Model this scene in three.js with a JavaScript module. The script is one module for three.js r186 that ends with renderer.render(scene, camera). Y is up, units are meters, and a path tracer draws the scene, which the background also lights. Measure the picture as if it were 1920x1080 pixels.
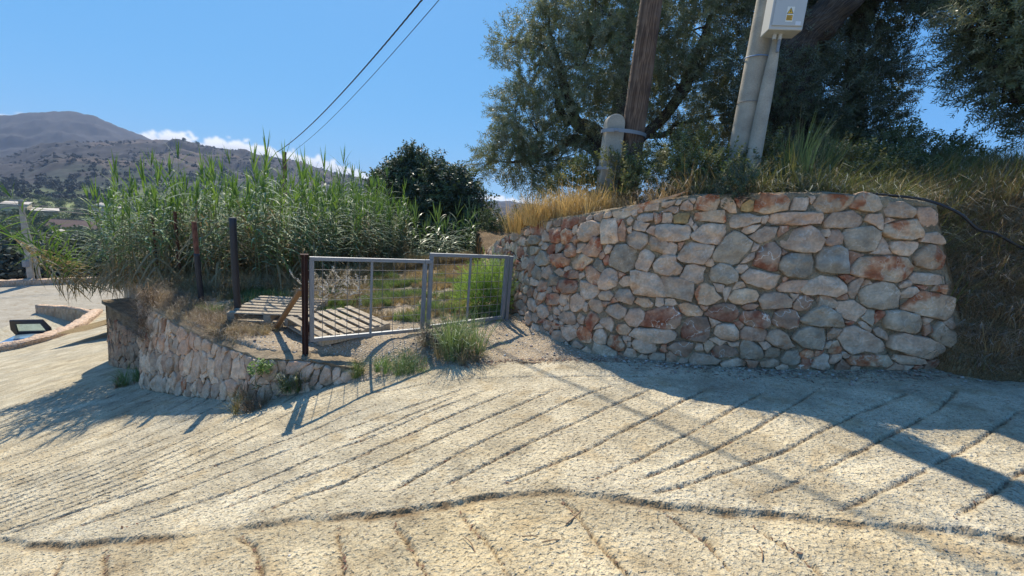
import * as THREE from 'three';
import { mergeGeometries, mergeVertices } from 'three/addons/utils/BufferGeometryUtils.js';
import { RoundedBoxGeometry } from 'three/addons/geometries/RoundedBoxGeometry.js';
import { createNoise2D, createNoise3D } from 'simplex-noise';

// ---------- camera, sky, sun, exposure ----------
const scene = new THREE.Scene();
const camera = new THREE.PerspectiveCamera(68.04, 1920 / 1080, 0.05, 9000);
const D2R = Math.PI / 180;
camera.rotation.order = 'YXZ';
camera.position.set(0, 1.6, 0);                       // hand height of someone standing on the lane
camera.rotation.set(-11 * D2R, 0, 5 * D2R);           // phone tipped down and rolled a little
const renderer = new THREE.WebGLRenderer({ antialias: true });
renderer.toneMapping = THREE.LinearToneMapping;
renderer.toneMappingExposure = 1.29;
renderer.shadowMap.enabled = true;

const SUN_AZ = -20 * D2R, SUN_EL = 47 * D2R;
const sunDir = new THREE.Vector3(Math.sin(SUN_AZ) * Math.cos(SUN_EL), Math.sin(SUN_EL), -Math.cos(SUN_AZ) * Math.cos(SUN_EL));
const sun = new THREE.DirectionalLight(new THREE.Color(1, 0.91, 0.76), 5);
sun.position.copy(sunDir).multiplyScalar(60);
sun.castShadow = true;
sun.shadow.mapSize.set(4096, 4096);
Object.assign(sun.shadow.camera, { left: -30, right: 20, top: 30, bottom: -20, near: 1, far: 160 });
scene.add(sun, sun.target);

// ---------- random numbers and noise ----------
function rng(seed) { return () => { seed = (seed + 0x6d2b79f5) | 0; let t = Math.imul(seed ^ (seed >>> 15), 1 | seed); t = (t + Math.imul(t ^ (t >>> 7), 61 | t)) ^ t; return ((t ^ (t >>> 14)) >>> 0) / 4294967296; }; }
const n2 = createNoise2D(rng(11)), n3 = createNoise3D(rng(12));
const fbm2 = (x, y, o = 4) => { let s = 0, a = 0.5; for (let i = 0; i < o; i++) { s += a * n2(x, y); x = x * 2.03 + 17.1; y = y * 2.03 - 9.7; a *= 0.5; } return s; };
const fbm3 = (x, y, z, o = 4) => { let s = 0, a = 0.5; for (let i = 0; i < o; i++) { s += a * n3(x, y, z); x = x * 2.03 + 5.3; y = y * 2.03 - 3.1; z = z * 2.03 + 8.8; a *= 0.5; } return s; };
const clamp = (v, a = 0, b = 1) => Math.min(b, Math.max(a, v));
const smooth = (a, b, v) => { const t = clamp((v - a) / (b - a)); return t * t * (3 - 2 * t); };
const mix = (a, b, t) => a + (b - a) * t;
const interp = (x, X, Y) => { if (x <= X[0]) return Y[0]; for (let i = 1; i < X.length; i++) if (x <= X[i]) return mix(Y[i - 1], Y[i], (x - X[i - 1]) / (X[i] - X[i - 1])); return Y[Y.length - 1]; };
const V = (x, y, z) => new THREE.Vector3(x, y, z);

// ---------- sky: clear blue air, paler to the horizon, a bank of small cumulus low over the ridge ----------
{
  const W = 2048, H = 1024, data = new Float32Array(W * H * 4);
  const cn = createNoise3D(rng(5));
  for (let j = 0; j < H; j++) {
    const el = ((j + 0.5) / H - 0.5) * Math.PI, e = el / D2R;
    for (let i = 0; i < W; i++) {
      const a = ((i + 0.5) / W - 0.5) * 2 * Math.PI, c = Math.cos(el);
      const x = Math.cos(a) * c, z = Math.sin(a) * c, y = Math.sin(el);
      const cosS = x * sunDir.x + y * sunDir.y + z * sunDir.z, ang = Math.acos(clamp(cosS, -1, 1)) / D2R;
      const t = Math.pow(clamp(e / 90), 0.45);
      let r = mix(0.44, 0.06, Math.pow(t, 0.5)), g = mix(0.7, 0.17, Math.pow(t, 0.75)), b = mix(0.95, 0.48, Math.pow(t, 1.35));
      const glow = Math.exp(-ang / 24) * 0.17 + Math.exp(-ang / 7) * 1.0;
      const far = smooth(30, 80, ang);
      const low = Math.exp(-Math.max(e, 0) / 6); r = r * mix(mix(0.58, 0.48, far), 0.98, low) + glow * 0.55; g = g * mix(mix(0.84, 0.74, far), 0.98, low) + glow * 0.66; b = b * mix(0.88, 0.92, low) + glow * 0.62;
      if (e < 0) { const k = smooth(0, -12, e); r = mix(r, 0.3, k); g = mix(g, 0.34, k); b = mix(b, 0.36, k); }
      const az = Math.atan2(x, -z) / D2R;
      if (e > 0.4 && e < 9 && az > -64 && az < 20) {       // the cloud bank
        const top = interp(az, [-60, -53, -50, -47, -42.5, -40.6, -38, -36.5, -33, -30, -28, -25, -22, -19.5, -17, -12, 10], [3.4, 3.7, 3.9, 3.2, 2.5, 4.0, 4.45, 4.0, 4.35, 4.0, 3.75, 3.5, 3.0, 2.2, 1.2, 0.8, 0.8]);
        const f = cn(az * 0.55, e * 0.9, 1) * 0.5 + cn(az * 1.3, e * 2, 4) * 0.3 + cn(az * 3, e * 4.4, 9) * 0.17 + cn(az * 7, e * 9, 2) * 0.08;
        const k = smooth(-0.06, 0.08, (top - e) + f * 0.95 - 0.1) * smooth(20, 5, az);
        const lit = clamp(0.86 + 0.3 * (e - top + 0.9) + f * 0.12, 0.62, 1.02);
        r = mix(r, 0.95 * lit, k); g = mix(g, 0.97 * lit, k); b = mix(b, 1.0 * mix(lit, 1, 0.2), k);
      }
      const o = (j * W + i) * 4; data[o] = r; data[o + 1] = g; data[o + 2] = b; data[o + 3] = 1;
    }
  }
  const sky = new THREE.DataTexture(data, W, H, THREE.RGBAFormat, THREE.FloatType);
  sky.mapping = THREE.EquirectangularReflectionMapping; sky.magFilter = THREE.LinearFilter; sky.minFilter = THREE.LinearFilter; sky.needsUpdate = true;
  scene.background = sky; scene.environment = sky;
}
scene.fog = new THREE.FogExp2(new THREE.Color(0.55, 0.72, 1.0), 0.00017);

// ---------- names and tags ----------
const used = {};
function numbered(name) { const k = (used[name] = (used[name] ?? -1) + 1); return k ? name + '_' + String(k).padStart(3, '0') : name; }
function shadows(o) { o.castShadow = true; o.receiveShadow = true; return o; }
function structure(name, geo, mat) { const m = shadows(new THREE.Mesh(geo, mat)); m.name = numbered(name); m.userData.kind = 'structure'; scene.add(m); return m; }
function tag(o, label, category, group, kind) { Object.assign(o.userData, { label, category }); if (group) o.userData.group = group; if (kind) o.userData.kind = kind; return o; }
function thing(name, label, category, p = [0, 0, 0], turn = 0, group) { const o = new THREE.Group(); o.name = numbered(name); o.position.set(...p); o.rotation.y = turn; scene.add(o); return tag(o, label, category, group); }
function part(name, geo, mat, parent, label, kind) { const m = shadows(new THREE.Mesh(geo, mat)); m.name = name; if (label) m.userData.label = label; if (kind) m.userData.kind = kind; parent.add(m); return m; }
function copyThing(o, label, group) { const c = o.clone(); c.userData = { ...o.userData }; c.name = numbered(o.name.replace(/_\d{3}$/, '')); if (label) c.userData.label = label; if (group) c.userData.group = group; scene.add(c); return c; }

// ---------- geometry helpers ----------
class Tri {                                            // collects triangles of one mesh
  constructor() { this.p = []; this.i = []; this.uv = []; this.c = []; }
  v(x, y, z, u = 0, w = 0, col) { this.p.push(x, y, z); this.uv.push(u, w); if (col) this.c.push(col[0], col[1], col[2]); return this.p.length / 3 - 1; }
  t(a, b, c) { this.i.push(a, b, c); }
  q(a, b, c, d) { this.i.push(a, b, c, a, c, d); }
  geo() { const g = new THREE.BufferGeometry(); g.setAttribute('position', new THREE.Float32BufferAttribute(this.p, 3)); g.setAttribute('uv', new THREE.Float32BufferAttribute(this.uv, 2)); if (this.c.length) g.setAttribute('color', new THREE.Float32BufferAttribute(this.c, 3)); g.setIndex(this.i); g.computeVertexNormals(); return g; }
}
function box(w, h, d, x = 0, y = 0, z = 0, bevel = 0.004) { const g = new RoundedBoxGeometry(w, h, d, 1, Math.min(bevel, w / 2.1, h / 2.1, d / 2.1)); g.translate(x, y, z); return g; }
function bar(a, b, w, h, bevel = 0.003, up = V(0, 1, 0)) {   // square bar from a to b
  const d = b.clone().sub(a), L = d.length(), g = new RoundedBoxGeometry(w, h, L, 1, Math.min(bevel, w / 2.1, h / 2.1));
  const zA = d.normalize(), xA = V(0, 0, 0).crossVectors(Math.abs(zA.dot(up)) > 0.99 ? V(1, 0, 0) : up, zA).normalize(), yA = V(0, 0, 0).crossVectors(zA, xA);
  g.applyMatrix4(new THREE.Matrix4().makeBasis(xA, yA, zA).setPosition(a.clone().add(b).multiplyScalar(0.5))); return g;
}
function taper(points, radii, seg = 8, wob = 0, seed = 1, flute = 0) {   // tapered tube along points
  const curve = new THREE.CatmullRomCurve3(points), n = Math.max(4, Math.ceil(points.length * 4)), T = new Tri();
  let N = V(0, 0, 0);
  for (let k = 0; k <= n; k++) {
    const u = k / n, c = curve.getPoint(u), d = curve.getTangent(u);
    if (!k) { N.crossVectors(d, Math.abs(d.y) > 0.9 ? V(1, 0, 0) : V(0, 1, 0)).normalize(); } else { N.sub(d.clone().multiplyScalar(N.dot(d))).normalize(); }
    const Bn = V(0, 0, 0).crossVectors(d, N), f = u * (radii.length - 1), i = Math.min(radii.length - 2, Math.floor(f)), r = mix(radii[i], radii[i + 1], f - i);
    for (let s = 0; s <= seg; s++) {
      const a = (s % seg) / seg * 2 * Math.PI, ca = Math.cos(a), sa = Math.sin(a);
      const rr = r * (1 + wob * n3(c.x * 3 + ca * 2 + seed, c.y * 3 + sa * 2, c.z * 3) + flute * Math.sin(a * 4 + c.y * 1.3 + seed) * 0.5);
      T.v(c.x + (N.x * ca + Bn.x * sa) * rr, c.y + (N.y * ca + Bn.y * sa) * rr, c.z + (N.z * ca + Bn.z * sa) * rr, s / seg * Math.max(0.3, 6.28 * r), u * curve.getLength());
    }
  }
  for (let k = 0; k < n; k++) for (let s = 0; s < seg; s++) { const a = k * (seg + 1) + s; T.q(a, a + 1, a + seg + 2, a + seg + 1); }
  const e = T.v(...curve.getPoint(1).toArray()); for (let s = 0; s < seg; s++) T.t(n * (seg + 1) + s, n * (seg + 1) + s + 1, e);
  return T.geo();
}
function ribbon(T, pts, widths, side, col) {           // a leaf or a blade: a strip along pts
  let prev = -1;
  for (let k = 0; k < pts.length; k++) {
    const p = pts[k], w = widths[k] / 2;
    if (w < 1e-5) { const a = T.v(p.x, p.y, p.z, 0.5, k / pts.length, col); T.t(prev, prev + 1, a); prev = a; continue; }
    const a = T.v(p.x - side.x * w, p.y - side.y * w, p.z - side.z * w, 0, k / pts.length, col); T.v(p.x + side.x * w, p.y + side.y * w, p.z + side.z * w, 1, k / pts.length, col);
    if (prev >= 0) T.q(prev, prev + 1, a + 1, a);
    prev = a;
  }
}
function instanced(name, geo, mat, list, parent, colors) {   // list of matrices
  const m = shadows(new THREE.InstancedMesh(geo, mat, list.length)); m.name = name;
  list.forEach((M, i) => m.setMatrixAt(i, M));
  if (colors) list.forEach((_, i) => m.setColorAt(i, colors(i)));
  m.userData.kind = 'stuff'; (parent || scene).add(m); return m;
}
const place = (p, yaw = 0, s = 1, tiltX = 0, tiltZ = 0, sy = s) => new THREE.Matrix4().compose(p, new THREE.Quaternion().setFromEuler(new THREE.Euler(tiltX, yaw, tiltZ, 'YXZ')), V(s, sy, s));

// ---------- textures and materials ----------
function texture(size, fn, srgb, repeat = 1) {        // fn(u, v) in 0..1, wraps; returns [r,g,b] 0..1
  const d = new Uint8Array(size * size * 4);
  for (let j = 0; j < size; j++) for (let i = 0; i < size; i++) { const c = fn(i / size, j / size), o = (j * size + i) * 4; d[o] = clamp(c[0]) * 255; d[o + 1] = clamp(c[1]) * 255; d[o + 2] = clamp(c[2]) * 255; d[o + 3] = 255; }
  const t = new THREE.DataTexture(d, size, size, THREE.RGBAFormat); t.wrapS = t.wrapT = THREE.RepeatWrapping; t.magFilter = THREE.LinearFilter; t.minFilter = THREE.LinearMipmapLinearFilter; t.generateMipmaps = true; t.repeat.set(repeat, repeat);
  if (srgb) t.colorSpace = THREE.SRGBColorSpace; t.needsUpdate = true; return t;
}
// tiling gradient noise, f cells per tile
const tn = (u, v, f, s = 0) => {
  f = Math.max(1, Math.round(f)); const x = u * f, y = v * f, ix = Math.floor(x), iy = Math.floor(y), fx = x - ix, fy = y - iy, k = Math.round(s * 131) + 17;
  const g = (i, j, dx, dy) => { let h = Math.imul(((i % f) + f) % f + 1, 374761393) ^ Math.imul(((j % f) + f) % f + 7, 668265263) ^ Math.imul(k, 974711); h = Math.imul(h ^ (h >>> 15), 2246822519); h = Math.imul(h ^ (h >>> 13), 3266489917); h ^= h >>> 16; const a = (h >>> 0) / 4294967296 * 6.28318; return Math.cos(a) * dx + Math.sin(a) * dy; };
  const sx = fx * fx * fx * (fx * (fx * 6 - 15) + 10), sy = fy * fy * fy * (fy * (fy * 6 - 15) + 10);
  return 1.5 * mix(mix(g(ix, iy, fx, fy), g(ix + 1, iy, fx - 1, fy), sx), mix(g(ix, iy + 1, fx, fy - 1), g(ix + 1, iy + 1, fx - 1, fy - 1), sx), sy);
};
const tf = (u, v, f, s = 0, o = 4) => { let t = 0, a = 0.5; for (let i = 0; i < o; i++) { t += a * tn(u, v, f, s + i * 7.7); f *= 2; a *= 0.5; } return t; };
const lin = (r, g, b) => new THREE.Color().setRGB(r, g, b);
function cells(u, v, n, seed) {                       // distance to nearest and second nearest of jittered points on a torus, and the id
  const x = u * n, y = v * n, ix = Math.floor(x), iy = Math.floor(y); let d1 = 9, d2 = 9, id = 0;
  for (let j = -1; j <= 1; j++) for (let i = -1; i <= 1; i++) {
    const cx = ((ix + i) % n + n) % n, cy = ((iy + j) % n + n) % n; let h = Math.imul(cx * 374761393 + cy * 668265263 + seed * 974711, 1274126177); h = (h ^ (h >>> 13)) >>> 0;
    const dx = ix + i + (h % 1000) / 1000 - x, dy = iy + j + ((h >>> 10) % 1000) / 1000 - y, d = Math.sqrt(dx * dx + dy * dy);
    if (d < d1) { d2 = d1; d1 = d; id = (h >>> 5) % 997 / 997; } else if (d < d2) d2 = d;
  }
  return [d1, d2, id];
}
const srgb = (r, g, b) => [r / 255, g / 255, b / 255];
const mixc = (a, b, t) => [mix(a[0], b[0], t), mix(a[1], b[1], t), mix(a[2], b[2], t)];
// concrete: cement with pale aggregate, 1.6 m tile
const concreteMap = texture(1024, (u, v) => {
  const f = cells(u, v, 150, 8), big = tf(u, v, 5, 2, 4), mid = tf(u, v, 24, 6, 4), fine = tn(u, v, 190, 5) + 0.7 * tn(u, v, 380, 15);
  let col = mixc(srgb(172, 161, 136), srgb(204, 194, 168), clamp(0.5 + big * 0.8 + mid * 0.7));
  col = mixc(col, f[2] > 0.75 ? srgb(220, 214, 200) : f[2] > 0.5 ? srgb(150, 138, 118) : srgb(196, 186, 166), smooth(0.4, 0.2, f[0]) * (f[2] > 0.3 ? 0.6 : 0));
  const pit = smooth(0.16, 0.4, tf(u, v, 70, 33, 3)); col = mixc(col, srgb(126, 113, 92), pit * 0.5);
  const dirt = smooth(0.1, 0.42, tf(u, v, 6, 31, 5)); col = mixc(col, srgb(158, 138, 104), dirt * 0.4);
  const k = 1 + fine * 0.09; return [col[0] * k, col[1] * k, col[2] * k];
}, true);
const concreteBump = texture(1024, (u, v) => {
  const f = cells(u, v, 150, 8), pit = smooth(0.12, 0.42, tf(u, v, 70, 33, 3));
  const h = 0.5 + tf(u, v, 26, 9, 2) * 0.3 + tf(u, v, 64, 19, 3) * 0.5 + smooth(0.5, 0.1, f[0]) * (f[2] - 0.3) * 0.22 - pit * 0.35; return [h, h, h];
});
const concrete = new THREE.MeshStandardMaterial({ map: concreteMap, bumpMap: concreteBump, bumpScale: 0.018, roughness: 0.95, vertexColors: true, name: 'concrete' });
// stone: limestone, with iron staining in some
function stoneTex(base, alt, stain, amount, vein, seed) {
  return texture(384, (u, v) => {
    const a = tf(u, v, 4, seed, 5), b = tf(u, v, 9, seed + 3, 4), fine = tf(u, v, 40, seed + 9, 3);
    let c = mixc(base, alt, clamp(0.5 + a * 1.2));
    const s = smooth(0.02, 0.22, tf(u, v, 3.2, seed + 20, 5) + amount); c = mixc(c, mixc(stain, alt, clamp(0.3 + b * 1.1)), s * 0.8);
    const w = Math.abs(tf(u, v, 5, seed + 40, 4)); c = mixc(c, srgb(214, 204, 188), smooth(0.035, 0.0, w) * vein);
    const k = 1 + fine * 0.13 + b * 0.22; return [c[0] * k, c[1] * k, c[2] * k];
  }, true);
}
const stoneBump = texture(512, (u, v) => { const c = cells(u, v, 9, 4), h = 0.5 + tf(u, v, 6, 3, 6) * 0.7 + (c[1] - c[0]) * 0.14 + Math.abs(tf(u, v, 22, 8, 3)) * 0.25; return [h, h, h]; });
const ST = {
  b: stoneTex(srgb(188, 155, 127), srgb(208, 182, 153), srgb(170, 128, 92), -0.2, 0.4, 1),
  g: stoneTex(srgb(166, 146, 120), srgb(188, 168, 142), srgb(176, 150, 120), -0.22, 0.45, 5),
  o: stoneTex(srgb(190, 154, 120), srgb(204, 178, 146), srgb(170, 88, 48), 0.03, 0.5, 9),
  r: stoneTex(srgb(172, 128, 98), srgb(188, 152, 122), srgb(150, 74, 46), 0.06, 0.45, 13),
  v: stoneTex(srgb(158, 126, 100), srgb(180, 150, 124), srgb(140, 76, 50), 0.04, 0.95, 17),
};
const stoneKinds = { b: ['b', 1, 1, 1], g: ['g', 1, 1, 1], o: ['o', 1, 1, 1], r: ['r', 1, 1, 1], v: ['v', 1, 1, 1], p: ['b', 1.02, 0.92, 0.88], y: ['b', 0.82, 0.78, 0.5], d: ['g', 0.86, 0.93, 1.02], w: ['b', 1.16, 1.18, 1.18] };
const stoneMats = {};
for (const [k, [t, r, g, b]] of Object.entries(stoneKinds)) stoneMats[k] = [1.04, 0.84, 1.16].map((s, i) => new THREE.MeshStandardMaterial({ map: ST[t], bumpMap: stoneBump, bumpScale: 0.022, roughness: 0.93, color: lin(r * s, g * s * (1 - i * 0.015), b * s * (1 - i * 0.03)), name: 'stone_' + k + i }));
const mortarMap = texture(512, (u, v) => { const a = tf(u, v, 6, 3, 5), c = cells(u, v, 70, 6), k = 0.94 + a * 0.3 + (c[2] - 0.5) * 0.14; return srgb(158 * k, 140 * k, 112 * k); }, true);
const mortar = new THREE.MeshStandardMaterial({ map: mortarMap, bumpMap: concreteBump, bumpScale: 0.014, roughness: 1, name: 'mortar' });
// soil, gravel
const gravelMap = texture(1024, (u, v) => {
  const c = cells(u, v, 60, 11), f = cells(u, v, 150, 12), a = tf(u, v, 4, 61, 5); let col = mixc(srgb(150, 134, 110), srgb(178, 164, 140), clamp(0.5 + a));
  col = mixc(col, c[2] > 0.7 ? srgb(206, 198, 184) : srgb(166, 152, 132), smooth(0.5, 0.3, c[0]) * (c[2] > 0.5 ? 0.9 : 0)); col = mixc(col, f[2] > 0.5 ? srgb(200, 190, 172) : srgb(122, 104, 80), smooth(0.42, 0.25, f[0]) * 0.6); return col;
}, true);
const gravelBump = texture(1024, (u, v) => { const c = cells(u, v, 60, 11), f = cells(u, v, 150, 12), h = smooth(0.6, 0.1, c[0]) * c[2] * 0.6 + smooth(0.6, 0.1, f[0]) * f[2] * 0.35 + 0.1 + tf(u, v, 20, 1, 3) * 0.15; return [h, h, h]; });
const gravel = new THREE.MeshStandardMaterial({ map: gravelMap, bumpMap: gravelBump, bumpScale: 0.02, roughness: 1, vertexColors: true, name: 'gravel' });
const soil = new THREE.MeshStandardMaterial({ map: gravelMap, bumpMap: gravelBump, bumpScale: 0.03, roughness: 1, vertexColors: true, name: 'soil' });
const grainTex = (a, b, fx, fy, seed, rings = 0) => texture(512, (u, v) => { const g = tf(u, v, 3, seed, 3), s = n3(Math.cos(u * 6.2832) * fx, Math.sin(u * 6.2832) * fx, Math.sin(v * 6.2832) * fy + seed) * 0.5 + n3(Math.cos(u * 6.2832) * fx * 3, Math.sin(u * 6.2832) * fx * 3, Math.sin(v * 6.2832) * fy * 2 + seed) * 0.35; return mixc(a, b, clamp(0.5 + s + g * 0.5)); }, true);
const palletWood = [0.7, 0.84, 0.98].map((k, i) => new THREE.MeshStandardMaterial({ map: grainTex(srgb(150, 134, 112), srgb(206, 192, 168), 14, 0.6, 3 + i), bumpMap: stoneBump, bumpScale: 0.003, roughness: 0.9, color: lin(k, k * 0.99, k * 0.97), name: 'pallet_wood' + i }));
const poleWood = new THREE.MeshStandardMaterial({ map: grainTex(srgb(70, 52, 40), srgb(132, 108, 88), 10, 0.5, 9), bumpMap: stoneBump, bumpScale: 0.012, roughness: 0.92, name: 'pole_wood' });
const plankWood = new THREE.MeshStandardMaterial({ map: grainTex(srgb(110, 84, 60), srgb(160, 130, 98), 10, 0.5, 14), roughness: 0.9, name: 'plank_wood' });
const bark = new THREE.MeshStandardMaterial({ map: grainTex(srgb(52, 42, 34), srgb(104, 90, 76), 8, 1.2, 21), bumpMap: stoneBump, bumpScale: 0.05, roughness: 1, name: 'bark' });
const greyConcrete = new THREE.MeshStandardMaterial({ map: texture(512, (u, v) => { const a = tf(u, v, 4, 71, 5), f = tf(u, v, 60, 5, 3), k = 1 + a * 0.18 + f * 0.1; return srgb(168 * k, 159 * k, 142 * k); }, true), bumpMap: concreteBump, bumpScale: 0.002, roughness: 0.85, name: 'cast_concrete' });
const galvanised = new THREE.MeshStandardMaterial({ map: texture(256, (u, v) => { const a = tf(u, v, 6, 31, 4), c = cells(u, v, 14, 2), k = 1 + a * 0.2 + (c[2] - 0.5) * 0.12; return srgb(142 * k, 144 * k, 146 * k); }, true), roughness: 0.55, metalness: 0.45, name: 'galvanised_steel' });
const rust = new THREE.MeshStandardMaterial({ map: texture(256, (u, v) => { const a = tf(u, v, 7, 41, 5); return mixc(srgb(46, 30, 25), srgb(96, 56, 40), clamp(0.4 + a)); }, true), bumpMap: stoneBump, bumpScale: 0.004, roughness: 0.9, name: 'rusty_iron' });
const rustLight = new THREE.MeshStandardMaterial({ map: texture(256, (u, v) => { const a = tf(u, v, 7, 45, 5); return mixc(srgb(86, 52, 40), srgb(140, 92, 70), clamp(0.5 + a)); }, true), roughness: 0.9, name: 'orange_rust' });
const blackPlastic = new THREE.MeshStandardMaterial({ color: lin(0.018, 0.018, 0.022), roughness: 0.45, name: 'black_plastic' });
const wire = new THREE.MeshStandardMaterial({ color: lin(0.24, 0.22, 0.2), roughness: 0.6, metalness: 0.4, name: 'wire' });
const cableMat = new THREE.MeshStandardMaterial({ color: lin(0.03, 0.03, 0.035), roughness: 0.6, name: 'cable' });
const leafMat = (r, g, b, tr = 0.35, coat = 0) => new THREE.MeshPhysicalMaterial({ color: lin(r, g, b), roughness: 0.96, transmission: tr, thickness: 0, clearcoat: coat, clearcoatRoughness: 0.32, side: THREE.DoubleSide, name: "leaf" });
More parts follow.
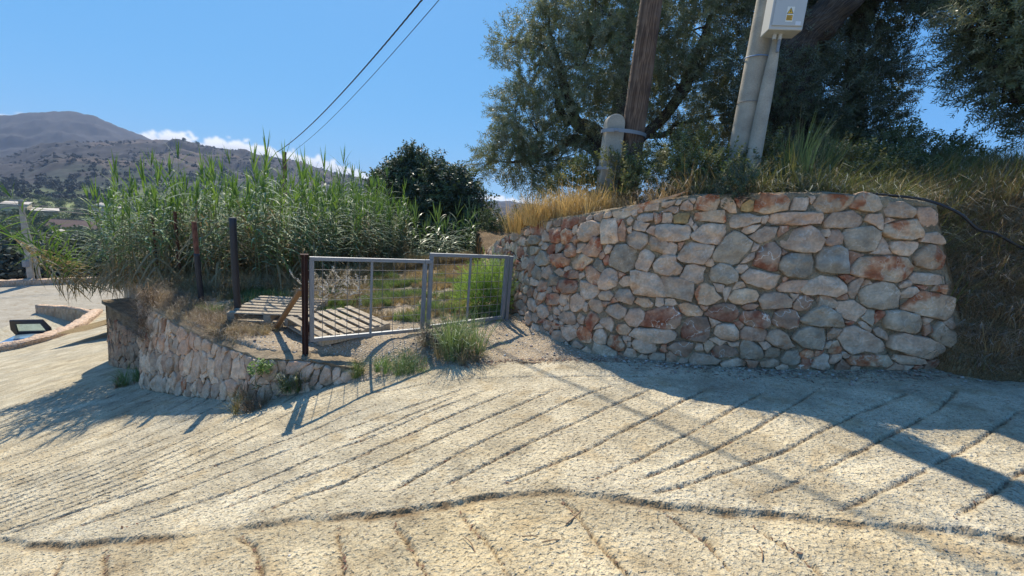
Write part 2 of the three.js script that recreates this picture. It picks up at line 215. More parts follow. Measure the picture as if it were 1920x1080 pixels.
// outlines of the wall stones on the wall face: along the wall and up it, in units of 5 mm, by kind of stone
const WALL_STONES = {
  b: [[1142,332,1169,334,1165,325,1153,319,1143,322],
    [1252,335,1269,337,1280,320,1284,304,1272,305,1255,317],
    [1376,311,1379,329,1405,327,1405,315,1402,304,1376,305],
    [1148,309,1164,309,1168,300,1166,287,1148,289],
    [1273,290,1279,300,1302,302,1327,295,1326,285,1287,274,1277,277],
    [1328,296,1338,298,1341,293,1337,282,1330,282],
    [1139,284,1158,286,1202,281,1206,270,1206,255,1188,250,1154,251,1139,263],
    [1206,263,1226,282,1240,285,1273,280,1277,267,1270,251,1263,243,1234,245,1214,253],
    [1190,221,1197,238,1203,250,1230,245,1254,240,1253,225,1240,204,1198,209,1189,216],
    [1311,258,1336,276,1359,273,1356,254,1344,248,1333,244,1323,250],
    [1360,250,1385,268,1416,276,1430,266,1443,249,1438,231,1431,226,1404,227,1379,233,1369,240],
    [1242,205,1246,215,1255,215,1260,203,1256,198,1246,200],
    [1298,195,1304,203,1317,203,1321,197,1311,185,1304,187],
    [1151,246,1173,249,1186,242,1186,230,1181,216,1168,221,1155,234],
    [1143,202,1154,216,1171,220,1194,204,1202,196,1199,184,1181,177,1150,187],
    [1202,183,1209,201,1223,204,1245,196,1242,188,1245,169,1236,164,1204,168,1198,172],
    [1310,180,1324,195,1354,188,1379,183,1380,171,1372,159,1362,155,1321,168],
    [1157,151,1158,179,1205,175,1227,166,1230,148,1228,128,1198,134,1166,138],
    [1282,155,1291,159,1298,157,1295,143,1291,129,1287,135],
    [1347,136,1355,147,1373,150,1394,146,1406,136,1408,122,1384,119,1357,118],
    [1280,65,1282,81,1294,86,1313,85,1323,71,1326,55,1317,51,1292,55],
    [1371,59,1377,75,1393,79,1407,69,1415,55,1424,47,1410,40,1388,46],
    [1249,31,1252,42,1262,43,1266,29,1253,26],
    [1449,138,1455,144,1466,144,1487,129,1485,122,1468,122,1451,131],
    [1300,6,1329,19,1346,12,1344,3,1304,-1],
    [1369,13,1391,21,1403,15,1403,6,1372,3],
    [1242,6,1249,22,1278,21,1299,12,1294,2,1247,-3],
    [1118,51,1130,66,1164,68,1197,68,1211,58,1209,48,1195,39,1166,36,1136,43],
    [1533,298,1535,313,1564,312,1585,299,1588,291,1585,282,1572,282,1543,287],
    [1437,282,1449,298,1484,300,1504,286,1504,277,1497,268,1440,271],
    [1506,282,1512,292,1534,292,1539,280,1539,263,1535,263,1521,273],
    [1555,231,1557,240,1573,241,1605,237,1603,227,1591,213,1574,215,1561,221],
    [1606,238,1613,252,1631,254,1643,244,1652,232,1645,230,1625,235],
    [1600,172,1607,181,1631,180,1659,172,1663,158,1649,157,1606,162],
    [1416,155,1428,172,1450,181,1479,177,1494,162,1494,150,1479,141,1455,146,1428,146],
    [1497,150,1501,167,1520,179,1522,171,1516,155,1515,133,1505,140],
    [1590,146,1598,156,1613,155,1619,148,1607,137,1592,134],
    [1483,119,1486,132,1512,133,1536,116,1534,111,1521,94,1504,98,1486,108],
    [1496,62,1505,81,1518,86,1542,75,1572,55,1586,33,1576,30,1544,37,1524,31,1510,42],
    [1526,91,1533,94,1550,80,1550,71,1532,82],
    [1554,77,1562,82,1575,73,1584,58,1578,57,1559,67],
    [1583,45,1587,65,1603,71,1650,59,1675,47,1683,33,1672,20,1660,19,1625,28],
    [1596,21,1602,29,1626,27,1650,19,1656,11,1613,10],
    [1705,58,1712,67,1722,62,1720,47,1709,44],
    [1106,325,1137,330,1137,315,1109,314],
    [1095,301,1103,310,1129,309,1130,295,1111,291,1098,295],
    [1073,296,1081,304,1088,297,1084,284,1076,287],
    [1087,278,1092,296,1125,288,1120,281,1118,272,1099,274],
    [1076,278,1087,283,1089,269,1080,267],
    [932,264,945,290,981,296,1005,289,1008,267,989,254,966,247,944,253],
    [1075,260,1092,274,1107,271,1124,264,1127,248,1115,234,1102,236,1079,248],
    [1126,246,1132,262,1152,255,1166,248,1171,224,1165,222,1133,234],
    [1108,200,1114,227,1124,238,1145,220,1141,204,1135,188,1112,193],
    [1144,196,1148,213,1161,224,1186,220,1191,196,1176,180,1162,182],
    [942,222,937,243,973,244,971,231,956,221],
    [915,268,911,284,927,287,931,272,921,262],
    [773,256,787,272,822,258,823,244,784,243],
    [1034,160,1040,189,1051,193,1071,185,1075,165,1073,154,1054,144,1038,147],
    [1077,161,1086,176,1100,177,1105,156,1089,153],
    [1100,188,1113,190,1154,182,1166,168,1182,135,1153,134,1113,140,1105,157],
    [868,169,890,181,912,175,913,161,893,161],
    [818,153,819,175,841,184,859,164,842,148],
    [967,149,978,160,1006,157,1034,150,1038,137,1025,123,1005,119,980,131],
    [738,139,758,144,811,134,795,123,763,121],
    [770,227,801,240,828,232,814,221,783,221],
    [601,223,633,247,672,240,674,224,627,217],
    [674,170,689,194,722,187,725,166,693,158],
    [536,240,568,255,611,247,592,227,546,223],
    [1033,231,1038,244,1051,239,1047,226,1038,222],
    [1037,131,1044,143,1061,144,1071,133,1065,121,1044,122],
    [1012,111,1020,122,1041,121,1052,112,1052,99,1044,91,1022,101],
    [1056,99,1063,110,1084,117,1104,106,1105,90,1092,82,1070,91],
    [1072,133,1079,148,1105,148,1118,130,1113,116,1083,123],
    [1161,116,1160,134,1175,132,1178,118,1169,113],
    [912,102,916,120,940,121,945,98,926,91],
    [953,97,953,117,973,129,1000,119,1002,100,984,87,965,85],
    [999,94,1002,112,1012,111,1014,92,1005,89],
    [748,66,762,87,801,84,824,70,815,55,769,58],
    [823,66,841,81,869,78,881,63,868,46,840,49],
    [888,77,899,86,921,83,926,68,909,66],
    [918,62,936,80,970,85,983,68,984,54,959,53],
    [986,66,992,85,1010,78,1011,63,996,60],
    [1050,74,1058,88,1075,85,1082,71,1081,54,1068,59],
    [759,29,762,49,790,50,814,32,800,15,776,19],
    [797,47,820,54,839,44,838,30,813,34],
    [903,40,912,56,932,48,930,33,910,31],
    [867,36,879,46,897,36,892,20,875,25],
    [941,44,967,53,991,46,997,31,972,13,955,26],
    [1039,35,1046,55,1059,58,1070,44,1071,25,1047,25],
    [1116,26,1116,36,1125,36,1125,25,1118,22],
    [1126,33,1131,42,1161,46,1182,26,1178,17,1149,14,1132,22],
    [805,4,822,27,848,24,866,5,832,2],
    [910,9,915,27,940,33,966,14,946,4,920,-1],
    [850,19,857,32,885,18,885,5,870,6],
    [973,12,994,22,1020,13,1014,5,982,6],
    [1112,6,1117,21,1134,21,1140,3,1131,-4,1115,-3],
    [1163,7,1172,16,1195,15,1197,3,1168,0],
    [1142,3,1149,11,1161,8,1163,-1,1144,-2],
    [1017,4,1030,15,1045,5,1043,-4,1025,0],
    [691,58,708,73,744,62,740,45,703,45],
    [722,4,751,21,806,14,801,1,744,-3],
    [10,24,0,24,0,14,2,6,9,0,16,0,26,8,26,19,15,23],
    [64,15,61,26,48,28,36,25,30,17,30,2,41,0,52,0,62,5],
    [126,26,112,20,114,1,130,0,136,0,155,-1,155,12,144,26,133,25],
    [253,22,248,15,248,0,260,0,269,0,276,5,276,15,268,26,261,26],
    [311,0,315,12,312,26,300,28,291,28,280,24,280,9,283,0,297,0],
    [472,6,486,4,494,9,496,16,496,26,485,26,479,26,469,23,468,10],
    [580,0,593,-1,598,12,592,28,582,32,570,34,550,29,552,15,559,-1],
    [602,0,615,0,624,0,641,-1,640,11,635,25,623,24,613,22,604,17],
    [1486,15,1484,17,1485,29,1477,32,1464,26,1456,8,1466,5,1480,0,1494,0],
    [232,32,242,26,258,29,260,46,256,57,241,62,225,63,212,50,213,31],
    [396,38,394,53,379,60,373,60,359,59,356,45,369,32,376,32,385,33],
    [427,58,414,59,402,56,406,37,413,33,421,30,436,29,442,47,436,55],
    [494,39,488,59,472,60,464,58,446,55,444,39,462,28,473,30,484,30],
    [498,39,501,28,514,27,533,30,533,49,535,58,518,62,510,62,498,56],
    [713,39,725,30,733,32,741,32,754,35,739,43,735,43,733,44,732,43],
    [1296,41,1296,42,1306,51,1296,52,1285,58,1272,52,1292,42,1293,41,1294,40],
    [1378,42,1383,46,1379,50,1374,54,1360,53,1368,43,1371,38,1375,39,1377,41],
    [13,62,30,68,30,80,21,90,9,93,-1,87,0,79,0,72,4,62],
    [184,86,179,86,172,86,162,76,166,66,173,64,183,66,189,67,198,77],
    [296,84,288,68,302,58,314,58,325,61,338,73,334,86,316,84,305,85],
    [458,61,468,73,464,84,446,87,436,88,424,83,424,70,434,60,447,58],
    [1494,80,1490,80,1485,83,1478,72,1479,57,1490,60,1496,72,1496,74,1500,79],
    [71,122,58,107,60,96,79,94,89,92,108,95,108,108,99,118,80,120],
    [398,116,384,119,372,109,378,93,386,91,402,94,417,91,422,104,404,116],
    [428,115,426,103,434,91,442,93,456,91,466,103,463,119,451,118,443,118],
    [615,90,625,90,636,93,636,102,632,114,624,118,613,118,607,109,606,102],
    [788,95,802,88,811,98,812,108,806,111,802,112,799,120,790,117,790,108],
    [850,118,833,110,831,111,824,111,816,106,820,92,835,90,844,92,850,103],
    [158,139,156,145,146,146,139,145,134,138,131,127,142,124,149,122,158,129],
    [188,116,199,120,206,133,213,153,195,156,180,152,162,145,162,130,171,116],
    [246,150,242,136,242,126,246,121,258,120,266,125,265,132,266,141,254,150],
    [435,123,448,122,457,122,470,131,470,140,456,146,448,146,438,143,436,136],
    [630,121,640,114,652,118,662,126,662,137,655,147,639,144,630,146,624,133],
    [686,156,677,151,664,146,666,129,675,118,687,120,700,120,702,134,704,149],
    [399,159,398,170,396,192,379,192,372,190,352,183,354,170,359,153,379,152],
    [584,161,591,154,601,160,608,166,618,176,609,183,598,184,589,184,586,175],
    [486,194,494,199,494,217,482,218,473,216,461,213,460,200,467,193,480,194],
    [505,215,500,203,505,189,518,191,528,190,540,198,531,211,524,212,516,212],
    [544,200,559,192,570,192,582,191,584,207,580,217,569,220,551,218,546,212],
    [586,195,597,188,605,187,619,186,620,198,618,206,608,212,602,212,588,204],
    [797,270,805,268,810,278,816,289,812,297,805,294,793,295,790,285,790,280]],
  p: [[1179,325,1191,334,1203,322,1203,313,1192,312,1179,315],
    [1337,278,1346,299,1379,302,1431,299,1434,289,1431,279,1398,277,1359,279],
    [1207,279,1212,288,1219,278,1213,270],
    [1377,157,1384,167,1399,174,1427,173,1434,167,1439,147,1418,149,1382,151],
    [1325,71,1332,82,1350,83,1367,79,1374,70,1367,55,1339,55,1328,59],
    [1589,291,1591,300,1611,299,1627,287,1629,272,1628,262,1607,265,1598,274],
    [1444,245,1455,265,1465,267,1474,254,1476,241,1467,236,1450,238],
    [1429,260,1436,269,1449,269,1453,259,1449,253,1439,254],
    [1486,18,1492,30,1505,32,1510,20,1502,13,1490,13],
    [1118,272,1129,283,1146,282,1146,259,1134,264],
    [633,260,668,274,692,264,677,255,645,251],
    [1102,84,1111,106,1131,109,1143,99,1142,85,1131,68,1115,70],
    [886,15,887,14,891,0,901,4,904,17,890,18,888,18,885,20,886,17],
    [1696,9,1706,0,1719,0,1718,13,1717,17,1717,18,1716,20,1711,33,1700,26],
    [0,53,0,44,0,34,6,28,15,28,32,29,38,44,31,61,14,58],
    [222,90,211,88,202,85,204,68,212,62,219,64,230,67,234,77,234,86],
    [679,88,667,84,658,80,658,73,661,63,670,58,678,62,683,65,684,76],
    [703,73,704,73,720,75,718,86,708,92,699,90,688,80,688,73,696,66],
    [740,66,746,69,750,78,747,88,732,86,724,84,724,75,728,69,735,69],
    [185,90,200,95,196,106,187,112,182,112,166,112,160,101,168,91,178,90],
    [328,108,317,115,310,116,294,118,284,112,288,88,302,88,313,88,324,90],
    [270,133,270,124,281,118,290,122,296,129,296,139,292,146,280,146,269,142],
    [280,172,276,172,266,171,257,153,274,150,282,150,300,154,300,169,295,177],
    [436,159,438,168,440,181,421,190,411,186,405,181,402,168,411,156,420,156],
    [1299,153,1309,156,1323,159,1316,170,1306,170,1304,171,1303,170,1303,169,1303,168]],
  o: [[1205,315,1210,337,1228,343,1249,340,1251,328,1246,311,1225,311],
    [1313,316,1314,333,1321,341,1362,334,1371,324,1371,306,1333,300,1314,307],
    [1209,292,1210,307,1233,310,1261,311,1267,289,1264,285,1231,290],
    [1232,146,1239,161,1250,165,1266,159,1270,149,1283,137,1272,126,1258,121,1243,124],
    [1294,137,1303,152,1321,157,1340,153,1346,144,1344,133,1321,125,1304,127],
    [1205,119,1221,125,1241,119,1254,107,1252,98,1226,97,1211,106],
    [1435,34,1444,41,1458,37,1461,27,1446,23,1437,25],
    [1411,310,1421,327,1426,334,1453,331,1477,327,1476,315,1468,302,1449,298,1417,301],
    [1476,312,1488,330,1501,333,1521,325,1531,306,1529,300,1517,296,1482,304],
    [1539,259,1544,272,1566,277,1590,280,1597,270,1607,256,1606,247,1584,243,1560,246,1543,254],
    [1599,209,1607,222,1622,232,1635,230,1651,211,1655,195,1651,186,1630,187,1606,195],
    [1495,185,1501,198,1510,214,1536,214,1558,215,1586,209,1602,193,1601,183,1593,171,1578,165,1548,171,1510,178],
    [1596,115,1608,134,1623,148,1651,142,1683,132,1684,119,1681,98,1672,92,1636,101],
    [1521,20,1527,28,1558,30,1586,28,1596,14,1589,5,1565,8,1523,12],
    [1094,317,1103,321,1107,312,1097,310],
    [866,263,886,278,912,272,921,254,899,239,877,241],
    [924,197,948,218,979,220,1004,208,996,200,973,182,946,185],
    [1118,121,1123,132,1145,130,1158,119,1154,112,1138,112],
    [1088,59,1091,72,1107,73,1121,62,1113,48,1098,49],
    [993,42,1002,57,1025,58,1037,43,1038,24,1018,21,1001,28],
    [1073,35,1077,47,1097,47,1112,28,1111,15,1099,12,1077,24],
    [1127,55,1133,62,1146,52,1137,45],
    [456,7,464,21,444,28,435,26,431,25,418,13,426,0,435,0,447,4],
    [320,41,318,50,313,54,301,54,298,49,298,39,301,32,310,30,315,31],
    [566,62,548,65,541,62,539,43,538,35,552,32,566,36,572,41,572,55],
    [862,47,861,47,842,32,860,34,866,40,869,41,865,46,864,48,864,48],
    [1484,34,1490,31,1504,34,1506,42,1504,44,1504,45,1502,46,1496,58,1486,53],
    [251,61,268,62,279,65,286,80,271,92,264,94,253,94,238,87,238,71],
    [384,68,380,89,369,92,355,92,343,92,340,76,349,65,357,64,367,64],
    [510,67,518,66,523,66,535,65,540,76,536,87,523,86,512,84,506,77],
    [590,85,590,74,595,65,604,64,611,65,614,75,614,81,606,92,598,92],
    [1654,74,1654,75,1649,88,1639,82,1640,74,1642,63,1652,71,1653,71,1654,72],
    [602,108,605,122,582,124,572,122,561,115,556,103,569,91,579,93,592,94],
    [702,94,709,96,710,107,704,116,693,116,685,116,680,109,682,100,692,94],
    [714,103,717,93,727,90,736,92,746,96,746,112,735,116,729,116,719,117],
    [104,122,117,123,126,127,130,143,109,140,107,139,106,139,90,137,90,122],
    [388,149,378,133,385,121,401,120,415,120,430,122,434,143,413,152,401,152],
    [507,121,514,127,516,142,500,150,493,150,482,147,474,136,481,119,493,120],
    [1060,321,1060,321,1059,320,1040,315,1049,303,1061,298,1073,302,1074,317,1062,320]],
  y: [[1290,320,1303,329,1311,325,1313,307,1301,305,1291,308],
    [1169,302,1176,308,1198,308,1199,301,1197,286,1172,287],
    [1079,313,1086,319,1094,316,1095,306,1087,303]],
  g: [[1254,220,1256,229,1271,257,1285,269,1299,263,1320,247,1318,234,1303,207,1292,202,1259,210],
    [1372,207,1378,219,1392,225,1427,224,1431,209,1433,187,1419,178,1390,181,1374,195],
    [1305,205,1317,223,1327,228,1328,216,1316,207],
    [1255,181,1256,196,1270,206,1288,202,1303,189,1306,180,1305,171,1288,164,1260,170],
    [1424,97,1439,113,1458,126,1468,123,1492,107,1506,83,1489,84,1471,86,1436,89],
    [1416,62,1426,78,1443,85,1473,80,1477,63,1473,40,1437,46],
    [1329,43,1332,56,1347,55,1368,40,1374,22,1360,18,1334,20],
    [1375,35,1380,44,1398,41,1401,27,1391,21,1375,24],
    [1403,20,1411,36,1430,39,1437,25,1438,13,1424,9,1408,13],
    [1475,258,1479,266,1504,269,1520,270,1534,260,1537,248,1535,237,1532,225,1514,224,1487,229],
    [1519,148,1530,159,1554,168,1571,163,1589,145,1589,133,1591,116,1566,115,1535,121,1525,129],
    [1567,95,1572,112,1596,113,1626,103,1635,90,1636,71,1626,68,1596,75,1571,82],
    [1652,66,1655,74,1665,89,1678,77,1698,66,1708,51,1701,36,1685,42,1657,57],
    [1450,121,1455,144,1471,132,1482,129,1482,120,1469,119],
    [1047,208,1051,228,1058,242,1080,244,1106,234,1108,216,1105,193,1088,185,1070,190,1050,199],
    [648,232,665,254,763,256,773,245,757,233,691,228],
    [1002,194,1014,210,1030,209,1041,191,1038,182,1020,188],
    [753,155,766,177,805,171,818,153,803,140,770,143],
    [850,146,863,162,893,159,896,139,862,132],
    [750,198,783,221,817,214,839,190,830,183,787,176,755,187],
    [678,215,726,227,771,225,762,208,711,198],
    [966,174,979,179,987,170,973,160],
    [1044,9,1047,27,1074,22,1097,11,1101,-5,1070,-11,1048,-2],
    [880,56,892,63,906,53,894,46],
    [94,0,110,0,108,20,99,27,86,28,75,27,68,7,73,-1,87,0],
    [220,0,233,0,243,1,244,14,240,25,231,28,225,28,210,23,212,10],
    [364,21,356,34,342,30,330,31,320,15,323,-1,336,0,357,0,364,13],
    [705,29,689,26,683,28,670,19,670,11,681,-1,691,1,704,-1,708,17],
    [712,15,735,13,737,13,738,13,738,15,757,27,741,28,734,28,710,28],
    [86,39,87,55,72,62,57,60,50,55,44,40,56,30,68,28,75,29],
    [287,32,294,39,294,52,283,62,275,60,262,52,265,45,265,29,279,28],
    [588,34,599,28,609,26,633,27,630,48,621,58,605,60,596,60,576,52],
    [82,62,92,58,98,61,112,67,108,85,96,86,84,89,71,91,69,72],
    [150,65,159,73,160,85,141,90,132,88,116,83,116,71,131,62,141,64],
    [620,63,634,64,641,66,652,70,654,78,647,86,634,88,623,87,618,79],
    [20,111,23,93,33,90,41,92,50,95,54,108,51,118,39,118,28,117],
    [152,117,134,120,125,118,112,115,112,103,120,92,134,92,147,94,156,99],
    [258,98,278,96,280,107,270,118,255,116,250,119,234,117,234,100,247,97],
    [358,96,368,103,368,108,362,120,349,118,340,118,334,105,336,94,347,96],
    [486,92,501,89,508,93,512,105,507,119,492,116,485,116,472,109,472,91],
    [552,99,550,115,541,116,529,118,518,121,516,105,519,98,534,95,541,92],
    [677,98,676,107,665,118,655,115,647,113,640,102,648,91,661,88,672,90],
    [706,126,721,120,730,120,753,115,748,130,734,137,729,151,713,151,706,138],
    [350,173,337,184,327,182,313,181,304,168,304,152,320,150,336,146,354,151],
    [618,262,613,260,605,259,607,251,613,250,618,241,625,246,636,255,636,269]],
  v: [[1328,203,1332,228,1344,248,1359,246,1370,233,1371,214,1372,192,1358,191,1329,202],
    [1257,102,1271,122,1290,126,1307,124,1317,112,1317,99,1306,89,1287,92],
    [1320,101,1326,112,1346,115,1370,106,1375,86,1365,80,1335,86,1321,94],
    [1376,93,1381,112,1392,119,1414,116,1422,104,1422,85,1407,80,1381,88],
    [1409,128,1416,141,1432,145,1444,136,1438,116,1420,115,1410,119],
    [1217,73,1221,90,1241,97,1262,96,1271,77,1272,60,1265,47,1239,49,1222,53],
    [1197,29,1210,41,1228,44,1246,42,1246,27,1238,11,1217,15],
    [1281,28,1288,40,1301,43,1320,39,1330,27,1317,20,1297,17,1283,19],
    [1119,79,1140,99,1173,115,1197,115,1215,97,1214,81,1206,69,1180,69,1131,72],
    [160,7,178,0,184,0,199,-1,206,19,191,29,181,28,170,32,156,23],
    [386,28,374,29,368,11,373,-1,392,0,401,4,416,18,406,31,399,36],
    [548,13,537,25,526,24,521,22,506,19,503,-1,520,0,529,0,542,-1],
    [658,0,666,14,666,19,663,30,655,30,644,27,643,20,644,12,647,0],
    [1670,19,1669,20,1667,19,1666,18,1656,15,1652,-1,1672,4,1685,7,1694,19],
    [110,26,123,28,134,36,132,53,123,60,115,64,102,58,90,44,90,33],
    [208,59,201,67,186,62,176,61,173,46,172,35,190,33,199,32,208,46],
    [324,44,324,37,336,34,343,35,350,38,351,49,349,59,338,62,326,55],
    [636,41,645,32,652,34,665,41,664,53,655,62,643,64,632,57,634,50],
    [34,76,34,65,41,56,53,62,58,65,64,74,62,85,49,90,36,84],
    [386,89,386,76,395,62,406,62,417,63,420,77,415,89,408,88,395,90],
    [472,75,472,68,480,62,489,62,498,65,502,79,498,88,487,88,473,88],
    [582,89,569,88,562,90,551,90,544,76,555,66,563,66,573,63,586,72],
    [0,109,0,106,-1,101,7,98,14,103,16,112,9,120,3,118,-1,112],
    [776,90,784,98,786,112,776,118,762,114,752,110,750,101,755,89,769,90],
    [220,146,212,140,210,130,210,121,219,121,229,118,236,123,238,135,230,144],
    [536,187,518,186,504,187,494,170,502,154,517,150,528,152,540,161,540,173],
    [442,208,439,208,435,207,421,197,430,192,443,192,452,195,456,202,451,212],
    [659,218,650,218,635,216,622,211,624,191,644,182,652,184,670,189,672,205],
    [844,298,835,298,826,297,820,287,833,281,838,283,844,281,858,284,858,300],
    [1163,323,1161,322,1160,321,1136,308,1159,312,1171,307,1177,309,1176,321,1164,322]],
  d: [[1492,185,1487,211,1482,230,1470,237,1441,236,1437,216,1439,197,1449,189,1466,186]],
  w: [[1008,282,1010,298,1047,300,1055,280,1061,251,1053,246,1021,245,1016,262]],
  r: [[1057,276,1065,296,1074,280,1077,251,1063,252],
    [966,225,981,244,993,260,1016,256,1024,233,1013,215,980,216],
    [878,218,899,239,924,243,942,228,940,214,918,209],
    [826,249,814,277,864,280,868,259,863,240,837,241],
    [697,266,702,280,753,290,776,279,772,259,731,254],
    [816,216,828,234,852,240,857,225,844,210],
    [846,190,850,212,892,217,923,205,921,190,862,176],
    [1035,209,1040,222,1046,219,1049,201,1040,198],
    [990,167,989,193,1005,195,1034,180,1035,156,1023,154,994,161],
    [912,167,937,182,962,178,966,163,944,159,917,160],
    [900,129,903,152,935,158,960,156,969,141,964,129,929,122],
    [800,124,808,141,848,141,854,122,834,113,805,113],
    [600,156,627,176,672,174,683,154,643,146],
    [852,88,855,109,896,119,912,111,911,92,870,85],
    [1013,75,1022,94,1040,90,1048,78,1041,64,1034,48,1022,59],
    [1347,18,1346,18,1344,17,1342,15,1345,14,1350,0,1362,0,1367,14,1348,17],
    [168,47,168,54,156,64,149,62,136,56,136,44,138,38,148,28,165,32],
    [708,33,696,48,693,51,687,64,677,58,668,49,668,37,682,32,697,30],
    [202,100,204,92,218,92,228,96,228,106,224,115,218,116,208,118,200,114],
    [1568,106,1566,112,1555,114,1548,106,1553,89,1566,102,1567,103,1568,103,1569,105],
    [314,146,302,147,300,135,304,122,312,120,324,118,334,127,334,137,326,147],
    [356,123,364,124,374,131,366,146,360,146,348,144,338,139,338,123,352,122],
    [568,132,556,146,545,148,529,149,518,138,526,121,540,120,549,118,562,119],
    [599,149,590,150,572,144,575,127,592,127,602,126,610,127,622,140,616,149],
    [897,130,896,134,894,136,892,134,888,135,876,134,880,120,891,120,903,119],
    [456,150,470,146,479,148,490,163,488,187,472,190,453,188,446,183,440,157],
    [544,178,544,157,550,152,564,148,580,153,580,170,583,185,563,188,552,188],
    [689,206,684,208,676,206,676,198,677,190,687,196,692,196,704,199,691,205],
    [541,212,539,226,539,231,529,234,525,234,518,232,508,219,522,216,530,216],
    [898,278,900,292,891,303,881,300,868,301,862,290,863,281,874,272,883,278]]
};
